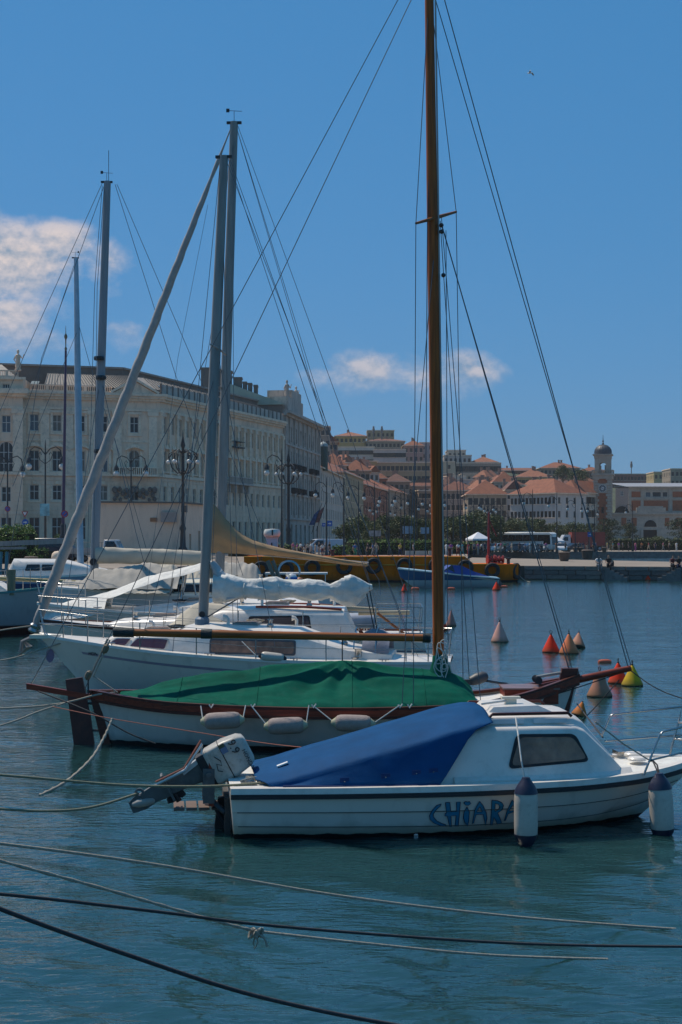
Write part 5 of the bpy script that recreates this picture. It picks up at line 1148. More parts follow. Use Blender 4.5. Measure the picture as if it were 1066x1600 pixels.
# ------------------------------------------------------------------ people
def person_mesh(pose):
    J = {}
    if pose == 'stand': J = dict(pel=(0, 0, .95), chest=(0, 0, 1.3), neck=(0, 0, 1.48), head=(0, .02, 1.6), top=(0, .02, 1.72), hl=(-.1, 0, .9), kl=(-.11, .03, .5), al=(-.11, 0, .09), tl=(-.12, .15, .04), hr=(.1, 0, .9), kr=(.11, .03, .5), ar=(.11, 0, .09), tr=(.12, .15, .04), sl=(-.19, 0, 1.4), el=(-.25, -.02, 1.12), wl=(-.24, .1, .88), fl=(-.23, .14, .79), sr=(.19, 0, 1.4), er=(.25, -.02, 1.12), wr=(.24, .08, .88), fr=(.23, .11, .79))
    if pose == 'walk': J = dict(pel=(0, 0, .93), chest=(0, .03, 1.28), neck=(0, .05, 1.46), head=(0, .08, 1.58), top=(0, .08, 1.70), hl=(-.1, 0, .88), kl=(-.1, .2, .52), al=(-.1, .28, .1), tl=(-.1, .42, .07), hr=(.1, 0, .88), kr=(.1, -.02, .48), ar=(.1, -.32, .14), tr=(.1, -.2, .05), sl=(-.19, .02, 1.38), el=(-.24, -.12, 1.12), wl=(-.22, -.08, .9), fl=(-.21, -.05, .82), sr=(.19, .02, 1.38), er=(.24, .1, 1.12), wr=(.21, .3, 1.0), fr=(.2, .36, .97))
    if pose == 'sit': J = dict(pel=(0, -.02, .12), chest=(0, .02, .48), neck=(0, .09, .66), head=(0, .14, .77), top=(0, .16, .89), hl=(-.1, 0, .1), kl=(-.12, .43, .16), al=(-.1, .46, -.28), tl=(-.1, .6, -.34), hr=(.1, 0, .1), kr=(.12, .42, .18), ar=(.13, .40, -.27), tr=(.13, .55, -.33), sl=(-.18, .05, .58), el=(-.26, .15, .34), wl=(-.14, .36, .26), fl=(-.06, .42, .24), sr=(.18, .05, .58), er=(.27, .16, .35), wr=(.14, .36, .28), fr=(.05, .42, .27))
    rad = dict(pel=.15, chest=.155, neck=.06, head=.10, top=.075, hl=.1, hr=.1, kl=.065, kr=.065, al=.045, ar=.045, tl=.04, tr=.04, sl=.07, sr=.07, el=.045, er=.045, wl=.032, wr=.032, fl=.035, fr=.035)
    ed = [('pel', 'chest'), ('chest', 'neck'), ('neck', 'head'), ('head', 'top'), ('pel', 'hl'), ('hl', 'kl'), ('kl', 'al'), ('al', 'tl'), ('pel', 'hr'), ('hr', 'kr'), ('kr', 'ar'), ('ar', 'tr'), ('chest', 'sl'), ('sl', 'el'), ('el', 'wl'), ('wl', 'fl'), ('chest', 'sr'), ('sr', 'er'), ('er', 'wr'), ('wr', 'fr')]
    ks_ = list(J); me = bpy.data.meshes.new('p'); me.from_pydata([J[k] for k in ks_], [(ks_.index(a), ks_.index(b)) for a, b in ed], [])
    ob = bpy.data.objects.new('p', me); COL.objects.link(ob); ob.modifiers.new('s', 'SKIN'); sv = ob.data.skin_vertices[0].data
    for i, k in enumerate(ks_): sv[i].radius = (rad[k], rad[k]*(.72 if k in ('pel', 'chest') else 1)); sv[i].use_root = (k == 'pel')
    ss = ob.modifiers.new('ss', 'SUBSURF'); ss.levels = 1; ss.render_levels = 1
    out = bpy.data.meshes.new_from_object(ob.evaluated_get(bpy.context.evaluated_depsgraph_get())); bpy.data.objects.remove(ob)
    neck = J['neck'][2]; hip = J['pel'][2]
    for p in out.polygons:
        c = p.center
        d_ = lambda k: (c - Vector(J[k])).length
        near = min(J, key=d_)
        if near in ('top',): mi = 3
        elif near in ('head',): mi = 3 if c.y < J['head'][1] - .01 or c.z > J['head'][2] + .06 else 0
        elif near in ('neck', 'wl', 'wr', 'fl', 'fr', 'el', 'er'): mi = 0 if near != 'neck' or c.z > neck - .02 else 1
        elif near in ('tl', 'tr'): mi = 4
        elif near in ('hl', 'hr', 'kl', 'kr', 'al', 'ar') or (near == 'pel'): mi = 2
        else: mi = 1
        p.material_index = mi; p.use_smooth = True
    out.name = 'person_' + pose
    for i in range(5): out.materials.append(MC['black_rubber'])
    return out
PM = {k: person_mesh(k) for k in ('stand', 'walk', 'sit')}
def cl(c): return mat('cloth_%d_%d_%d' % tuple(int(v*99) for v in c), c, .9, var=.12)
SKIN = mat('skin', (.45, .27, .19), .6, var=.05)
CN = dict(red=(.40, .03, .03), white=(.62, .62, .60), black=(.02, .02, .022), blue=(.05, .12, .30), grey=(.22, .22, .22), pink=(.50, .12, .22), magenta=(.30, .06, .26), green=(.03, .20, .11), yellow=(.50, .36, .05), orange=(.55, .16, .03), beige=(.42, .35, .26), navy=(.02, .03, .07), maroon=(.12, .02, .025), teal=(.05, .26, .30))
HAIR = [(.03, .02, .015), (.08, .05, .03), (.015, .013, .012), (.2, .13, .07)]
def person(px, d, pose, shirt, trous, label, rz=0, z=None, s=1.0, hair=0):
    o = inst('person', PM[pose], None, (X(px, d), d, GZ if z is None else z), rz, s); tag(o, label, 'person', None)
    for i, m in enumerate((SKIN, cl(CN[shirt]), cl(CN[trous]), cl(HAIR[hair]), cl(CN['black']))): o.material_slots[i].link = 'OBJECT'; o.material_slots[i].material = m
    return o
CROWD = [(434, 168, 'stand', 'maroon', 'black'), (441, 170, 'walk', 'grey', 'navy'), (458, 166, 'stand', 'pink', 'grey'), (464, 171, 'walk', 'magenta', 'beige'), (470, 168, 'stand', 'white', 'navy'), (477, 173, 'stand', 'navy', 'beige'), (481, 167, 'stand', 'beige', 'black'), (487, 170, 'walk', 'white', 'grey'), (493, 166, 'stand', 'beige', 'beige'), (499, 172, 'stand', 'black', 'grey'), (504, 167, 'walk', 'white', 'maroon'), (509, 169, 'stand', 'grey', 'black'), (515, 166, 'stand', 'black', 'black')]
cname = ['leftmost of the quay crowd', 'second from left in the quay crowd', 'third from left in the quay crowd', 'fourth from left in the quay crowd', 'fifth from left in the quay crowd', 'sixth from left in the quay crowd', 'middle of the quay crowd', 'just right of the crowd middle', 'right half of the quay crowd', 'under the small blue sign', 'under the square blue sign', 'second from right in the quay crowd', 'rightmost of the quay crowd']
for i, (px, d, po, a, b) in enumerate(CROWD): person(px, d, po, a, b, 'person in %s top, %s trousers, %s' % (a, b, cname[i]), rz=R(160 + 37*i), hair=i % 4, s=1.0 + .03*((i*7) % 5 - 2))
OTH = [(555, 150, 'walk', 'blue', 'green', 'person in blue top above the left barge bollards'), (575, 160, 'stand', 'black', 'black', 'person in black standing before the long hedge'), (583, 165, 'walk', 'blue', 'grey', 'person in blue bending beside the hedge'), (588, 165, 'walk', 'beige', 'grey', 'person in beige walking beside the hedge'), (625, 160, 'walk', 'yellow', 'navy', 'person in yellow top left of the concrete blocks'), (646, 150, 'stand', 'grey', 'navy', 'person in grey behind the concrete blocks'), (698, 165, 'stand', 'white', 'white', 'person in white just right of the wooden mast'), (716, 168, 'walk', 'white', 'maroon', 'person in white top right of the mast'), (723, 170, 'walk', 'teal', 'teal', 'person in teal right of the mast'), (732, 172, 'stand', 'red', 'red', 'person in bright red at the market tent'), (741, 190, 'stand', 'grey', 'navy', 'person in grey under the white tent'), (747, 190, 'stand', 'pink', 'grey', 'person in pink under the white tent'), (752, 191, 'walk', 'white', 'black', 'person in white under the white tent'), (789, 225, 'stand', 'green', 'black', 'person in green before the coach rear'), (812, 228, 'stand', 'navy', 'black', 'person in navy before the coach'), (821, 226, 'walk', 'blue', 'navy', 'person in blue before the coach front'), (837, 230, 'walk', 'white', 'white', 'person in white near the coach door'), (846, 232, 'stand', 'grey', 'black', 'person in grey near the coach door'), (869, 236, 'stand', 'orange', 'orange', 'person in bright orange left of the white head on car'), (904, 246, 'walk', 'black', 'black', 'person in black right of the lorry'), (911, 250, 'stand', 'navy', 'grey', 'person in navy right of the lorry'), (927, 256, 'stand', 'navy', 'black', 'person in navy below the blue sign'), (936, 262, 'walk', 'white', 'grey', 'left of two people in white under the pine'), (941, 262, 'walk', 'white', 'beige', 'right of two people in white under the pine'), (967, 258, 'stand', 'magenta', 'grey', 'left person in magenta on the far quay'), (982, 256, 'stand', 'black', 'black', 'person in black on the far quay'), (993, 258, 'stand', 'pink', 'magenta', 'right person in pink on the far quay'), (1024, 260, 'walk', 'navy', 'navy', 'person in navy walking on the far quay')]
for i, (px, d, po, a, b, lb) in enumerate(OTH): person(px, d, po, a, b, lb, rz=R(53*i), hair=i % 4)
RP = random.Random(9); CK = list(CN)
for i, (px, d) in enumerate([(775, 222), (783, 230), (800, 222), (828, 224), (853, 240), (861, 246), (884, 238), (899, 250), (917, 252), (931, 258), (949, 255), (958, 262), (973, 262), (1003, 256), (1014, 262), (1036, 258), (1046, 262), (1057, 257), (705, 172), (758, 200), (765, 205)]):
    a, b = CK[i*5 % 14], RP.choice(('black', 'grey', 'navy', 'beige', 'white')); person(px, d, RP.choice(('stand', 'walk')), a, b, 'small figure in %s top, %s trousers, %s' % (a, b, 'near the tent' if px < 770 else ('by the coach' if px < 860 else ('left of the clock tower' if px < 940 else 'before the market hall'))), rz=RP.uniform(0, 6), hair=i % 4)
car(742, 244, R(190), (.12, .13, .15), 'dark grey car left behind the white market tent'); car(853, 243, R(240), (.35, .36, .38), 'silver car between the coach and the small tent'); car(912, 262, R(200), (.40, .04, .03), 'red car right of the container lorry')
zt4 = PZ
person(935, 109.0, 'sit', 'white', 'grey', 'person in white sitting on the mole edge, left one of the middle pair', R(190), PZ-.02, hair=1); person(951, 108.7, 'sit', 'black', 'black', 'person in black with white cap sitting on the mole edge', R(175), PZ-.02, hair=3)
person(1051, 106.9, 'sit', 'maroon', 'black', 'person in dark red sitting at the right end of the mole', R(190), PZ-.02, hair=0); person(1061, 106.7, 'sit', 'black', 'navy', 'person in black sitting at the very right on the mole', R(170), PZ-.02, hair=2)
tag(inst('backpack', (lambda q: (q.loft([[Vector((.17*c_*k, .1*s_*k, z_)) for c_, s_ in ((-1, -1), (1, -1), (1, 1), (-1, 1))] for z_, k in ((0, .9), (.05, 1), (.3, 1), (.4, .8), (.44, .4))]), q.mesh('backpack', M_black, 40))[1])(MB()), None, (X(957, 108.9), 109.2, PZ)), 'black backpack beside the seated person with white cap', 'bag')
# ------------------------------------------------------------------ orange barge
bd = 105.5
bg_ = empty('work_barge', (X(600, bd), bd, 0), 0, 'long orange work barge with black tyre fenders moored along the quay', 'barge')
bx0, bx1 = X(385, bd), X(806, bd); ox = X(600, bd); q = MB()
def bsec(x, w0, zt_, zb): return [Vector((x, -w0, zt_)), Vector((x, -w0+.08, .55)), Vector((x, -w0+.5, zb)), Vector((x, w0-.5, zb)), Vector((x, w0-.08, .55)), Vector((x, w0, zt_))]
S = []
for i in range(31):
    t_ = i/30; x = lerp(bx0, bx1, t_) - ox; en = max(0, (t_-.93)/.07)
    zt_ = 1.86 - .55*max(0, min(1, (t_-.80)/.012))
    S.append(bsec(x, 2.6 - 1.0*en*en, zt_, -.6 + .6*en))
q.loft(S); hb = fixn(q.build('hull', hull_mat('barge_paint', (.95, .18, .006), (.035, .032, .03), .14, (.16, .07, .03), None, .5, .5, .08), bg_, sm=30))
q = MB(); xe = lerp(bx0, bx1, .80) - ox
q.tube([(bx0-ox, -2.66, 1.25), (xe-.3, -2.66, 1.25)], .05, 6); q.tube([(bx0-ox, -2.64, 1.84), (xe, -2.64, 1.84)], .06, 6); q.tube([(xe, -2.62, 1.3), (bx1-ox-1.6, -2.62, 1.3)], .06, 6); q.build('rubbing_strake', M_orange, bg_)
T = MB(); T.lathe([(.34, -.12), (.42, -.17), (.56, -.17), (.63, -.1), (.63, .1), (.56, .17), (.42, .17), (.34, .12), (.34, -.12)], 22, (0, 0, 0), (0, 1, 0)); Tm = T.mesh('tyre', M_rubber, 40)
for px, py in ((408, 889), (447, 889), (488, 887), (538, 885), (584, 884), (632, 884), (682, 884), (727, 887), (769, 891)):
    o = inst('tyre', Tm, bg_, (X(px, bd-2.7)-ox, -2.84, Z(py, bd-2.7)), 0, .94 if px != 769 else .88); o.rotation_euler = (0, R(px*7 % 60), 0)
    q = MB(); q.tube([(0, 0, .6), (.05, .1, max(.7, 1.86-Z(py, bd-2.7)))], .025, 5); r_ = q.build('rope', M_roped, bg_); r_.location = o.location
o = inst('tyre', Tm, bg_, (X(803, bd-1)-ox+.1, -1.5, Z(892, bd-1)), R(55), .95)
t_ = text_mesh('6', .55, mat('barge_number', (.10, .05, .02), .6)); o = inst('number', t_, bg_, (X(613, bd-2.7)-ox, -2.61, Z(871.5, bd-2.7))); o.rotation_euler = (R(90), 0, 0)
M_bred = mat('winch_red', (.22, .025, .025), .55, var=.3)
q = MB(); q.tube([(X(762, bd)-ox, -.6, 1.3), (X(763, bd)-ox, -.6, Z(800, bd))], [.11, .07], 8); q.tube([(X(763, bd)-ox, -.6, Z(812, bd)), (X(775, bd)-ox, -.5, Z(838, bd))], .05, 6); q.build('red_derrick', M_bred, bg_)
for dx, r_ in ((766, .3), (773, .24), (779, .26)): q = MB(); q.lathe([(r_*1.2, -.3), (r_*1.2, -.24), (r_*.6, -.2), (r_*.6, .2), (r_*1.2, .24), (r_*1.2, .3)], 12, (X(dx, bd)-ox, -.6, 1.62), (1, .2, 0)); q.build('winch', M_bred, bg_, sm=40)
q = MB(); q.box(X(764, bd)-ox, X(784, bd)-ox, -1.2, .8, 1.3, 1.42); q.build('winch_base', M_bred, bg_)
for px, h in ((430, .5), (520, .4), (700, .5), (790, .35)): q = MB(); q.lathe([(.12, 0), (.12, h), (.2, h+.02), (.2, h+.1), (0, h+.12)], 10, (X(px, bd)-ox, -1.8, 1.86 if px < 740 else 1.3)); q.build('bitt', M_iron, bg_, sm=40)
rd = empty('radar_scanner', (X(425, 104), 104.3, 1.86), 0, 'white boxy radar scanner on a pale post above the tan sail', 'radar')
q = MB(); q.loft([[Vector((a*w_, b*w_*.8, z_)) for a, b in ((-1, -1), (1, -1), (1, 1), (-1, 1))] for z_, w_ in ((0, .40), (1.3, .42), (1.4, .48))]); fixn(q.build('post', mat('radar_post', (.42, .47, .52), .5), rd))
q = MB(); q.lathe([(.42, 1.42), (.55, 1.46), (.62, 1.6), (.6, 1.85), (.52, 1.98), (0, 2.02)], 18); q.build('dome', mat('radar_white', (.62, .60, .53), .5), rd, sm=40)
q = MB(); q.box(.0, .1, -.64, -.55, 1.55, 1.95); q.build('bracket', M_black, rd); q = MB(); q.box(-.06, .04, -.36, -.33, .3, 1.0); q.build('cable_cover', M_black, rd)
tag(MB().tube(catenary(W(807, 893, 104.5), W(829, 909, 103), .2, 8), .03, 5).build('mooring_rope', M_rope), 'pale mooring rope from the barge bow into the water', 'rope')
# ------------------------------------------------------------------ boats: hull helper
class Hull:
    def __init__(s, b, zs, zk, p, xs, xb, strakes=(), lap=.016):
        s.b, s.zs, s.zk, s.p, s.xs, s.xb, s.strakes, s.lap = b, zs, zk, p, xs, xb, strakes, lap
    def B(s, q): return smooth_interp(s.b, q)
    def ZS(s, q): return smooth_interp(s.zs, q)
    def off(s, t):
        if not s.strakes: return 0
        st = [0.0] + list(s.strakes) + [1.0]
        for a, b in zip(st, st[1:]):
            if t <= b: return s.lap * (1 - (t - a)/(b - a))
        return 0
    def pt(s, q, t, side=-1, out=0.0):
        x0, x1 = s.xs(t), s.xb(t); zs, zk = s.ZS(q), smooth_interp(s.zk, q); b = s.B(q)
        y = b * max(0.0, t) ** interp(s.p, q) + (s.off(t) if b > .05 else 0) + out
        return Vector((x0 + (x1 - x0)*q, side*y, zk + (zs - zk)*t))
    def find(s, x, z):                   # (station, girth) of a point of the topsides
        q, t = .5, .5
        for _ in range(12):
            zk, zs = smooth_interp(s.zk, q), s.ZS(q); t = (z - zk)/(zs - zk); x0, x1 = s.xs(t), s.xb(t); q = min(1, max(0, (x - x0)/(x1 - x0)))
        return q, t
    def y(s, x, z):
        q, t = s.find(x, z); return s.B(q) * max(0, t) ** interp(s.p, q) + s.off(t)
    def mesh(s, root, m, n=56, name='hull'):
        ts = [0, .08, .16, .24, .32, .4, .5, .6, .7, .8, .9, 1.0]
        for k in s.strakes: ts += [k - .004, k + .004]
        ts = sorted(set(ts)); q = MB(); sec = []
        for i in range(n+1):
            u = i/n; sec.append([s.pt(u, t, 1) for t in reversed(ts)] + [s.pt(u, t, -1) for t in ts])
        q.loft(sec, False, False)
        if s.B(0) > .05: q.poly(sec[0])
        ob = q.build(name, m, root, sm=28); return fixn(ob)
    def deck(s, root, m, drop=.04, crown=.05, n=40, q0=0.0, q1=1.0, inset=.02):
        q = MB(); secs = []
        for i in range(n+1):
            u = lerp(q0, q1, i/n); b = max(.005, s.B(u) - inset); z = s.ZS(u) - drop; x = s.pt(u, 1).x
            secs.append([Vector((x, b*k/4, z + crown*(1 - (k/4)**2))) for k in range(-4, 5)])
        q.loft(secs, False, False); return q.build('deck', m, root, sm=40)
    def rail(s, root, name, m, h, w, dz=0.0, out=.0, q0=0.0, q1=1.0, n=50, t=1.0, sides=(-1, 1)):
        """strip of rectangular section following the sheer"""
        for sd in sides:
            q = MB(); secs = []
            for i in range(n+1):
                u = lerp(q0, q1, i/n); p = s.pt(u, t, sd, out) + Vector((0, 0, dz)); v = Vector((0, sd*w, 0)); z = Vector((0, 0, h/2))
                secs.append([p - v*.5 - z, p + v*.5 - z, p + v*.5 + z, p - v*.5 + z])
            q.loft(secs); fixn(q.build(name, m, root, sm=30))
def mast_obj(root, name, m, p0, p1, r0, r1, flat=.72, n=12):
    q = MB(); p0, p1 = Vector(p0), Vector(p1); secs = []
    for i in range(13):
        t = i/12; p = p0.lerp(p1, t); r = lerp(r0, r1, max(0, (t-.6)/.4) if t > .6 else 0)
        secs.append([p + Vector((r*math.cos(2*math.pi*k/n), r*flat*math.sin(2*math.pi*k/n), 0)) for k in range(n)])
    q.loft(secs); return fixn(q.build(name, m, root, sm=50))
def wire(root, name, pts, r, m, n=6): return MB().tube(pts, r, n).build(name, m, root)
def lumpy(root, name, m, path, prof, seed, amp=.2, nang=20, nlen=70, fsc=2.2, twist=0.0):
    """bundled cloth: loft along a path, radius prof(t)->(ry, rz), folded by noise"""
    q = MB(); secs = []
    path = [Vector(p) for p in path]
    def P(t):
        f = t*(len(path)-1); i = min(int(f), len(path)-2); return path[i].lerp(path[i+1], f-i)
    for i in range(nlen+1):
        t = i/nlen; p = P(t); d = (P(min(1, t+.01)) - P(max(0, t-.01))).normalized(); a = d.cross(Vector((0, 0, 1))).normalized(); b = a.cross(d); ry, rz = prof(t); s = []
        for k in range(nang):
            an = 2*math.pi*k/nang
            L0 = t*(P(1)-P(0)).length; c_, s_ = math.cos(an), math.sin(an); rd = lambda p_: 1 - 2.6*abs(noise.noise(p_))
            f = 1 + amp*.7*noise.noise(Vector((c_*1.1 + seed, s_*1.1, L0*fsc*.8))) + amp*.42*rd(Vector((c_*1.7 + seed, s_*1.7 + L0*.8, L0*fsc*1.2))) + amp*.22*rd(Vector((c_*3.4 + L0, s_*3.4 + seed, L0*fsc*2.6)))
            s.append(p + a*(ry*math.cos(an)*f) + b*(rz*math.sin(an)*f))
        secs.append(s)
    q.loft(secs); return fixn(q.build(name, m, root, sm=70))
def boat_root(name, label, cat, stern, bow):
    """stern and bow: (px, d) of the sheer ends on the centre line; local x runs stern -> bow"""
    S_, B_2 = Vector((X(*stern), stern[1], 0)), Vector((X(*bow), bow[1], 0)); dv = B_2 - S_
    e = empty(name, S_, math.atan2(dv.y, dv.x), label, cat)
    inv = (Matrix.Translation(S_) @ Matrix.Rotation(math.atan2(dv.y, dv.x), 4, 'Z')).inverted()
    return e, dv.length, (lambda px, py, d: inv @ W(px, py, d)), inv
def cabin(root, secs, m, name='cabin', step=False):
    """secs: list of (x, base half width, base z, shoulder half width, shoulder z, roof half width, roof z, crown)"""
    q = MB(); S = []
    for (x, yb, zb, ysh, zsh, yr, zr, cr) in secs:
        half = [(yb, zb), (lerp(yb, ysh, .5), lerp(zb, zsh, .52)), (ysh, zsh), (lerp(ysh, yr, .35), lerp(zsh, zr, .55)), (yr, zr), (yr*.5, zr + (cr-zr)*.75)]
        if step: k_ = (zr-zsh); half = [(yb, zb), (lerp(yb, ysh, .5), lerp(zb, zsh, .5)), (lerp(yb, ysh, .95), zsh-.12*k_-.012), (ysh-.006, zsh+.01), (lerp(ysh, yr, .3), zsh+.12*k_+.016), (yr+.012, zsh+.2*k_+.018), (yr, zsh+.25*k_+.02), (yr-.012, zr-.02), (yr-.03, zr), (yr*.5, zr + (cr-zr)*.75)]
        S.append([Vector((x, y, z)) for y, z in half] + [Vector((x, 0, cr))] + [Vector((x, -y, z)) for y, z in reversed(half)])
    q.loft(S, True, True); return fixn(q.build(name, m, root, sm=38))
def cabin_y(secs, x, z):                # half width of the cabin side at (x, z)
    for a, b in zip(secs, secs[1:]):
        if a[0] <= x <= b[0] or b[0] <= x <= a[0]:
            t = (x - a[0])/(b[0]-a[0]); v = [lerp(p, q, t) for p, q in zip(a, b)]
            k = (z - v[2])/(v[4]-v[2]) if v[4] != v[2] else 0
            return lerp(v[1], v[3], min(1, max(0, k)))
    return secs[0][1]
def rounded(poly, r=.04, n=4):
    out = []; m = len(poly)
    for i in range(m):
        p, a, b = Vector((*poly[i], 0)), Vector((*poly[i-1], 0)), Vector((*poly[(i+1) % m], 0))
        u, v = (a-p), (b-p); rr = min(r, u.length*.45, v.length*.45); s, e = p + u.normalized()*rr, p + v.normalized()*rr
        for k in range(n+1):
            t = k/n; out.append(((1-t)**2*s.x + 2*t*(1-t)*p.x + t*t*e.x, (1-t)**2*s.y + 2*t*(1-t)*p.y + t*t*e.y))
    return out
def cab_window(root, secs, poly, gm, fm=None, r=.05, sides=(-1, 1), fr=.03):
    c = (sum(p[0] for p in poly)/len(poly), sum(p[1] for p in poly)/len(poly))
    for sd in sides:
        def put(pl, o): return [Vector((x, sd*(cabin_y(secs, x, z)+o), z)) for x, z in pl]
        big = [(c[0] + (x-c[0])*(1 + fr/ max(.05, abs(x-c[0]))), c[1] + (z-c[1])*(1 + fr/max(.05, abs(z-c[1])))) for x, z in poly]
        q = MB(); q.prism(put(rounded(big, r), .014), (0, -sd*.05, 0)); w = fixn(q.build('window', fm or M_black, root))
        q = MB(); q.prism(put(rounded(poly, r), .026), (0, -sd*.04, 0)); fixn(q.build('pane', gm, w))
def pulpit(root, H, q0, h, m=M_steel, r=.0125, front=.05, stern=False, name='pulpit'):
    u = [q0, (q0 + (0 if stern else 1))/2, (.01 if stern else .985)]
    q = MB(); P_ = []
    for sd in (-1, 1): P_.append([H.pt(k, 1, sd, -.05) for k in u])
    def up(v, e=0): return v + Vector((e, 0, h))
    tip = Vector((-.06 if stern else .12, 0, 0))
    for rail_h in (1.0, .5):
        a = [v + Vector((0, 0, h*rail_h)) for v in P_[0]]; b = [v + Vector((0, 0, h*rail_h)) for v in P_[1]]
        a[-1] = a[-1] + tip; b[-1] = b[-1] + tip
        if rail_h == 1.0: q.tube([P_[0][0], a[0].lerp(P_[0][0], .12)] + a + b[::-1] + [b[0].lerp(P_[1][0], .12), P_[1][0]], r, 8)
        else: q.tube(a, r*.8, 6); q.tube(b, r*.8, 6)
    for sd in (0, 1):
        for k in (1, 2): q.tube([P_[sd][k], P_[sd][k] + Vector((0, 0, h)) + (tip if k == 2 else Vector())], r, 8)
    return q.build(name, m, root, sm=50)
def stanchions(root, H, qs, h, sides=(-1, 1)):
    for sd in sides:
        for u in qs: p = H.pt(u, 1, sd, -.05); wire(root, 'stanchion', [p, p + Vector((0, 0, h))], .012, M_steel)
        for k in (1.0, .5): wire(root, 'lifeline', [H.pt(u, 1, sd, -.05) + Vector((0, 0, h*k)) for u in qs], .005, M_steel, 5)
YP = [(0, .30), (.5, .33), (.8, .5), (1, .85)]
def fender(label, p, axis, L_, r, body, cap, ropes, m_rope=M_ropew, grp=None):
    """inflated fender centred at p with its length along axis; ropes: polylines in world space"""
    e = empty('fender', p, 0, label, 'fender', grp); ax = Vector(axis).normalized(); h = L_/2
    q = MB(); q.lathe([(r*.62, -h*.80), (r*.85, -h*.72), (r*.97, -h*.58), (r, -h*.3), (r, h*.3), (r*.97, h*.58), (r*.85, h*.72), (r*.62, h*.80)], 20, (0, 0, 0), ax); q.build('body', body, e, sm=50)
    for s in (-1, 1):
        q = MB(); pr = [(r*.985, h*.6), (r*.90, h*.70), (r*.66, h*.86), (r*.40, h*.98), (r*.30, h*1.06), (0, h*1.07)] if cap is M_navy else [(r*.64, h*.79), (r*.4, h*.9), (r*.28, h*.98), (0, h)]
        q.lathe([(a + .003, s*b) for a, b in pr], 18, (0, 0, 0), ax); q.build('end_cap', cap, e, sm=50)
    for rp in ropes: q = MB(); q.tube([Vector(v) for v in rp], .0085, 6); q.build('rope', m_rope, e, world=True)
    return e

# ------------------------------------------------------------------ small motorboat with the blue cover (foreground)
b1 = empty('motorboat', (-1.135, 14.95, 0), R(7), 'white lapstrake motorboat lettered CHIARA with small cabin, nearest boat', 'boat')
inv1 = (Matrix.Translation(b1.location) @ Matrix.Rotation(R(7), 4, 'Z')); mat1 = inv1.copy(); inv1 = inv1.inverted()
H1 = Hull([(0, .80), (.25, .95), (.45, 1.0), (.65, .93), (.8, .72), (.9, .44), (.96, .2), (1, 0.005)], [(0, .47), (.5, .49), (.8, .515), (1, .58)], [(0, -.22), (.7, -.28), (.9, -.2), (1, -.05)], [(0, .26), (.5, .30), (.8, .5), (1, .85)], lambda t: -.06*t, lambda t: 4.35 + .75*t, (.51, .73), .012)
M_h1 = hull_mat('motorboat_gelcoat', (.78, .70, .60), (.012, .012, .014), .045, (.20, .21, .10), None, .25, .12)
H1.mesh(b1, M_h1)
for t_ in (.51, .73): H1.rail(b1, 'plank_seam', mat('seam_dirt', (.07, .085, .075), .8), .009, .006, .0, .012, 0.01, .985, 50, t_)  # thin dark bead drawn along each plank lap line
H1.rail(b1, 'rubbing_strake', M_black, .045, .045, -.02, .015)
H1.rail(b1, 'gunwale', M_white, .06, .12, .036, -.035)
H1.deck(b1, M_deck, -.03, .04)
C1 = [(1.85, .82, .50, .72, .84, .62, .90, .96), (2.25, .80, .50, .71, .98, .61, 1.06, 1.11), (2.55, .80, .50, .70, 1.05, .60, 1.17, 1.215), (3.2, .77, .50, .68, 1.05, .58, 1.17, 1.215), (3.52, .74, .50, .655, 1.045, .55, 1.155, 1.20), (3.62, .73, .50, .64, 1.0, .54, 1.11, 1.15), (3.92, .67, .52, .62, .72, .50, .78, .81), (4.02, .66, .52, .60, .62, .46, .63, .65)]
cabin(b1, C1, M_white, step=True)
cab_window(b1, C1, [(2.80, .70), (3.62, .75), (3.47, .975), (2.90, .985)], M_tglass, M_black, .06)
q = MB(); q.prism([(3.66, y_, z_) for y_, z_ in ((-.42, .86), (.42, .86), (.38, 1.03), (-.38, 1.03))], (.03, 0, -.01));
o = fixn(q.build('windscreen', M_tglass, b1))
for v_ in o.data.vertices: v_.co.x = 3.62 + (1.11 - v_.co.z)*.30/.42*1.02 + .012 + (0.02 if v_.co.x > 3.67 else 0)
for sd in (-1, 1):                        # moulded plinth below the cabin side
    q = MB(); q.loft([[Vector((x_, sd*(y_+.04), .50)), Vector((x_, sd*(y_+.04), .565)), Vector((x_, sd*(y_-.06), .63)), Vector((x_, sd*(y_-.06), .50))] for x_, y_ in ((2.2, .80), (3.2, .775), (3.6, .735), (4.0, .66), (4.14, .60))])
    fixn(q.build('cabin_moulding', M_white, b1, sm=40))
for sd in (-1, 1):
    q = MB(); q.tube([(2.62, sd*.575, 1.175), (2.65, sd*.575, 1.205), (3.46, sd*.545, 1.205), (3.5, sd*.545, 1.17)], .017, 8); q.build('grab_rail', M_mahogd, b1)
    for x0, x1 in ((2.62, 2.98), (3.08, 3.44)):
        q = MB(); q.obox(((x0+x1)/2, sd*(.598 if x0 < 3 else .583), 1.133), ((x1-x0)/2, sd*-.004, 0), (0, .014, .0), (0, 0, .022)); fixn(q.build('vent_strip', M_swhite, b1))
q = MB(); q.loft([[Vector((x_, y_, z_)) for y_, z_ in ((-.36, 1.16), (-.33, hz), (.33, hz), (.36, 1.16))] for x_, hz in ((2.65, 1.18), (2.72, 1.25), (3.2, 1.262), (3.36, 1.19))]); fixn(q.build('roof_hatch', M_white, b1, sm=40))
q = MB(); q.box(2.9, 3.02, -.12, -.06, 1.25, 1.31); q.box(2.86, 3.06, -.13, -.05, 1.31, 1.335); fixn(q.build('roof_cleat', M_cream, b1))
q = MB(); q.tube([(2.62, -.2, 1.27), (2.8, -.15, 1.285), (2.95, -.1, 1.295)], .012, 6); q.build('roof_rope', M_ropew, b1)
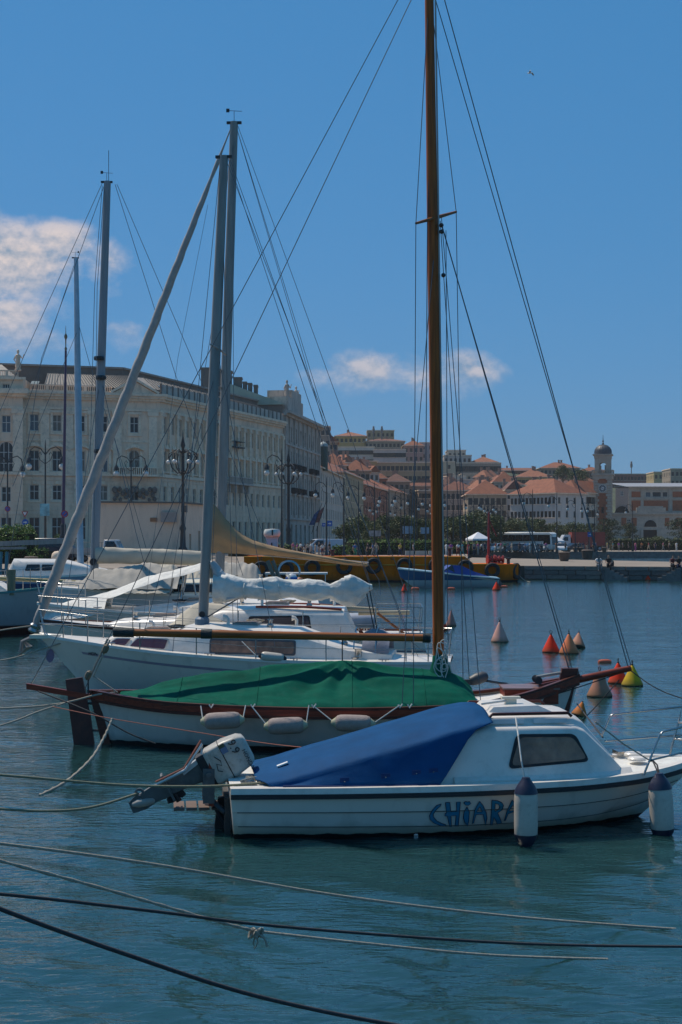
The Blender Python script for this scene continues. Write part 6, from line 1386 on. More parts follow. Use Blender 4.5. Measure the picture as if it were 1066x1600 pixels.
for x_, y_ in ((4.35, -.12), (4.42, .22)): q = MB(); q.lathe([(.10, 0), (.10, .02), (.085, .035), (0, .035)], 16, (x_, y_, .63)); q.build('deck_plate', M_white, b1, sm=40)
q = MB(); q.box(4.28, 4.36, .30, .52, .62, .66); fixn(q.build('cleat', M_steel, b1))
# pulpit rails
q = MB()
P1 = lambda px, py, d: inv1 @ W(px, py, d)
n0, n1, n2, n3 = P1(1006, 1211, 14.78), P1(1031, 1148, 14.80), P1(1037, 1143, 14.81), P1(1066, 1136, 14.87)
q.tube([n0, n1, n2, n3, Vector((4.95, -.22, .98)), Vector((5.12, 0, 1.0)), Vector((4.95, .25, .98)), P1(1066, 1104, 15.9), P1(960, 1116, 15.85), P1(953, 1119, 15.85), P1(940, 1150, 15.85)], .0125, 8)
q.tube([P1(1016, 1188, 14.8), P1(1066, 1176, 14.9), Vector((4.9, -.2, .80)), Vector((5.05, 0, .81)), Vector((4.9, .25, .80)), P1(1066, 1148, 15.9), P1(945, 1158, 15.85)], .011, 8)
q.tube([Vector((4.85, -.25, .62)), Vector((4.95, -.22, .98))], .0125, 8); q.tube([Vector((4.85, .25, .62)), Vector((4.95, .25, .98))], .0125, 8)
q.build('pulpit', M_steel, b1, sm=50)
# stern deck, transom gear
q = MB(); q.box(-.02, .42, -.72, .72, .50, .535); fixn(q.build('stern_deck', M_deck, b1))
q = MB(); q.box(-.10, -.045, -.36, .36, -.05, .36); fixn(q.build('motor_bracket', mat('dark_bracket', (.05, .045, .04), .7, var=.4, scale=8), b1))
q = MB(); q.box(-.26, -.20, -.20, -.05, .25, .72); fixn(q.build('bracket_board', M_mahog, b1))
q = MB(); q.tube([(-.09, -.3, .2), (-.23, -.13, .3)], .03, 6); q.tube([(-.09, -.1, .05), (-.23, -.12, .3)], .03, 6); q.build('bracket_arm', M_iron, b1)
for k in range(4): q = MB(); q.box(-.62+.13*k, -.51+.13*k, -.15, .30, .20, .222); fixn(q.build('step_plank', mat('weathered_plank', (.15, .10, .075), .8), b1))
q = MB(); q.loft([[Vector((x_, -.05, z_)), Vector((x_, .05, z_)), Vector((x2, .05, z2)), Vector((x2, -.05, z2))] for x_, z_, x2, z2 in ((-.07, .33, -.16, .30), (-.05, -.2, -.20, -.05))]); fixn(q.build('rudder_skeg', mat('rusty_dark', (.035, .026, .022), .8, var=.4, scale=6), b1))
for y_ in (-.62, .62): q = MB(); q.box(.05, .20, y_-.02, y_+.02, .55, .57); q.lathe([(.015, 0), (.015, .04)], 6, (.08, y_, .53)); q.lathe([(.015, 0), (.015, .04)], 6, (.17, y_, .53)); fixn(q.build('stern_cleat', M_steel, b1))
q = MB(); q.tube(catenary((.05, -.6, .57), (.38, -.35, .56), -.02, 6) + [(.2, -.5, .57), (.36, -.55, .57), (.12, -.4, .58), (.34, -.25, .57)], .012, 6); q.build('coiled_line', M_rope, b1)
# lettering on the side
M_let = mat('name_blue', (.015, .21, .36), .45, var=.12); M_leto = mat('name_outline', (.008, .025, .06), .5)
def hullpt(px, py, out):
    d = 14.2
    for _ in range(8):
        l = inv1 @ W(px, py, d); y = -(H1.y(l.x, l.z) + out); l2 = Vector((l.x, y, l.z)); d = (mat1 @ l2).y
    return l2
LET = {'C': [[(157,140),(120,152),(85,190),(60,235),(65,270),(100,300),(150,320),(200,325),(195,312),(160,300),(120,280),(95,250),(92,225),(115,190),(150,158)]],
 'H': [[(193,128),(230,126),(238,205),(285,203),(285,125),(318,123),(308,235),(300,325),(272,325),(281,236),(240,238),(243,330),(228,328),(207,240),(188,238),(190,220),(202,216)]],
 'i': [[(373,162),(392,205),(388,280),(378,327),(355,295),(342,255),(350,200)], [(345,130),(360,118),(375,125),(392,118),(405,135),(385,152),(362,150)]],
 'A': [[(478,118),(505,150),(535,215),(540,260),(528,322),(515,265),(507,226),(449,228),(428,298),(416,305),(440,180)]],
 'R': [[(580,108),(625,112),(662,128),(678,152),(666,188),(630,214),(662,295),(625,308),(598,252),(585,315),(565,315),(575,215)]],
 'A2': [[(748,108),(800,150),(835,260),(822,320),(800,250),(760,205),(716,222),(692,278),(683,280),(708,190)]]}
HOLE = {'A': [(480,162),(498,205),(452,208)], 'R': [(608,135),(636,144),(645,164),(632,186),(606,202)], 'A2': [(755,150),(785,195),(722,198)]}
for k, polys in LET.items():
    e_ = None
    for pl in polys:
        pp = [hullpt(660 + a/5.33, 1230 + b/5.33, .012) for a, b in pl]
        # fine triangulation follows the flat-ish plank; outline as thin dark bead
        q = MB(); flat = [Vector((v.x, 0, v.z)) for v in pp]; loops = [flat]; allp = list(pp)
        if k in HOLE:
            hp = [hullpt(660 + a/5.33, 1230 + b/5.33, .012) for a, b in HOLE[k]]; loops.append([Vector((v.x, 0, v.z)) for v in hp]); allp += hp
        q.add(allp, [tuple(t) for t in tessellate_polygon(loops)]); o = q.build('name_letter', M_let, b1)
        q = MB(); q.tube(pp + [pp[0]], .0035, 5, caps=False)
        if k in HOLE: q.tube(hp + [hp[0]], .003, 5, caps=False)
        q.build('letter_outline', M_leto, o)
q = MB(); q.lathe([(0, 0), (.022, 0), (.022, .01), (0, .012)], 12, hullpt(650, 1305, 0), (0, -1, 0)); q.build('drain_fitting', M_steel, b1)
# blue cover
cv = empty('boat_cover', (-1.135, 14.95, .5), R(7), 'blue tarpaulin cover over the cockpit of the nearest boat', 'boat cover')
q = MB(); NV, NU = 46, 70; secs = []
def cov1(u, v):                          # u along the boat 0..1, v across -1..1
    a = abs(v)
    x0 = lerp(.20, .46, max(0, (a-.55)/.45)); x1 = 2.62 if a < .72 else lerp(2.62, 2.02, ((a-.72)/.28)**.8)
    x = lerp(x0, x1, u); q_, t_ = H1.find(x, .5); bw = H1.B(q_) - .07
    hc = smooth_interp([(.2, .60), (2.3, 1.30), (2.7, 1.35)], x) if False else interp([(.2, .60), (.6, .74), (2.3, 1.21), (2.5, 1.245), (2.7, 1.245)], x); hs_ = interp([(.2, .56), (.5, .60), (2.2, 1.06), (2.5, 1.13), (2.7, 1.13)], x)
    ysh = min(bw - .02, .76)
    if a <= .72: k = a/.72; y = ysh*k; z = hc - (hc-hs_)*k**2.2
    elif a <= .80: k = (a-.72)/.08; y = ysh + .02*k; z = hs_ - .05*k
    else: k = (a-.80)/.20; y = lerp(ysh+.02, bw+.01, k); z = lerp(hs_-.05, .535, k)
    z = max(z, .535); w = .006*noise.noise(Vector((x*1.0, v*7, 2.0))) + .005*noise.noise(Vector((x*4, v*9 + x*2, 7)))
    sag = .012*math.sin(math.pi*min(1, u*1.02))*math.sin(math.pi*2*min(1, a))**2
    return Vector((x, (y + w*.6)*(1 if v > 0 else -1), z + w - sag - .5))
for i in range(NU+1): secs.append([cov1(i/NU, -1 + 2*j/NV) for j in range(NV+1)])
q.loft(secs, False, False); o = q.build('canvas', M_blue, cv, sm=70)
so = o.modifiers.new('thick', 'SOLIDIFY'); so.thickness = .006
for v_ in (-.74, -.36, .0, .36): q = MB(); q.tube([cov1(.02 + .96*i/40, v_) + Vector((0, 0, .002)) for i in range(41)], .0045, 5); q.build('seam', M_blue, cv)
q = MB(); q.tube([cov1(i/40, -1) + Vector((0, -.004, .012)) for i in range(41)], .010, 6); q.build('hem', mat('navy_hem', (.014, .035, .11), .6), cv)
for u_ in (.38, .62, .80, .9): p = cov1(u_, -.93); q = MB(); q.obox(p + Vector((0, -.008, 0)), (.045, 0, 0), (0, .003, 0), (0, 0, .035)); q.build('fastening_patch', mat('patch_blue', (.010, .04, .13), .7, spec=.1), cv); q = MB(); q.lathe([(.008, 0), (.006, .008), (0, .009)], 8, p + Vector((0, -.012, 0)), (0, -1, 0)); q.build('snap_button', M_steel, cv)
p = cov1(.12, -.35); q = MB(); q.obox(p + Vector((0, 0, .02)), (.055, .0, .02), (0, .035, 0), (-.003, 0, .006)); tag(q.build('white_label', M_swhite, cv))
# outboard motor, tilted up
om = empty('outboard_motor', mat1 @ Vector((-.12, -.05, .5)), R(7), 'dirty white tilted up outboard motor on the stern of the nearest boat', 'outboard motor')
ol = Vector((-.12, -.05, .5)); M_om = mat('motor_cowl', (.47, .43, .36), .4, var=.15, scale=5, dirt=(.15, .12, .09), dirt_amt=.6); M_omd = mat('motor_leg_grey', (.085, .09, .088), .5, var=.3, scale=6, dirt=(.2, .19, .17), dirt_amt=.4)
g0 = inv1 @ W(222, 1256, 14.75); c1_ = inv1 @ W(388, 1166, 14.85); g0.y = c1_.y = -.05
U = (c1_ - g0); UL = U.length; U.normalize(); V = Vector((-U.z, 0, U.x))      # V: up-left normal = the motor's rear side when upright
def osec(a, v0, v1, w, rr=.27, n=6):      # rounded rectangle across the motor axis at distance a from the gearcase
    c = g0 + U*a - ol; out = []; cvv, hv = (v0+v1)/2, (v1-v0)/2; r = min(hv, w)*rr
    for (sx_, sy_, st) in ((1, 1, 0), (-1, 1, 90), (-1, -1, 180), (1, -1, 270)):
        for k in range(n+1):
            an = R(st + 90*k/n); out.append(c + V*(cvv + sx_*(hv-r) + r*math.cos(an)) + Vector((0, 1, 0))*(sy_*(w-r) + r*math.sin(an)))
    return out
q = MB(); q.loft([osec(UL-.47, -.19, .15, .135), osec(UL-.42, -.21, .18, .155), osec(UL-.22, -.21, .185, .165), osec(UL-.06, -.185, .16, .15), osec(UL-.01, -.16, .13, .125), osec(UL+.005, -.12, .09, .09)]); fixn(q.build('cowl', M_om, om, sm=40))
q = MB(); q.loft([osec(UL-.275, -.2135, .1885, .169), osec(UL-.265, -.2135, .1885, .169)]); fixn(q.build('cowl_seam', M_black, om, sm=40))
q = MB(); q.loft([osec(UL-.54, -.16, .16, .12), osec(UL-.47, -.20, .16, .14), osec(UL-.455, -.2, .16, .145)]); fixn(q.build('tray', M_black, om, sm=40))
q = MB(); q.loft([osec(.30, -.07, .09, .045), osec(.50, -.08, .10, .06), osec(.72, -.11, .13, .085), osec(UL-.53, -.15, .15, .11)]); fixn(q.build('leg', M_omd, om, sm=40))
q = MB(); q.loft([osec(.02, -.075, .10, .028), osec(.14, -.06, .11, .03), osec(.30, -.08, .10, .05)]); fixn(q.build('lower_leg', M_omd, om, sm=40))
q = MB(); q.loft([osec(.30, -.14, .17, .09, .2), osec(.325, -.14, .17, .09, .2)]); fixn(q.build('cavitation_plate', M_omd, om))
q = MB(); c = g0 - ol; q.lathe([(0, -.13), (.025, -.115), (.045, -.06), (.05, .03), (.042, .10), (.03, .12)], 14, c + U*.02, (1, 0, .2)); q.build('gearcase', mat('gearcase_pale', (.34, .32, .28), .6, var=.3, scale=9), om, sm=40)
q = MB(); q.prism([c + V*.12 + U*.02, c - V*.08 + U*.02, c - V*.05 - U*.13, c + V*.07 - U*.12], (0, .014, 0)); fixn(q.build('skeg', M_omd, om))
pc = c + U*.07 - V*.0; pr = inv1 @ W(276, 1246, 14.75) - ol; pr.y = 0
for k in range(3):
    q = MB(); an = k*2.094; r_ = Vector((math.cos(an)*V.x*0 + 0, 0, 0)); dr = (Vector((0, 1, 0))*math.cos(an) + U*math.sin(an)); tg_ = V
    q.prism([pr + dr*.02, pr + dr*.06 + tg_*.05, pr + dr*.11 + tg_*.03, pr + dr*.12 - tg_*.02, pr + dr*.06 - tg_*.04], dr.cross(tg_).normalized()*.012); fixn(q.build('propeller_blade', M_black, om))
q = MB(); q.lathe([(.03, -.06), (.035, .06)], 10, pr, V); q.tube([pr, c + U*.25 - V*.06], .018, 6); q.build('propeller_hub', M_black, om, sm=40)
q = MB(); e0 = inv1 @ W(344, 1156, 14.6) - ol; e1 = inv1 @ W(312, 1165, 14.6) - ol; e2 = inv1 @ W(290, 1207, 14.6) - ol; e3 = inv1 @ W(245, 1228, 14.6) - ol
for v_ in (e1, e2, e3): v_.y = -.12
q.tube([c + U*(UL-.46) + V*.17 + Vector((0, -.12, 0)), e1 + Vector((.03, 0, 0)), e2, e3], [.014]*4, 6); q.build('tilt_bar', mat('chromed_bar', (.55, .54, .5), .3, .6), om)
q = MB(); q.tube([c + U*(UL-.46) + V*.19 + Vector((0, -.05, 0)), e1 + V*.03 + Vector((.03, .06, 0)), e2 + V*.03, e3 + V*.03], .010, 6); q.build('red_hose', M_roper, om)
q = MB(); q.prism([c + U*.52 + V*.11, c + U*.52 + V*.06, c + U*.80 + V*.11, c + U*.80 + V*.155], (0, -.10, 0)); fixn(q.build('leg_guard', mat('bright_alloy', (.5, .5, .48), .4, .3), om))
q = MB(); q.box(-.20, -.08, -.16, -.10, -.22, .14); q.box(-.20, -.08, .10, .16, -.22, .14); q.tube([(-.14, -.2, .08), (-.14, .2, .08)], .03, 8); q.tube([(-.02, -.13, -.05), (-.14, -.13, -.05)], .012, 6); fixn(q.build('clamp', M_omd, om))
q = MB(); q.tube([c + U*(UL-.36) - V*.2, c + U*(UL-.30) - V*.42, c + U*(UL-.2) - V*.52], [.018, .018, .022], 8); q.build('tiller_handle', M_black, om, sm=40)
# markings on the cowl (camera side)
rotm = Matrix(((-V.x, U.x, 0, 0), (0, 0, -1, 0), (-V.z, U.z, 0, 0), (0, 0, 0, 1)))
def decal(s_, size, a, v, m, name='marking'):
    o = inst(name, text_mesh(s_, size, m), om); p = c + U*a + V*v + Vector((0, -.172, 0)); o.matrix_local = Matrix.Translation(p) @ rotm; return o
M_mark = mat('marking_black', (.02, .02, .022), .5)
decal('9.9', .125, UL-.135, .085, M_mark); decal('HONDA', .06, UL-.06, -.10, M_mark)
q = MB(); q.obox(c + U*(UL-.235) + V*.11 + Vector((0, -.170, 0)), U*.035, (0, .002, 0), V*.045); q.build('blue_sticker', mat('sticker_blue', (.10, .16, .26), .5), om)
q = MB(); q.obox(c + U*(UL-.24) + V*.15 + Vector((0, -.1705, 0)), U*.03, (0, .002, 0), V*.02); q.build('dark_sticker', mat('sticker_dark', (.06, .07, .03), .5), om)
q = MB(); s0 = c + Vector((0, -.171, 0)); q.tube([s0 + U*(UL-.36) + V*.09, s0 + U*(UL-.32) + V*.02, s0 + U*(UL-.33) - V*.03, s0 + U*(UL-.37) + V*.01, s0 + U*(UL-.39) - V*.06, s0 + U*(UL-.35) - V*.09], .005, 5); q.build('wing_emblem', M_mark, om)
# fenders of the motorboat
def rope_to(px, py, d): return W(px, py, d)
fender('upright white fender with navy ends hanging left over the boat name', W(822, 1271, 14.02), (0, 0, 1), .67, .118, M_whitef, M_navy, [[W(822, 1226, 14.02), W(815, 1190, 14.08), W(810, 1150, 14.25), W(806, 1121, 14.48)]])
fender('upright white fender with navy ends below the bow pulpit', W(1033.5, 1263, 14.55), (-.06, .0, 1), .68, .122, M_whitef, M_navy, [[W(1031, 1214, 14.56), W(1023, 1195, 14.7), W(1018, 1186, 14.82)], [W(1031, 1214, 14.57), W(1027, 1195, 14.7), W(1019, 1187, 14.82)]], M_roped)
wire(None, 'mooring_rope', [W(930, 1128, 14.7), W(975, 1163, 14.75), W(1018, 1190, 14.8)], .008, M_rope); tag(bpy.context.scene.objects[-1] if False else COL.objects[-1], 'thin line from the cabin roof to the bow rail of the nearest boat', 'rope')

# ------------------------------------------------------------------ wooden double-ender with the green cover
b2, L2, P2, inv2 = boat_root('wooden_sailboat', 'white double ended sailboat with red brown rails and a tall varnished mast', 'sailboat', (145, 21.0), (905, 21.0))
H2 = Hull([(0, .01), (.06, .36), (.18, .76), (.38, 1.02), (.55, 1.06), (.7, .95), (.84, .64), (.93, .32), (1, 0.01)], [(0, .76), (.2, .66), (.5, .62), (.76, .65), (.87, .76), (.95, .90), (1, 1.0)], [(0, -.2), (.2, -.5), (.8, -.5), (1, -.1)], [(0, .8), (.15, .55), (.5, .42), (.85, .6), (1, .9)], lambda t: .30*(1-t), lambda t: L2 - .28*(1-t))
M_h2 = hull_mat('wooden_boat_paint', (.68, .62, .54), (.02, .017, .016), .07, (.25, .26, .2), None, .4, .08)
H2.mesh(b2, M_h2, 70)
H2.rail(b2, 'wale', M_mahog, .085, .05, -.04, .02); H2.rail(b2, 'rubbing_strake', M_mahogd, .04, .06, -.105, .02); H2.rail(b2, 'cap_rail', M_mahogd, .035, .13, .022, -.02)
H2.deck(b2, M_deck, .05, .05, inset=.05)
q = MB(); q.box(L2-.26, L2-.02, -.05, .05, -.1, 1.12); o = fixn(q.build('stem_post', M_mahogd, b2))
for v_ in o.data.vertices: v_.co.x -= (1.1 - v_.co.z)*.22
q = MB(); q.box(.0, .13, -.05, .05, -.3, .80); o = fixn(q.build('stern_post', M_mahogd, b2))
for v_ in o.data.vertices: v_.co.x += (.8 - v_.co.z)*.24 - .05
r0, r1, r2, r3 = P2(103, 1062, 21), P2(129, 1058, 21), P2(150, 1178, 21), P2(118, 1180, 21)
q = MB(); q.prism([(v.x, -.03, v.z) for v in (r0, r1, r1.lerp(r2, .5) + Vector((.02, 0, 0)), r2, r3, r0.lerp(r3, .5))], (0, .06, 0)); rr = fixn(q.build('rudder', mat('rudder_red', (.10, .025, .018), .5, var=.35, scale=5, dirt=(.03, .02, .018), dirt_amt=.6), b2))
for z_ in (.2, .6): q = MB(); q.tube([(-.25 + (.75-z_)*.22, 0, z_), (.05 + (.8-z_)*.24, 0, z_)], .02, 6); q.build('pintle', M_iron, b2)
a0, a1 = P2(42, 1072, 21), P2(185, 1096, 21); q = MB(); q.loft([[a0.lerp(a1, t) + Vector((0, y_, z_)) for y_, z_ in ((-.035, -.04), (.035, -.04), (.035, .04), (-.035, .04))] for t in (0, .5, 1)]); fixn(q.build('boomkin', M_mahog, b2))
# mast, spars
mb0 = P2(686, 1060, 21); mt = P2(669, -130, 21)
mast_obj(b2, 'mast', M_mast, mb0, mt, .082, .06, 1.0, 14)
q = MB(); u_ = (mt-mb0).normalized(); q.obox((mb0+mt)/2 + Vector((.09, -.02, 0)), u_*((mt-mb0).length/2 - .8), (.012, 0, 0), (0, .012, 0)); q.build('mast_track', mat('track_pale', (.42, .36, .32), .5), b2)
bm0, bm1 = P2(180, 988, 20.9), P2(668, 997, 20.95)
q = MB(); q.tube([bm0, bm0.lerp(bm1, .3), bm1], [.052, .062, .055], 12); q.build('boom', M_boomw, b2, sm=50)
for t0_, t1_ in ((-.005, .06), (.275, .31), (.985, 1.01)): q = MB(); q.tube([bm0.lerp(bm1, t0_), bm0.lerp(bm1, t1_)], .07, 12); q.build('boom_lashing', mat('dark_tape', (.012, .022, .022), .7, var=.4, scale=30, bump=.5), b2, sm=50)
sp0, sp1 = P2(650, 349, 20.6), P2(713, 331, 21.4)
q = MB(); q.tube([sp0, (sp0+sp1)/2, sp1], [.018, .03, .018], 8); q.build('spreader', M_boomw, b2)
bs0, bs1 = P2(880, 1067, 21), P2(986, 1044, 21); q = MB(); q.tube([bs0 - (bs1-bs0)*.35, bs0, bs1], [.06, .06, .045], 10); q.build('bowsprit', M_mahog, b2, sm=50)
top = P2(670, -90, 21); rg = lambda pts, r=.0065, nm='stay': wire(b2, nm, pts, r, M_wire, 5)
rg([top, P2(47, 1072, 21)]); rg([P2(671, -60, 21), P2(132, 1078, 21.1)])
rg([top, P2(982, 1044, 21)], .008, 'forestay'); rg([P2(672, -30, 21), P2(986, 1040, 21.05)], .007, 'forestay'); rg([P2(690, 350, 21), P2(892, 1055, 21)], .009, 'inner_forestay'); rg([P2(690, 352, 21), P2(897, 1056, 21.05)], .006, 'inner_forestay')
rg([P2(671, -20, 21), sp0, P2(646, 1105, 20.05)], .006, 'shroud'); rg([P2(671, -20, 21), sp1, P2(724, 1082, 21.9)], .006, 'shroud'); rg([P2(676, 60, 20.95), P2(668, 348, 20.95), P2(664, 1000, 20.9)], .007, 'halyard')
rg([P2(690, 340, 21), P2(752, 1108, 20.1)], .006, 'shroud'); rg([P2(688, 345, 21), P2(735, 1085, 21.9)], .006, 'shroud'); rg([P2(683, 345, 21), P2(646, 760, 20.5), P2(628, 1108, 20.05)], .006, 'shroud'); rg([P2(697, 360, 20.95), P2(700, 1000, 20.9)], .006, 'halyard')
for px, py in ((690, 352), (693, 430), (690, 362)): q = MB(); p = P2(px, py, 20.93); q.lathe([(0, -.07), (.025, -.05), (.035, 0), (.025, .05), (0, .07)], 8, p, (0, 1, .2)); q.build('block', M_iron, b2, sm=40)
q = MB()                                   # coiled halyards at the mast foot
for k in range(7):
    c_ = P2(694 - 4*(k % 3), 1012 + 4*k, 20.85); a_ = .045 + .015*(k*5 % 3); q.tube([c_ + Vector((a_*math.cos(t_) + .02*math.sin(t_*2 + k), -.02 - .01*k, (.12 + .02*(k % 2))*math.sin(t_) - .02*k)) for t_ in [i*.52 for i in range(13)]], .008, 5)
q.build('coiled_halyard', M_ropew, b2)
q = MB(); q.lathe([(.19, 0), (.16, .12), (.12, .26), (.115, .34), (.09, .38)], 16, P2(688, 1062, 21)); q.build('mast_coat', M_green, b2, sm=50)
hx0, hx1 = P2(785, 1070, 21).x, P2(868, 1070, 21).x
q = MB(); q.box(hx0, hx1, -.30, .30, .62, .83); fixn(q.build('deck_hatch', M_mahog, b2)); q = MB(); q.box(hx0-.02, hx1+.02, -.32, .32, .832, .855); fixn(q.build('hatch_lid', mat('hatch_top', (.24, .13, .10), .3, var=.2, scale=4), b2))
for y_ in (-.13, .0, .13): q = MB(); q.lathe([(.055, -.05), (.032, -.035), (.032, .035), (.055, .05)], 12, (L2-.62, y_, .95), (0, 1, 0)); q.build('windlass_drum', M_iron, b2, sm=40)
q = MB(); q.tube([P2(838, 1058, 21), P2(872, 1052, 21), P2(905, 1050, 21)], .022, 8); q.build('anchor_stock', M_alu, b2)
# mainsheet tackle
for pts in ([(168, 998), (140, 1058)], [(172, 1000), (146, 1058)]): wire(b2, 'mainsheet', [P2(*p_, 20.9) for p_ in pts], .012, M_rope)
for px, py in ((165, 1014), (138, 1055)): q = MB(); q.lathe([(0, -.08), (.04, -.05), (.05, 0), (.04, .05), (0, .08)], 8, P2(px, py, 20.88), (.4, 0, 1)); q.build('block', mat('wood_block', (.16, .12, .07), .6), b2, sm=40)
wire(b2, 'mainsheet', [P2(138, 1058, 20.9), P2(138, 1085, 20.9)], .012, M_roped); wire(b2, 'mainsheet', [P2(146, 1056, 20.9), P2(184, 1082, 20.8)], .010, M_rope)
# green cover
gc = empty('boat_cover', b2.location + Vector((0, 0, .6)), 0, 'green tarpaulin stretched over the wooden sailboat below its boom', 'boat cover')
RID = [(P2(px, py, 21).x, P2(px, py, 21).z) for px, py in ((186, 1090), (250, 1070), (320, 1055), (430, 1042), (535, 1035), (600, 1042), (650, 1047), (700, 1051), (722, 1062), (737, 1078))]
def cov2(u, v):
    x = lerp(RID[0][0], RID[-1][0], u); q_ = H2.find(x, .6)[0]; b = H2.B(q_) + .035; zr = interp(RID, x) ; ze = H2.ZS(q_) + .03; a = abs(v)
    y = b*v; k = a**1.25; z = zr + (ze - zr)*k
    sw = 1 - a
    pk = P2(535, 1035, 21).x                # folds radiate from the hung peak and run along the cloth
    dx_, dy_ = x - pk, y
    ang = math.atan2(dy_, dx_ if abs(dx_) > 1e-4 else 1e-4); rad = math.hypot(dx_, dy_)
    rg_ = lambda p_: 1 - 2*abs(noise.noise(p_))
    f1_ = rg_(Vector((x*.55 + v*.7, v*3.2 + x*.5, 3.1)))*.020 + rg_(Vector((x*1.1 + v*2.2, v*4.2 - x*1.0, 9.7)))*.016 + rg_(Vector((x*2.4 + v*1.2, v*7.5 + x*.6, 1.7)))*.008
    f2_ = .045*math.sin(ang*9 + 1.2*noise.noise(Vector((x, y, 0))))*math.exp(-rad*.8)*min(1, rad*3)
    z += (f1_ + f2_)*min(1, sw*2.4 + .12) - .10*math.sin(math.pi*min(1, a))*math.sin(math.pi*min(1, u*1.1))
    if a > .9: z -= (a-.9)*.45
    y += .03*noise.noise(Vector((x*2.2, v*3, 5)))*a
    return Vector((x, y, max(z, ze - .05) - .6))
q = MB(); secs = [[cov2(i/150, -1 + 2*j/60) for j in range(61)] for i in range(151)]; q.loft(secs, False, False); q.build('canvas', M_green, gc, sm=75)
for u_ in (.18, .40, .66, .86): q = MB(); q.tube([cov2(u_, -.97 + 1.94*j/50) + Vector((0, 0, .004)) for j in range(51)], .007, 5); q.build('seam', M_green, gc)
for px in (330, 395, 490, 625, 640): 
    q = MB(); d_ = 19.93; q.tube([W(px-3, 1101, d_), W(px, 1106, d_-.02), W(px+4, 1100, d_)], .012, 6); q.build('lacing', M_ropew, gc, world=True)
wire(gc, 'suspension_line', [Vector((P2(535, 1035, 21).x, 0, P2(535, 1035, 21).z - .6)), Vector((P2(535, 996, 21).x, 0, P2(535, 996, 21).z - .6))], .01, M_roped)
for i, (px, py, xa, xb_, lb) in enumerate(((348, 1126, 314, 384, 'grey cloth covered fender, left one of three on the wooden sailboat'), (447, 1134, 393, 483, 'grey cloth covered fender, middle one on the wooden sailboat'), (552, 1130, 490, 625, 'grey cloth covered fender, right one, nearest the blue cover'))):
    d_ = 19.78; fender(lb, W(px, py, d_), (1, 0, .05 if i == 0 else (-.03 if i == 2 else .04)), .62, .118, M_greyf, mat('yellowed_vinyl', (.42, .40, .26), .5), [[W(px-31, py-2, d_), W(xa, 1103, 19.92)], [W(px+31, py+1, d_), W(xb_, 1102, 19.92)]])
q = MB(); q.lathe([(.0, -.2), (.10, -.18), (.13, -.05), (.12, .12), (.07, .2), (0, .22)], 12, (0, 0, 0), (1, 0, .35)); q.tube([(.15, 0, -.05), (.5, -.05, -.1), (.62, 0, -.12)], .03, 6); q.box(-.3, -.1, -.06, .06, -.14, -.02)
o = fixn(q.build('anchor_winch', mat('grey_plastic', (.055, .06, .065), .5, var=.2), b2, sm=40)); o.location = P2(748, 1060, 21.4); o.scale = (.7, .7, .7)
# ------------------------------------------------------------------ white sloop behind the wooden boat
def rigging(root, P, lines, r=.006):
    for ln in lines:
        nm = ln[0]; rr = ln[2] if len(ln) > 2 else r
        wire(root, nm, [P(*p) for p in ln[1]], rr, M_wire, 5)
def masthead(root, P, px, py, d, vane=True):
    q = MB(); c = P(px, py, d); q.box(c.x-.16, c.x+.16, c.y-.03, c.y+.03, c.z-.05, c.z); fixn(q.build('masthead_fitting', M_iron, root))
    if vane:
        q = MB(); q.tube([c, c + Vector((0, 0, .22))], .006, 5); q.tube([c + Vector((-.17, 0, .22)), c + Vector((.17, 0, .24))], .006, 5); q.box(c.x+.1, c.x+.17, c.y-.003, c.y+.003, c.z+.2, c.z+.28); q.build('wind_vane', M_iron, root)
b3, L3, P3, inv3 = boat_root('white_sloop', 'white sloop with maroon tinted windows and loosely bundled sail behind the wooden boat', 'sailboat', (716, 26.6), (62, 27.5))
H3 = Hull([(0, .80), (.2, 1.12), (.42, 1.30), (.62, 1.18), (.8, .78), (.92, .36), (1, .01)], [(0, .76), (.35, .80), (.65, .92), (1, 1.16)], [(0, -.1), (.2, -.4), (.8, -.4), (1, -.1)], YP, lambda t: -.1 + .22*t, lambda t: L3 - 1.15*(1-t))
H3.mesh(b3, hull_mat('sloop_gelcoat', (.80, .72, .62), (.03, .03, .035), .06, (.30, .30, .26), None, .25, .08))
q = MB()                                    # maroon line along the topsides
for sd in (-1, 1):
    rows_ = [[H3.pt(u, (lambda zz_: (zz_ - smooth_interp(H3.zk, u))/(H3.ZS(u) - smooth_interp(H3.zk, u)))(H3.ZS(u) - .19 - dz), sd, .004) for dz in (0, .05)] for u in [.05 + .85*i/50 for i in range(51)]]
    q.loft(rows_, False, False)
q.build('stripe', mat('faded_maroon', (.30, .26, .32), .5), b3)
H3.rail(b3, 'toe_rail', M_white, .05, .06, .015, -.01); H3.deck(b3, M_white, -.01, .06)
C3 = [(1.2, .62, .78, .60, .90, .5, .92, .93), (2.0, .78, .80, .72, .98, .6, 1.03, 1.05), (2.45, .84, .80, .78, 1.10, .64, 1.16, 1.19), (2.95, .88, .80, .80, 1.24, .66, 1.33, 1.38), (4.7, .88, .84, .79, 1.27, .66, 1.38, 1.45), (5.0, .86, .86, .77, 1.25, .64, 1.36, 1.43), (5.35, .82, .88, .74, 1.20, .6, 1.27, 1.33), (6.45, .55, .95, .48, 1.17, .4, 1.21, 1.25), (6.85, .40, .98, .34, 1.04, .28, 1.05, 1.06)]
cabin(b3, C3, M_white)
cab_window(b3, C3, [(2.98, .93), (4.52, .95), (4.52, 1.16), (2.98, 1.14)], M_tglass, mat('window_frame_grey', (.08, .08, .085), .5), .05, fr=.035)
q = MB()
for x0, x1 in ((3.55, 4.3), (3.05, 3.45)):
    pass
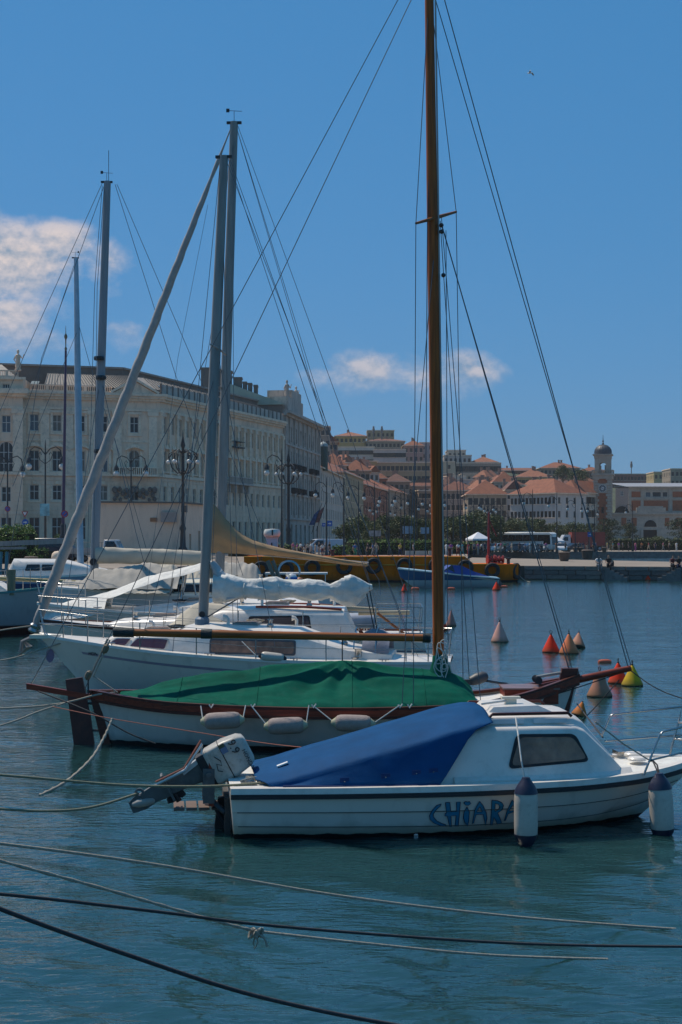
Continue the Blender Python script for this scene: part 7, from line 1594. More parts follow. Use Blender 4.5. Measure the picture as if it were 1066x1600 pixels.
cab_window(b3, C3, [(5.42, .99), (6.12, 1.03), (5.98, 1.17), (5.36, 1.17)], M_pglass, M_white, .03, fr=.02); cab_window(b3, C3, [(6.22, 1.04), (6.56, 1.06), (6.40, 1.155), (6.12, 1.16)], M_pglass, M_white, .03, fr=.02)
for px0, px1 in ((349, 372), (428, 452)):    # pale curtains inside the window band
    a, b_ = P3(px0, 1010, 26), P3(px1, 1010, 26); q = MB()
    q.prism([Vector((x_, cabin_y(C3, x_, z_)+.018, z_)) for x_, z_ in ((b_.x, 1.03), (a.x, 1.03), (a.x, 1.12), (b_.x, 1.12))], (0, .004, 0)); fixn(q.build('curtain', mat('curtain_grey', (.20, .19, .19), .8), b3))
m0, m1 = P3(317, 976, 27), P3(350, 243, 27)
mast_obj(b3, 'mast', M_alu, m0, m1, .098, .08, .7); masthead(b3, P3, 350, 243, 27, False)
q = MB(); q.lathe([(.06, -.02), (.06, .02)], 10, P3(316, 960, 26.85), (0, -1, 0)); q.build('winch', M_black, b3); q = MB(); c = P3(316, 972, 26.9); q.lathe([(.14, -.08), (.14, .06), (.1, .1)], 12, c); q.build('mast_collar', mat('collar_blue', (.10, .16, .22), .5), b3)
bo0, bo1 = P3(332, 924, 27), P3(578, 918, 26.9)
q = MB(); q.tube([bo0, bo1], .055, 10); q.build('boom', M_alu, b3, sm=50)
SP = [(0, .14, .24), (.08, .2, .26), (.2, .13, .15), (.35, .17, .2), (.43, .11, .12), (.5, .16, .19), (.6, .15, .17), (.65, .1, .12), (.72, .16, .22), (.82, .16, .26), (.9, .1, .17), (.97, .05, .06), (1, .04, .04)]
lumpy(b3, 'bundled_sail', M_sail, [P3(333, 918, 27), P3(400, 920, 27), P3(480, 922, 26.95), P3(540, 924, 26.9), P3(582, 917, 26.9)], lambda t: (interp([(a, b) for a, b, c in SP], t), interp([(a, c) for a, b, c in SP], t)), 4.0, .30, 30, 150, 1.9)
q = MB()                                      # sail luff gathered up the mast
lumpy(b3, 'sail_luff', mat('grey_sailcloth', (.44, .44, .43), .75, var=.15, bump=.3, bscale=8), [P3(331, 878, 27), P3(340, 895, 27), P3(356, 912, 27), P3(362, 935, 27)], lambda t: (lerp(.05, .16, t), lerp(.05, .15, t)), 9, .4, 18, 40, 3)
for t_ in (.21, .43, .65, .88): p = bo0.lerp(bo1, t_); q = MB(); q.lathe([(.17, -.012), (.175, 0), (.17, .012)], 16, p, (1, 0, 0)); q.build('sail_tie', M_ropew, b3)
pulpit(b3, H3, .86, .52); pulpit(b3, H3, .10, .55, stern=True, name='pushpit'); stanchions(b3, H3, [.1, .28, .44, .58, .72, .86], .52)
rigging(b3, P3, [('backstay', [(352, 246, 27), (640, 1000, 26.7), (690, 1040, 26.7)]), ('backstay', [(360, 250, 27), (505, 655, 26.8), (655, 1030, 26.6)]), ('shroud', [(345, 247, 27), (270, 1018, 26.0)]), ('shroud', [(346, 247, 27), (365, 1000, 28.1)]), ('shroud', [(343, 560, 27), (218, 1015, 26.2)]), ('shroud', [(342, 560, 27), (430, 1010, 26.0)]), ('halyard', [(356, 250, 27), (330, 930, 26.95)]), ('topping_lift', [(356, 246, 27), (578, 915, 26.9)]), ('vang', [(323, 965, 26.95), (384, 928, 26.95)], .014)])
sp = P3(342, 545, 27); q = MB(); q.tube([sp + Vector((0, -.75, -.02)), sp, sp + Vector((0, .75, -.02))], .02, 6); q.build('spreader', M_alu, b3)
for px, py in ((560, 1022), (555, 1035)): q = MB(); q.lathe([(.07, 0), (.06, .1), (.075, .14), (0, .15)], 12, P3(px, py+4, 26.1)); q.build('sheet_winch', M_steel, b3, sm=40)
q = MB(); q.prism([P3(560, 985, 26.6), P3(566, 985, 26.6), P3(597, 1028, 26.6), P3(588, 1030, 26.6)], (0, .03, 0)); fixn(q.build('tiller', M_mahog, b3))
wire(b3, 'mainsheet', [P3(571, 918, 26.9), P3(595, 1030, 26.6)], .012, M_roped); wire(b3, 'mainsheet', [P3(577, 918, 26.9), P3(598, 1030, 26.6)], .012, M_roped)
e_ = fender('small white fender lying on the side deck of the white sloop', W(426, 1027, 25.72), (1, 0, -.12), .52, .09, M_whitef, M_black, [[W(400, 1024, 25.72), W(378, 1002, 25.9)]])
o = inst('registration', text_mesh('MDN 102', .085, M_mark), b3); p = hp3 = None
pp = P3(144, 1024, 26.5); yy_ = H3.y(pp.x, pp.z); o.matrix_local = Matrix.Translation((pp.x, yy_ + .012, pp.z)) @ Matrix.Rotation(R(180 - 14), 4, 'Z') @ Matrix.Rotation(R(90), 4, 'X')
pp = P3(72, 1026, 27.2); yy_ = H3.y(pp.x, pp.z); q = MB(); q.lathe([(0, 0), (1, 0), (1, .008), (0, .01)], 24, (0, 0, 0), (0, 0, 1)); o = q.build('bow_emblem', mat('emblem_purple', (.24, .15, .23), .5), b3); nrm = Vector((.42, .9, .05)).normalized(); o.rotation_euler = nrm.to_track_quat('Z', 'Y').to_euler(); o.location = (pp.x, yy_ + .012, pp.z); o.scale = (.10, .13, 1)
q = MB(); a = P3(62, 1000, 27.5); q.box(a.x-.45, a.x+.15, -.16, .16, 1.12, 1.19); fixn(q.build('bow_platform', M_cream, b3)); q = MB(); q.tube([(a.x+.1, 0, 1.16), (a.x+.35, 0, 1.05), (a.x+.38, 0, .85)], .04, 6); q.prism([(a.x+.2, -.18, .95), (a.x+.42, 0, .75), (a.x+.2, .18, .95), (a.x+.3, 0, 1.05)], (0.02, 0, .02)); fixn(q.build('anchor', M_alu, b3))

# ------------------------------------------------------------------ second sloop with rolled genoa and tan boom cover
b4, L4, P4, inv4 = boat_root('genoa_sloop', 'white sloop with rolled grey genoa, tan sail cover and brown toe rail', 'sailboat', (668, 30.3), (60, 30.6))
H4 = Hull([(0, .95), (.2, 1.2), (.45, 1.36), (.65, 1.22), (.82, .78), (.93, .36), (1, .01)], [(0, 1.0), (.35, 1.0), (.65, 1.1), (1, 1.27)], [(0, -.1), (.2, -.4), (.8, -.4), (1, -.1)], YP, lambda t: -.1 + .2*t, lambda t: L4 - 1.0*(1-t))
H4.mesh(b4, hull_mat('genoa_sloop_gelcoat', (.76, .69, .60), (.03, .03, .035), .06, (.30, .30, .26), [(.70, .73, (.12, .14, .2))], .25, .08))
H4.rail(b4, 'toe_rail', M_mahogd, .07, .05, .02, -.01); H4.deck(b4, M_white, 0, .06)
C4 = [(1.55, .80, 1.0, .76, 1.12, .6, 1.14, 1.15), (1.75, .88, 1.0, .80, 1.42, .66, 1.56, 1.60), (3.2, .92, 1.0, .82, 1.48, .68, 1.60, 1.66), (4.3, .90, 1.03, .80, 1.46, .66, 1.56, 1.62), (5.0, .8, 1.06, .7, 1.30, .58, 1.38, 1.44), (6.5, .5, 1.14, .44, 1.27, .36, 1.31, 1.34), (6.9, .36, 1.16, .3, 1.2, .26, 1.21, 1.22)]
cabin(b4, C4, M_white); cab_window(b4, C4, [(2.45, 1.16), (3.75, 1.16), (3.70, 1.40), (2.50, 1.42)], M_pglass if False else glass_mat('aubergine_window', (.03, .018, .03), .1), M_black, .05)
for sd in (-1, 1): q = MB(); q.tube([(1.8, sd*.7, 1.57), (2.6, sd*.71, 1.62), (3.6, sd*.7, 1.62)], .025, 8); q.build('grab_rail', M_mahog, b4)
m0, m1 = P4(341, 960, 30.5), P4(366, 190, 30.5); mast_obj(b4, 'mast', M_alu, m0, m1, .105, .085, .7); masthead(b4, P4, 366, 190, 30.5)
for py in (580, 607): sp = P4(346, py, 30.5); q = MB(); q.tube([sp + Vector((0, -.85, .02)), sp, sp + Vector((0, .85, .02))], .02, 6); q.build('spreader', M_alu, b4)
# rolled genoa on the forestay
g0_, g1_ = P4(53, 985, 30.6), P4(361, 200, 30.5); q = MB(); secs = []; dv = (g1_-g0_); n_ = 90; ux = dv.normalized(); a_ = ux.cross(Vector((0, 1, 0))).normalized(); b_ = a_.cross(ux)
for i in range(n_+1):
    t = i/n_; r = interp([(0, .05), (.02, .095), (.1, .12), (.35, .115), (.7, .085), (.86, .06), (.9, .035), (.93, .05), (.96, .02), (1, .012)], t); s = []
    for k in range(14):
        an = 2*math.pi*k/14; sp_ = ((an/(2*math.pi) + t*16) % 1.0); f = .88 + .2*sp_ + .06*noise.noise(Vector((t*30, math.cos(an), math.sin(an))))
        s.append(g0_ + dv*t + (a_*math.cos(an) + b_*math.sin(an))*r*f)
    secs.append(s)
q.loft(secs); fixn(q.build('rolled_genoa', mat('grey_sail_strip', (.36, .33, .30), .8, var=.15, scale=5, bump=.25, bscale=12), b4, sm=50))
q = MB(); q.lathe([(.10, -.1), (.13, -.06), (.10, 0), (.13, .06), (.1, .1)], 14, g0_ + ux*.05, ux); q.build('furling_drum', M_steel, b4, sm=40)
# tan sail cover wrapped round mast and boom
def tans(u, v):
    top_ = [(0, 785), (.03, 790), (.06, 799), (.1, 812), (.15, 825), (.2, 835), (.27, 844), (.35, 850), (.45, 856), (.55, 861), (.8, 872), (1, 880)]; bot_ = [(0, 864), (.3, 866), (.6, 873), (.85, 882), (1, 885)]
    px = lerp(330, 574, u); py = lerp(interp(bot_, u), interp(top_, u), v); d_ = 30.5; p = P4(px, py, d_)
    return p
for sd in (-1, 1):
    q = MB(); secs = []
    for i in range(81):
        u = i/80; s = []
        for j in range(17):
            v = j/16; p = tans(u, v); th = .16*math.sin(math.pi*min(1, (1-v)*1.0 + .02)**.8)*(1-u*.7) + .01
            w = .035*noise.noise(Vector((u*5 + v*2.5, v*3 - u*4, sd*3.0))) + .02*noise.noise(Vector((u*14 + v*5, v*4, 4)))
            s.append(Vector((p.x, sd*(th + w*(.3 + (1-v)*.7)), p.z)))
        secs.append(s)
    q.loft(secs, False, False); q.build('sail_cover', M_tan, b4, sm=70)
q = MB(); q.tube([P4(350, 860, 30.5), P4(576, 881, 30.5)], .04, 8); q.build('boom', M_alu, b4, sm=50)
pulpit(b4, H4, .86, .55); pulpit(b4, H4, .12, .62, stern=True, name='pushpit'); stanchions(b4, H4, [.12, .3, .46, .6, .73, .86], .55)
rigging(b4, P4, [('backstay', [(372, 197, 30.5), (545, 672, 30.4), (655, 985, 30.3)]), ('backstay', [(369, 197, 30.5), (505, 660, 30.4), (600, 985, 30.3)]), ('shroud', [(364, 200, 30.5), (365, 605, 29.65), (372, 985, 29.3)]), ('shroud', [(362, 200, 30.5), (330, 605, 31.3), (325, 960, 31.7)]), ('shroud', [(350, 400, 30.5), (300, 700, 29.9), (258, 975, 29.4)]), ('topping_lift', [(370, 200, 30.5), (576, 878, 30.5)]), ('flag_halyard', [(325, 320, 30.4), (278, 560, 30.2), (225, 960, 29.6)], .004), ('boom_line', [(576, 882, 30.5), (592, 905, 30.4), (595, 930, 30.4)], .008)])
# awning over the foredeck: pale canvas tent
q = MB(); secs = []
for i in range(41):
    u = i/40; px = lerp(262, 418, u); top_ = interp([(262, 976), (285, 957), (300, 945), (315, 940), (345, 944), (380, 958), (418, 980)], px); s = []
    for j in range(13):
        v = -1 + j/6; a0 = P4(px, 978, 29.9); a1 = P4(px, top_, 29.9); z = lerp(a1.z, a0.z - .05, abs(v)**1.3) + .03*noise.noise(Vector((u*6, v*3, 2))); s.append(Vector((a1.x, .45 + v*.55, z)))
    secs.append(s)
q.loft(secs, False, False); aw = q.build('foredeck_awning', M_canvas, None, sm=70)
aw.matrix_world = inv4.inverted(); tag(aw, 'beige canvas tent on the foredeck behind the bare alloy mast', 'awning')
q = MB(); q.tube([P4(590, 958, 30.2), P4(634, 992, 30.0)], .03, 6); q.build('tiller', M_boomw, b4)
for p0, p1, nm in (((500, 948, 30.9), (590, 953, 30.9), 'a'), ((560, 958, 31.2), (640, 957, 31.2), 'b')): wire(b4, 'spare_spar', [P4(*p0), P4(*p1)], .05, mat('pale_spar', (.36, .30, .20), .6), 8)
q = MB(); q.lathe([(0, -1.0), (.12, -.9), (.19, -.6), (.2, 0), (.2, .6), (.17, .8), (0, .85)], 14, (0, 0, 0), (1, 0, .02)); q2 = q.build('inflatable_dinghy', mat('dinghy_grey', (.36, .38, .42), .6), None, sm=50); q2.location = W(530, 972, 32.4); tag(q2, 'grey rolled inflatable dinghy behind the cabin of the genoa sloop', 'dinghy')

# ------------------------------------------------------------------ grey hull with the long white awning
b5, L5, P5, inv5 = boat_root('awning_yacht', 'grey white yacht with a long white awning sloping up from its bow', 'yacht', (560, 34.5), (58, 34.0))
H5 = Hull([(0, 1.0), (.2, 1.25), (.45, 1.4), (.65, 1.3), (.82, .85), (.93, .42), (1, .01)], [(0, 1.15), (.35, 1.2), (.65, 1.3), (1, 1.48)], [(0, -.1), (.2, -.4), (.8, -.4), (1, -.1)], YP, lambda t: -.1 + .2*t, lambda t: L5 - .8*(1-t))
H5.mesh(b5, hull_mat('awning_yacht_gelcoat', (.72, .65, .58), (.03, .03, .035), .06, (.30, .30, .26), None, .3, .08)); H5.rail(b5, 'toe_rail', M_white, .06, .06, .02, -.01); H5.deck(b5, M_white, 0, .06)
q = MB(); secs = []
for i in range(61):
    u = i/60; px = lerp(66, 330, u); cen = smooth_interp([(66, 958), (110, 938), (165, 926), (230, 902), (300, 884), (330, 876)], px); hw = smooth_interp([(66, .25), (100, .75), (160, .85), (230, .55), (300, .42), (330, .4)], px); s = []
    for j in range(13):
        v = -1 + j/6; p = P5(px, cen, 34); s.append(Vector((p.x, v*hw, p.z - abs(v)**1.6*.28*(1.6 if px < 170 else .6) + .04*noise.noise(Vector((u*9, v*4, 1))))))
    secs.append(s)
q.loft(secs, False, False); aw = q.build('sun_awning', M_sail, None, sm=70); aw.matrix_world = inv5.inverted(); tag(aw, 'long white canvas awning rising to the right between the yachts', 'awning')
C5 = [(1.0, .95, 1.15, .9, 1.5, .7, 1.55, 1.6), (3.0, 1.0, 1.2, .9, 1.55, .7, 1.62, 1.68), (4.6, .8, 1.25, .7, 1.42, .5, 1.46, 1.5), (5.6, .5, 1.3, .4, 1.36, .3, 1.38, 1.4)]
cabin(b5, C5, M_white); pulpit(b5, H5, .86, .55)
cab_window(b5, C5, [(1.5, 1.28), (2.9, 1.3), (2.8, 1.46), (1.5, 1.45)], M_glass, M_black, .04)
q = MB(); a, b_ = P5(84, 965, 33), P5(112, 965, 33); q.prism([(a.x, H5.y(a.x, 1.2)+.01, 1.2), (b_.x, H5.y(b_.x, 1.2)+.01, 1.2), (b_.x, H5.y(b_.x, 1.2)+.01, 1.25), (a.x, H5.y(a.x, 1.2)+.01, 1.25)], (0, .01, 0)); fixn(q.build('hull_vent', M_omd, b5))

# ------------------------------------------------------------------ navy banded yacht, tall grey mast, canvas boom cover
b6, L6, P6, inv6 = boat_root('navy_band_yacht', 'cream and white yacht with navy hull band and the tall mast at far left', 'yacht', (520, 39.5), (70, 39.0))
H6 = Hull([(0, 1.0), (.2, 1.3), (.45, 1.5), (.65, 1.4), (.82, .95), (.93, .45), (1, .01)], [(0, 1.45), (.35, 1.5), (.65, 1.58), (1, 1.72)], [(0, -.1), (.2, -.4), (.8, -.4), (1, -.1)], YP, lambda t: -.1 + .2*t, lambda t: L6 - .8*(1-t))
H6.mesh(b6, hull_mat('navy_band_gelcoat', (.62, .62, .62), (.03, .03, .035), .06, (.30, .30, .26), [(1.05, 1.27, (.015, .03, .075))], .25, .08)); H6.rail(b6, 'toe_rail', M_white, .06, .06, .02, -.01); H6.deck(b6, M_white, 0, .06)
C6 = [(.8, .9, 1.5, .8, 1.85, .7, 1.88, 1.92), (3.2, 1.05, 1.5, .95, 1.88, .8, 1.93, 1.98), (5.6, .95, 1.55, .85, 1.84, .7, 1.88, 1.92), (6.7, .8, 1.6, .7, 1.8, .5, 1.82, 1.84), (7.0, .7, 1.62, .62, 1.7, .5, 1.71, 1.72)]
cabin(b6, C6, M_cream); cab_window(b6, C6, [(3.3, 1.64), (4.6, 1.66), (4.5, 1.80), (3.3, 1.80)], M_glass, M_black, .04)
m0, m1 = P6(147, 905, 39.3), P6(168, 283, 39.3); mast_obj(b6, 'mast', mat('grey_blue_alloy', (.24, .255, .27), .5, .0, var=.12, stretch=(4, 4, .4)), m0, m1, .118, .095, .75); masthead(b6, P6, 167, 283, 39.3)
q = MB(); c = P6(170, 283, 39.3); q.tube([c, c + Vector((0, 0, .85))], .008, 5); q.build('aerial', M_iron, b6)
q = MB(); q.lathe([(.10, -.04), (.10, .04)], 12, P6(146, 878, 39.1), (0, -1, 0)); q.build('winch', M_black, b6)
lumpy(b6, 'boom_cover', M_canvas, [P6(150, 868, 39.3), P6(230, 869, 39.3), P6(330, 873, 39.3)], lambda t: (.16, lerp(.22, .19, t)), 2.0, .14, 18, 60, 1.4)
for px in (545, 607, 690): q = MB(); c = P6(155, px + 15, 39.2) if px != 607 else P6(158, 590, 39.2); q.lathe([(.14, -.05), (.15, 0), (.14, .05)], 12, c); q.build('mast_band', M_iron, b6)
rigging(b6, P6, [('forestay', [(160, 286, 39.3), (36, 560, 39.2), (-60, 780, 39.1)]), ('shroud', [(163, 290, 39.3), (65, 560, 38.4), (10, 900, 38)]), ('backstay', [(183, 288, 39.3), (300, 560, 39.4), (430, 880, 39.5)]), ('backstay', [(180, 288, 39.3), (272, 578, 39.4), (380, 900, 39.5)]), ('shroud', [(160, 290, 39.3), (148, 450, 38.2), (136, 905, 37.9)]), ('shroud', [(163, 290, 39.3), (152, 450, 38.2), (146, 905, 37.8)]), ('lower_shroud', [(158, 590, 39.3), (212, 830, 38.3), (232, 905, 38)], .009), ('lower_shroud', [(157, 590, 39.3), (108, 905, 38.0)])], .008)
# two beige tarpaulins humped over cockpit gear
def tarp(label, pts, d, depth, m, inv_, seed, zb=915):
    q = MB(); secs = []; x0, x1 = pts[0][0], pts[-1][0]
    for i in range(51):
        u = i/50; px = lerp(x0, x1, u); py = interp(pts, px); s = []
        for j in range(17):
            v = -1 + j/8; p = W(px, py, d); b = W(px, zb, d); k = abs(v)**1.7; z = lerp(p.z, b.z, k) + .07*noise.noise(Vector((u*6 + v*2, v*3 - u*4, seed)))*(1-abs(v)*.5) + .04*noise.noise(Vector((u*17, v*6, seed)))
            s.append(Vector((p.x, p.y + v*depth + .06*noise.noise(Vector((u*9, v*2, seed+3))), z)))
        secs.append(s)
    q.loft(secs, False, False); o = q.build('tarpaulin', m, None, sm=70); return tag(o, label, 'tarpaulin')
tarp('crumpled beige tarpaulin behind the sloping white awning', [(132, 918), (137, 900), (148, 887), (175, 890), (200, 886), (226, 877), (262, 887), (284, 896)], 38.6, 1.1, M_canvasg, None, 1.0, 918)
tarp('smaller sandy tarpaulin behind the crumpled beige one', [(212, 890), (228, 876), (255, 877), (272, 882), (282, 892)], 47, 1.1, M_canvas, None, 2.0, 900)
tarp('pale tarpaulin just left of the alloy masts', [(280, 900), (298, 880), (314, 878), (330, 884)], 44, 1.0, M_canvas, None, 3.0, 905)
tarp('large beige cockpit tent right of the alloy masts', [(330, 884), (352, 878), (392, 880), (402, 884), (418, 921)], 46, 1.4, M_canvasg, None, 4.0, 922)
for px, l_ in ((274, .34), (287, .3), (290, .4), (296, .34)):   # worn silver strokes of a name
    pp = P6(px, 940, 38); wire(b6, 'name_stroke', [(pp.x, H6.y(pp.x, 1.1)+.012, 1.16-l_/2), (pp.x-.07, H6.y(pp.x, 1.25)+.012, 1.16+l_/2)], .012, mat('name_silver', (.45, .46, .50), .5), 5)

# ------------------------------------------------------------------ deck gear on the moored yachts
def deck_gear(root, secs, H, xs, seed, hx):
    rnd = random.Random(seed)
    def top(x):
        for a, b in zip(secs, secs[1:]):
            if a[0] <= x <= b[0]: return lerp(a[7], b[7], (x-a[0])/(b[0]-a[0]))
        return H.ZS(H.find(x, H.ZS(.5))[0]) + .05
    for x in hx:                              # framed hatches
        z = top(x); q = MB(); q.box(x-.24, x+.24, -.24, .24, z-.03, z+.035); f = fixn(q.build('deck_hatch', M_alu, root)); q = MB(); q.box(x-.2, x+.2, -.2, .2, z+.037, z+.045); q.build('pane', M_tglass, f)
    for i, x in enumerate(xs):
        z = top(x); y = (.34 if i % 2 else -.34); k = i % 3
        if k == 0: q = MB(); q.tube([(x, y, z-.05), (x, y, z+.09), (x+.03, y, z+.13), (x+.09, y, z+.13)], [.032, .032, .036, .055], 10); q.build('cowl_vent', M_white, root, sm=50)
        elif k == 1: q = MB(); q.lathe([(.06, -.03), (.065, .02), (.04, .05), (.045, .11), (.06, .13), (0, .135)], 12, (x, y, z)); q.build('halyard_winch', M_steel, root, sm=40)
        else:
            q = MB()
            for j in range(4): r_ = .11 + .02*j; q.tube([(x + r_*math.cos(t_), y + r_*.8*math.sin(t_), z + .02 + .012*j + .01*math.sin(t_*3)) for t_ in [n_*.45 for n_ in range(15)]], .011, 5)
            q.build('coiled_line', (M_rope, M_ropew, M_roped)[rnd.randrange(3)], root)
    for u in (.15, .35, .55, .8):
        for sd in (-1, 1): p = H.pt(u, 1, sd, -.10); q = MB(); q.tube([p + Vector((-.1, 0, .07)), p + Vector((.1, 0, .07))], .014, 6); q.tube([p + Vector((-.03, 0, 0)), p + Vector((-.03, 0, .07))], .014, 6); q.tube([p + Vector((.03, 0, 0)), p + Vector((.03, 0, .07))], .014, 6); q.build('cleat', M_steel, root)
deck_gear(b3, C3, H3, [3.1, 3.5, 3.9, 4.3, 4.9, 5.3, 5.9, 2.1], 1, (5.7, 4.0)); deck_gear(b4, C4, H4, [2.0, 2.5, 3.0, 3.5, 4.0, 4.6, 5.4, 6.2], 2, (5.6, 3.2)); deck_gear(b5, C5, H5, [1.3, 1.9, 2.5, 3.1, 3.7, 4.3], 3, (3.9, 2.2)); deck_gear(b6, C6, H6, [1.2, 2.0, 2.8, 3.6, 4.4, 5.2], 4, (4.9,))
for k, x in enumerate((1.9, 1.5)):            # folded spray hood hoops in the sloop's cockpit
    q = MB(); q.tube([(x, .62*math.cos(t_), .95 + .42*math.sin(t_)) for t_ in [i*math.pi/10 for i in range(11)]], .014, 6); q.build('hood_hoop', M_steel, b3)
q = MB(); q.loft([[Vector((x_, .62*math.cos(t_)*w_, .93 + h_*math.sin(t_))) for t_ in [i*math.pi/10 for i in range(11)]] for x_, w_, h_ in ((1.25, 1.0, .30), (1.4, 1.03, .40), (1.6, 1.02, .43), (1.75, 1.0, .36))], False, False); q.build('spray_hood', mat('grey_hood_cloth', (.22, .22, .25), .85, var=.3, bump=.5, bscale=8), b3, sm=60)
for px0, px1, pt in ((266, 300, 888), (286, 318, 884)):   # stainless arch and dodger frame behind the long awning
    q = MB(); a, b_, c, e_ = P5(px0, 930, 34.4), P5(px0+8, pt, 34.4), P5(px1, pt+3, 34.4), P5(px1+6, 930, 34.4); q.tube([a, b_, c, e_], .022, 7); q.build('steering_arch', M_steel, b5, sm=50)
q = MB(); a = P5(285, 918, 34.4); q.lathe([(.38, -.015), (.40, 0), (.38, .015), (.36, 0), (.38, -.015)], 24, a, (1, 0, .2)); q.tube([a + Vector((0, -.37, 0)), a + Vector((0, .37, 0))], .012, 5); q.tube([a + Vector((0, 0, -.37)), a + Vector((0, 0, .37))], .012, 5); q.build('steering_wheel', M_steel, b5, sm=50)
tarp('rumpled cream sail cover lying on the navy banded yacht', [(170, 925), (184, 914), (205, 911), (232, 916), (258, 912), (270, 922)], 37.9, .5, M_canvas, None, 6.0, 926)
tarp('low sandy canvas heap at the foot of the tall left mast', [(92, 916), (104, 906), (120, 909), (134, 904), (141, 915)], 40.2, .8, M_canvasg, None, 7.0, 918)

# ------------------------------------------------------------------ far left boats
b7, L7, P7, inv7 = boat_root('blue_ketch', 'light blue hulled boat with teal rail and yellow spar at the left edge', 'boat', (-170, 46), (98, 46))
H7 = Hull([(0, 1.0), (.2, 1.3), (.5, 1.4), (.75, 1.1), (.9, .6), (1, .01)], [(0, 1.2), (.4, 1.25), (.7, 1.35), (1, 1.5)], [(0, -.1), (.2, -.4), (.8, -.4), (1, -.1)], YP, lambda t: -.1 + .2*t, lambda t: L7 - .9*(1-t))
H7.mesh(b7, hull_mat('ketch_blue_paint', (.42, .47, .48), (.06, .02, .018), .28, (.08, .05, .04), None, .35, .05)); H7.rail(b7, 'toe_rail', mat('teal_paint', (.04, .20, .20), .5), .07, .06, .02, 0); H7.deck(b7, M_deck, .02, .05)
wire(b7, 'yellow_spar', [P7(-40, 902, 45.5), P7(130, 910, 45.5)], .065, mat('yellow_spar', (.36, .29, .13), .6), 8); stanchions(b7, H7, [.3, .45, .6, .72, .84, .95], .7)
q = MB(); q.tube([P7(18, 930, 45), P7(17, 890, 45)], [.12, .16], 8); q.build('covered_winch', M_ropeg, b7); C7 = [(1.5, .8, 1.25, .7, 1.6, .6, 1.65, 1.7), (3.5, .8, 1.3, .7, 1.6, .6, 1.65, 1.7), (3.9, .7, 1.3, .6, 1.4, .5, 1.42, 1.43)]; cabin(b7, C7, M_white)
b8, L8, P8, inv8 = boat_root('cabin_yacht', 'white cabin yacht with navy hull stripe and thin mast beside the far left quay', 'yacht', (-20, 64), (205, 65))
H8 = Hull([(0, 1.1), (.3, 1.4), (.6, 1.3), (.85, .7), (1, .01)], [(0, 1.35), (.5, 1.4), (1, 1.6)], [(0, -.1), (.2, -.4), (.8, -.4), (1, -.1)], YP, lambda t: -.1 + .2*t, lambda t: L8 - .9*(1-t))
H8.mesh(b8, hull_mat('cabin_yacht_gelcoat', (.32, .40, .50), (.03, .03, .035), .08, (.2, .2, .2), [(.55, 1.1, (.03, .06, .16))], .3, .08)); H8.rail(b8, 'toe_rail', M_white, .1, .08, .02, 0); H8.deck(b8, M_white, 0, .06)
C8 = [(.9, 1.1, 1.4, .95, 1.5, .8, 1.52, 1.55), (1.2, 1.1, 1.4, 1.0, 1.98, .85, 2.12, 2.2), (3.4, 1.1, 1.4, 1.0, 1.98, .85, 2.1, 2.18), (5.2, .8, 1.45, .7, 1.65, .5, 1.7, 1.74), (6.0, .5, 1.5, .4, 1.55, .3, 1.56, 1.57)]
cabin(b8, C8, M_white); cab_window(b8, C8, [(1.75, 1.7), (2.35, 1.7), (2.35, 1.92), (1.85, 1.92)], M_glass, M_black, .04); cab_window(b8, C8, [(2.5, 1.7), (3.3, 1.72), (3.2, 1.9), (2.5, 1.92)], M_glass, M_black, .04)
m0, m1 = P8(126, 890, 64.6), P8(119, 403, 64.6); mast_obj(b8, 'mast', mat('pale_blue_alloy', (.36, .44, .50), .45, .2), m0, m1, .15, .10, .75); masthead(b8, P8, 118, 402, 64.6)
rigging(b8, P8, [('forestay', [(119, 405, 64.6), (20, 700, 64.5), (-40, 880, 64.4)]), ('shroud', [(124, 510, 64.6), (96, 578, 64), (20, 760, 63.4)]), ('shroud', [(124, 510, 64.6), (142, 575, 64), (190, 720, 63.4), (235, 880, 63.3)])], .012)
gw = empty('gangway', (X(50, 75), 75, GZ+.3), 0, 'long grey metal gangway beam across the quay at the left edge', 'gangway')
q = MB(); a, b_ = W(-30, 851, 75), W(110, 845, 75); q.obox((a+b_)/2, (b_-a)/2, (0, .35, 0), (0, 0, .13)); fixn(q.build('beam', M_alu, gw, world=True)); q = MB(); a, b_ = W(-30, 857, 75), W(40, 856, 75); q.obox((a+b_)/2, (b_-a)/2, (0, .3, 0), (0, 0, .07)); fixn(q.build('lower_beam', M_alu, gw, world=True))
for px in (2, 11): q = MB(); q.tube([W(px, 862, 75), W(px-2, 905, 75)], .09, 6); q.build('leg', mat('turquoise_steel', (.05, .22, .27), .5), gw, world=True)
# workboat cluttered with gear behind the tan sail
b9, L9, P9, inv9 = boat_root('work_boat', 'small white workboat cluttered with buoys and boxes below the tan sail', 'boat', (408, 62), (562, 62))
H9 = Hull([(0, .8), (.3, 1.0), (.6, .95), (.85, .5), (1, .01)], [(0, .75), (.5, .8), (1, 1.05)], [(0, -.1), (.2, -.3), (.8, -.3), (1, -.1)], YP, lambda t: -.05*t, lambda t: L9 - .6*(1-t))
H9.mesh(b9, hull_mat('workboat_paint', (.45, .48, .50), (.03, .03, .03), .06, (.2, .2, .2), None, .4, .08)); H9.deck(b9, M_deck, .1, .03); H9.rail(b9, 'toe_rail', M_white, .07, .06, .0, 0)
q = MB(); q.box(.3, 2.2, -.6, .6, .7, 1.25); fixn(q.build('console', mat('console_blue_grey', (.20, .26, .31), .6), b9)); q = MB(); q.box(.2, 2.9, -.65, .65, 1.55, 1.62); fixn(q.build('roof', M_white, b9))
for x_ in (.25, 2.8):
    for y_ in (-.6, .6): wire(b9, 'roof_post', [(x_, y_, .7), (x_, y_, 1.55)], .02, M_steel)
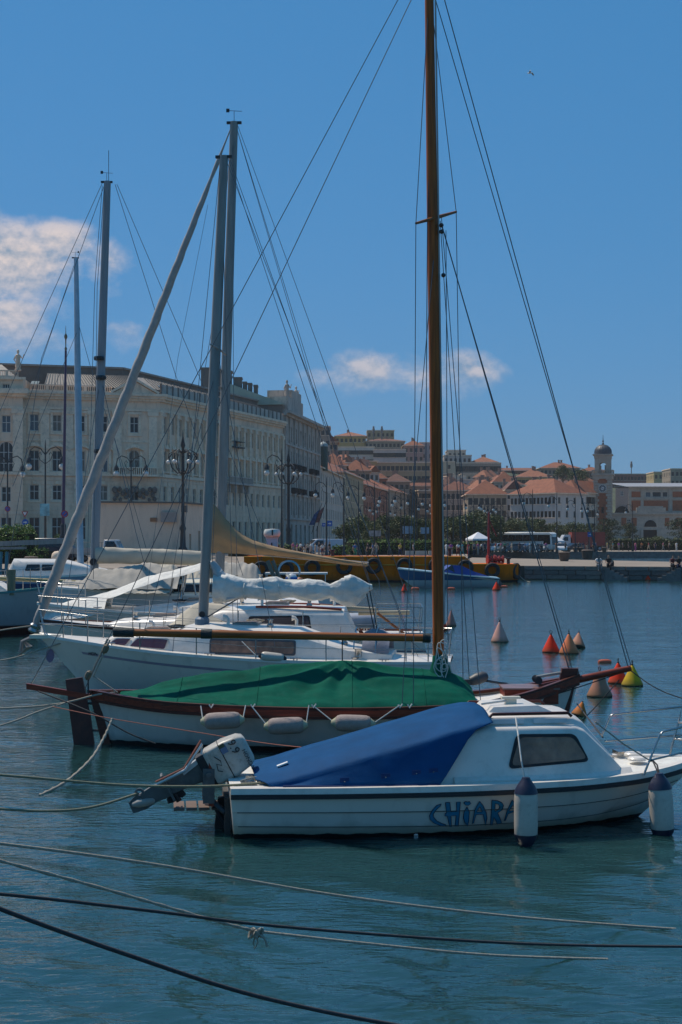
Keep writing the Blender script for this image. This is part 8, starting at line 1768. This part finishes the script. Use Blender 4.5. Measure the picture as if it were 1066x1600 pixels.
q = MB(); q.tube([P9(418, 876, 60.5), P9(436, 920, 60.5)], .10, 6); q.tube([P9(426, 876, 60.5), P9(443, 920, 60.5)], .09, 6); q.build('a_frame', mat('weathered_wood', (.20, .16, .12), .8), b9)
for px, py, c_, lb, r_ in ((456, 905, (.55, .57, .58), 'white float with blue band on the workboat', .26), (468, 909, (.45, .17, .08), 'small orange float on the workboat', .2)):
    q = MB(); q.lathe([(0, -r_), (r_*.7, -r_*.75), (r_, 0), (r_*.7, r_*.75), (0, r_)], 12); o = q.build('float', mat('float_%d' % px, c_, .5), None, sm=60); o.location = W(px, py, 61); tag(o, lb, 'float')
    if px == 456: q = MB(); q.lathe([(r_*.97, -.09), (r_*1.03, -.05), (r_*1.03, .05), (r_*.97, .09)], 12); q.build('band', M_sblue, o)
q = MB(); q.lathe([(.42, -.05), (.5, 0), (.42, .05), (.42, -.05)], 20, P9(452, 893, 61.5), (0, 1, 0)); q.build('hoop', M_steel, b9, sm=50)
# ------------------------------------------------------------------ blue and white speedboat
bs, Ls, Ps, invs = boat_root('speedboat', 'blue and white speedboat moored in front of the orange barge', 'speedboat', (772, 91.5), (622, 90))
Hs = Hull([(0, .95), (.4, 1.05), (.7, .85), (.9, .4), (1, .01)], [(0, .62), (.4, .85), (.7, 1.05), (1, 1.25)], [(0, -.2), (.6, -.2), (.85, .1), (1, .75)], [(0, .4), (.5, .5), (1, .9)], lambda t: -.05*t, lambda t: Ls - .1*(1-t))
Hs.mesh(bs, hull_mat('speedboat_paint', (.035, .12, .24), (.50, .56, .54), .50, (.4, .46, .46), None, .25, .02)); Hs.rail(bs, 'rubbing_strake', M_white, .07, .05, -.02, .02); Hs.deck(bs, mat('speedboat_deck', (.34, .47, .52), .4), 0, .08)
q = MB(); q.loft([[Vector((x_, y_*w_, z_)) for y_, z_ in ((-1, zb), (-.8, zt_), (.8, zt_), (1, zb))] for x_, w_, zb, zt_ in ((.5, .8, .65, .72), (1.6, .85, .75, 1.05), (2.4, .85, .85, 1.42), (3.0, .8, .95, 1.45), (3.6, .7, 1.0, 1.08))]); fixn(q.build('canvas_cover', mat('royal_blue_canvas', (.02, .06, .26), .7), bs, sm=40))
q = MB(); q.prism([(2.9, -.8, 1.0), (3.6, -.62, 1.1), (3.05, -.7, 1.5)], (0, .02, 0)); q.prism([(2.9, .8, 1.0), (3.6, .62, 1.1), (3.05, .7, 1.5)], (0, -.02, 0)); fixn(q.build('windscreen', M_glass, bs))
for sd in (-1, 1): q = MB(); q.prism([Vector((x_, sd*(Hs.y(x_, z_)+.015), z_)) for x_, z_ in ((.3, .45), (1.8, .62), (1.2, .66), (.3, .54))], (0, sd*.005, 0)); q.build('stripe', M_whitef, bs)
q = MB(); q.loft([[Vector((x_, y_*.16, z_)) for y_, z_ in ((-1, -.1), (-1, .35*k), (1, .35*k), (1, -.1))] for x_, k in ((-.5, .8), (-.3, 1.5), (-.05, 1.6))]); fixn(q.build('outboard', M_omd, bs))
# ------------------------------------------------------------------ buoys
def buoy(px, pyb, wpx, h_ratio, c, label, tilt=0.0, ring=True, cat='buoy', trunc=.09):
    d = 6666/(pyb-845); r = wpx*d/FOC/2; h = wpx*h_ratio*d/FOC; e = empty('mooring_buoy', (X(px, d), d, 0), 0, label, cat, 'conical mooring buoys'); e.rotation_euler = (tilt*.3, tilt, px*.7 % 3)
    k = 'buoy_%d_%d_%d' % tuple(int(v*99) for v in c); m = hull_mat(k + '_%d' % px, c, (.04, .04, .03), r*.07, (.09, .085, .04), None, .6, r*.55, .15)
    q = MB(); q.lathe([(r*.75, -.25*r), (r*.97, -.05*r), (r, .08*r), (r*.95, .22*r), (r*.55, h*.5), (r*trunc*2, h*.86), (r*trunc, h*.93), (0, h*.95)], 22); q.build('body', m, e, sm=40)
    q = MB(); q.lathe([(r*.09, h*.92), (r*.11, h*.98), (r*.05, h*1.0)], 10)
    if ring: rr = r*.16; q.tube([(rr*math.cos(t_), 0, h*1.0 + rr + rr*math.sin(t_)) for t_ in [i*.5236 for i in range(13)]], r*.035, 6)
    q.build('top_ring', M_iron, e, sm=40); return e
RED = (.78, .045, .014); PK = (.64, .34, .27); SAL = (.78, .22, .09); BRN = (.46, .21, .13); YEL = (.60, .38, .02)
buoy(781, 1003, 28, 1.2, PK, 'pale pink conical buoy alone in open water'); buoy(861, 1019, 28, 1.05, RED, 'bright red conical buoy, left of the cluster of three'); buoy(902, 1012, 26, 1.0, BRN, 'brown tilted conical buoy behind the salmon one', .35)
buoy(889, 1021, 31, 1.05, SAL, 'salmon conical buoy, front of the cluster of three'); buoy(937, 1088, 40, 1.0, BRN, 'brownish blunt conical buoy nearest the bowsprit', 0, True, 'buoy', .2); buoy(966, 1067, 32, 1.05, RED, 'red conical buoy behind the bowsprit tip'); buoy(988, 1071, 34, 1.0, YEL, 'yellow conical buoy right of the bowsprit tip', 0)
buoy(705, 978, 17, 1.5, (.42, .20, .16), 'dull pink conical buoy right beside the mast'); buoy(691, 985, 20, 1.1, RED, 'red buoy half hidden behind the wooden mast'); buoy(632, 924, 10, 1.25, RED, 'tiny red buoy under the speedboat bow'); buoy(776, 922, 14, 1.0, RED, 'red buoy at the speedboat stern'); buoy(1013, 907, 11, 1.0, RED, 'red buoy alone in front of the mole'); buoy(905, 1118, 26, .9, (.55, .16, .03), 'orange buoy half hidden behind the white bow', .25, False)
def float_(px, py, wpx, c, label):
    d = 6666/(py-845); r = wpx*d/FOC/2; q = MB(); q.lathe([(0, -r), (.3*r, -.92*r), (.42*r, -.5*r), (.42*r, .5*r), (.3*r, .92*r), (0, r)], 14, (0, 0, .12*r), (1, .2, 0)); o = q.build('cylinder_float', mat('float_orange', c, .5, var=.2), None, sm=50); o.location = (X(px, d), d, 0); tag(o, label, 'float')
float_(649, 921, 13, (.50, .10, .04), 'orange cylinder float left, below the speedboat bow'); float_(705, 921, 13, (.50, .10, .04), 'orange cylinder float right of the mast, below the speedboat'); float_(787, 918, 13, (.50, .10, .04), 'orange cylinder float behind the stern buoy of the speedboat')
float_(945, 1036, 22, (.50, .25, .25), 'flat pinkish float left of the red bowsprit buoy')
# ------------------------------------------------------------------ mooring ropes
def rope(label, pts, r, m, n=7, twist=False):
    q = MB()
    if twist:                              # knobbly lay
        P_ = [Vector(p) for p in pts]; fine = []
        for a, b_ in zip(P_, P_[1:]):
            k = max(2, int((b_-a).length/.03)); fine += [a.lerp(b_, i/k) for i in range(k)]
        fine.append(P_[-1])
        q.tube(fine, [r*(1 + .22*math.sin(i*1.3)) for i in range(len(fine))], n)
    else: q.tube(pts, r, n)
    return tag(q.build('mooring_rope', m, None, sm=60), label, 'rope')
def curve(pix, n=10):                      # smooth line through (px, py, d) points
    P_ = [W(*p) for p in pix]; out = []
    for i in range(len(P_)-1):
        p0, p1, p2, p3 = P_[max(0, i-1)], P_[i], P_[i+1], P_[min(len(P_)-1, i+2)]
        for k in range(n):
            t = k/n; out.append(.5*((2*p1) + (p2-p0)*t + (2*p0-5*p1+4*p2-p3)*t*t + (3*p1-p0-3*p2+p3)*t**3))
    out.append(P_[-1]); return out
QX = -13.3
def to_quay(pix): 
    a, b_ = W(*pix[0]), W(*pix[1]); return a + (a-b_)*0
rope('pale rope crossing the lower water from left to right, topmost one', [Vector((-13.6, 4.6, 1.42))] + curve([(-260, 1290, 7.6), (0, 1318, 8.2), (250, 1352, 8.9), (533, 1400, 9.7), (800, 1432, 10.5), (1030, 1450, 11.0), (1100, 1453, 11.05)]), .0095, M_rope)
rope('twisted rope with a knot crossing the lower water', curve([(-200, 1292, 7.2), (0, 1345, 7.7), (160, 1388, 8.2), (330, 1437, 8.75), (400, 1455, 9.0)]), .0095, M_rope, 7, True)
rope('pale rope running on from the knot into the water', curve([(400, 1455, 9.0), (560, 1473, 9.3), (760, 1492, 9.9), (950, 1499, 10.25)]), .009, M_rope)
rope('thin dark rope crossing below the knotted rope', curve([(-250, 1382, 6.6), (0, 1397, 7.2), (250, 1425, 7.8), (420, 1446, 8.4), (700, 1468, 9.0), (900, 1477, 9.4), (1200, 1480, 9.8)]), .0095, M_roped)
rope('lowest dark rope slanting down to the bottom edge', curve([(-250, 1320, 5.6), (0, 1420, 6.0), (200, 1492, 6.3), (400, 1556, 6.6), (620, 1602, 6.9), (800, 1625, 7.1)]), .0105, M_roped)
q = MB(); c = W(401, 1458, 8.97)
for k in range(6): q.tube([c + Vector((.02*math.cos(t_ + k) + .01*k - .03, .02*math.sin(t_), .028*math.sin(t_*1.3 + k))) for t_ in [i*.6 for i in range(9)]], .008, 5)
q.tube([c, c + Vector((-.02, 0, -.06)), c + Vector((-.012, 0, -.10)), c + Vector((.008, 0, -.06)), c], .006, 5); q.tube([c, c + Vector((.05, 0, -.03)), c + Vector((.07, 0, -.085))], .008, 5); tag(q.build('rope_knot', M_rope, None, sm=50), 'knot with a small loop where two ropes cross', 'knot')
rope('weedy rope from the left edge to the stern cleat of the nearest boat', [Vector((-13.8, 9.5, 1.4))] + curve([(-300, 1190, 12.5), (0, 1211, 13.4), (180, 1226, 14.0), (300, 1229, 14.2), (378, 1226, 14.3), (420, 1222, 14.35)]), .013, M_ropeg)
rope('slack weedy rope hanging from the tilted motor', [Vector((-13.8, 9.0, 1.4))] + curve([(-200, 1245, 12.4), (0, 1264, 13.2), (90, 1267, 13.6), (150, 1260, 14.0), (215, 1240, 14.5)]), .013, M_ropeg)
q = MB(); c = W(218, 1239, 14.5); q.lathe([(.025, -.02), (.05, -.015), (.05, .015), (.025, .02), (.025, -.02)], 14, c, (0, 1, 0)); tag(q.build('rope_eye', M_omd, None, sm=40), 'dark round rope eye at the motor gearcase', 'rope eye')
rope('frayed double rope dropping from the stern line into the water', curve([(176, 1123, 18.6), (164, 1150, 18.4), (143, 1185, 18.0), (105, 1220, 17.4), (62, 1243, 16.7)]), .018, M_rope, 7, True)
rope('thin red line from the wooden boat stern towards the blue cover', curve([(82, 1104, 20.5), (175, 1123, 19.9), (300, 1143, 19.4), (420, 1162, 18.6), (520, 1172, 17.5)]), .006, M_roper)
rope('grey rope from the rudder head of the wooden boat to the left edge', [Vector((-14.2, 20.5, 1.4))] + curve([(-200, 1112, 20.2), (0, 1107, 20.5), (90, 1100, 20.7), (150, 1086, 20.8), (180, 1082, 20.8)]), .014, M_rope)
rope('lower grey rope from the rudder to the left edge', [Vector((-14.2, 19.5, 1.4))] + curve([(-200, 1190, 19.4), (0, 1134, 20.2), (60, 1112, 20.5), (110, 1096, 20.7)]), .013, M_rope)
rope('dark short rope from the rudder along the white hull', curve([(60, 1080, 20.8), (140, 1112, 20.3), (200, 1145, 20.2), (243, 1162, 20.15)]), .011, M_roped)
rope('pale mooring line of the white sloop bow to the left edge', [Vector((-14.6, 27, 1.4))] + curve([(-120, 1040, 27), (0, 1032, 27.3), (60, 1016, 27.4), (98, 1004, 27.2)]), .014, M_rope)
rope('upper mooring line of the genoa sloop to the left edge', [Vector((-14.8, 31, 1.4))] + curve([(-80, 1000, 30.4), (0, 985, 30.5), (50, 978, 30.6)]), .016, M_rope)
rope('line from the boomkin end down to the sloop anchor', curve([(48, 1072, 21.2), (62, 1045, 24), (75, 1020, 27.2)]), .008, M_rope)
rope('dark bowsprit mooring line running off right', curve([(984, 1047, 21), (880, 1000+45+30, 21.2)][:1] + [(1066, 1091, 20.2), (1300, 1130, 19)]), .008, M_roped)
rope('bobstay rope from the bowsprit tip to the white bow', curve([(980, 1048, 21), (900, 1075, 20.9), (835, 1094, 20.6), (800, 1100, 20.4)]), .008, M_roped)
rope('crossing dark line from bowsprit to the cabin of the nearest boat', curve([(902, 1100, 20.9), (925, 1130, 17.5), (942, 1152, 15.9)]), .010, M_roped)
rope('second dark line crossing under the bowsprit', curve([(968, 1062, 21), (930, 1105, 21), (900, 1135, 20.6)]), .008, M_roped)
for px, y0, y1, lb in ((646, 1050, 1110, 'a'),): pass
# seagull
q = MB(); q.loft([[Vector((x_, r_*math.cos(a_), r_*.8*math.sin(a_))) for a_ in [i*1.0472 for i in range(6)]] for x_, r_ in ((-.22, .01), (-.1, .055), (.05, .06), (.16, .04), (.22, .01))]); gl = empty('seagull', W(828, 114, 70), R(160), 'small seagull gliding in the blue sky', 'bird'); gl.scale = (.6, .6, .6); q.build('body', M_swhite, gl, sm=60)
for s in (-1, 1): q = MB(); q.loft([[Vector((.07-a*.3, s*a*1.0, z_)), Vector((-.08-a*.25, s*a*1.0, z_)), Vector((-.08-a*.25, s*a*1.0, z_-.015)), Vector((.07-a*.3, s*a*1.0, z_-.015))] for a, z_ in ((.04, .02), (.28, .12), (.45, .07), (.62, -.02))]); fixn(q.build('wing', mat('gull_grey', (.38, .39, .40), .7), gl))
# ------------------------------------------------------------------ haze over the harbour and town
hz = MB(); hz.box(-900, 1100, -40, 1900, -3.2, 120)
hm_ = bpy.data.materials.new('harbour_haze'); hm_.use_nodes = True; t = hm_.node_tree; t.nodes.clear()
vo = nd(t, 'ShaderNodeVolumePrincipled'); vo.inputs['Color'].default_value = (.62, .61, .58, 1); vo.inputs['Density'].default_value = HAZE if 'HAZE' in globals() else .00019; vo.inputs['Anisotropy'].default_value = .2
ou = nd(t, 'ShaderNodeOutputMaterial'); t.links.new(vo.outputs[0], ou.inputs['Volume'])
tag(hz.build('haze', hm_), 'thin bluish haze over the harbour and town', 'haze', None, 'stuff')
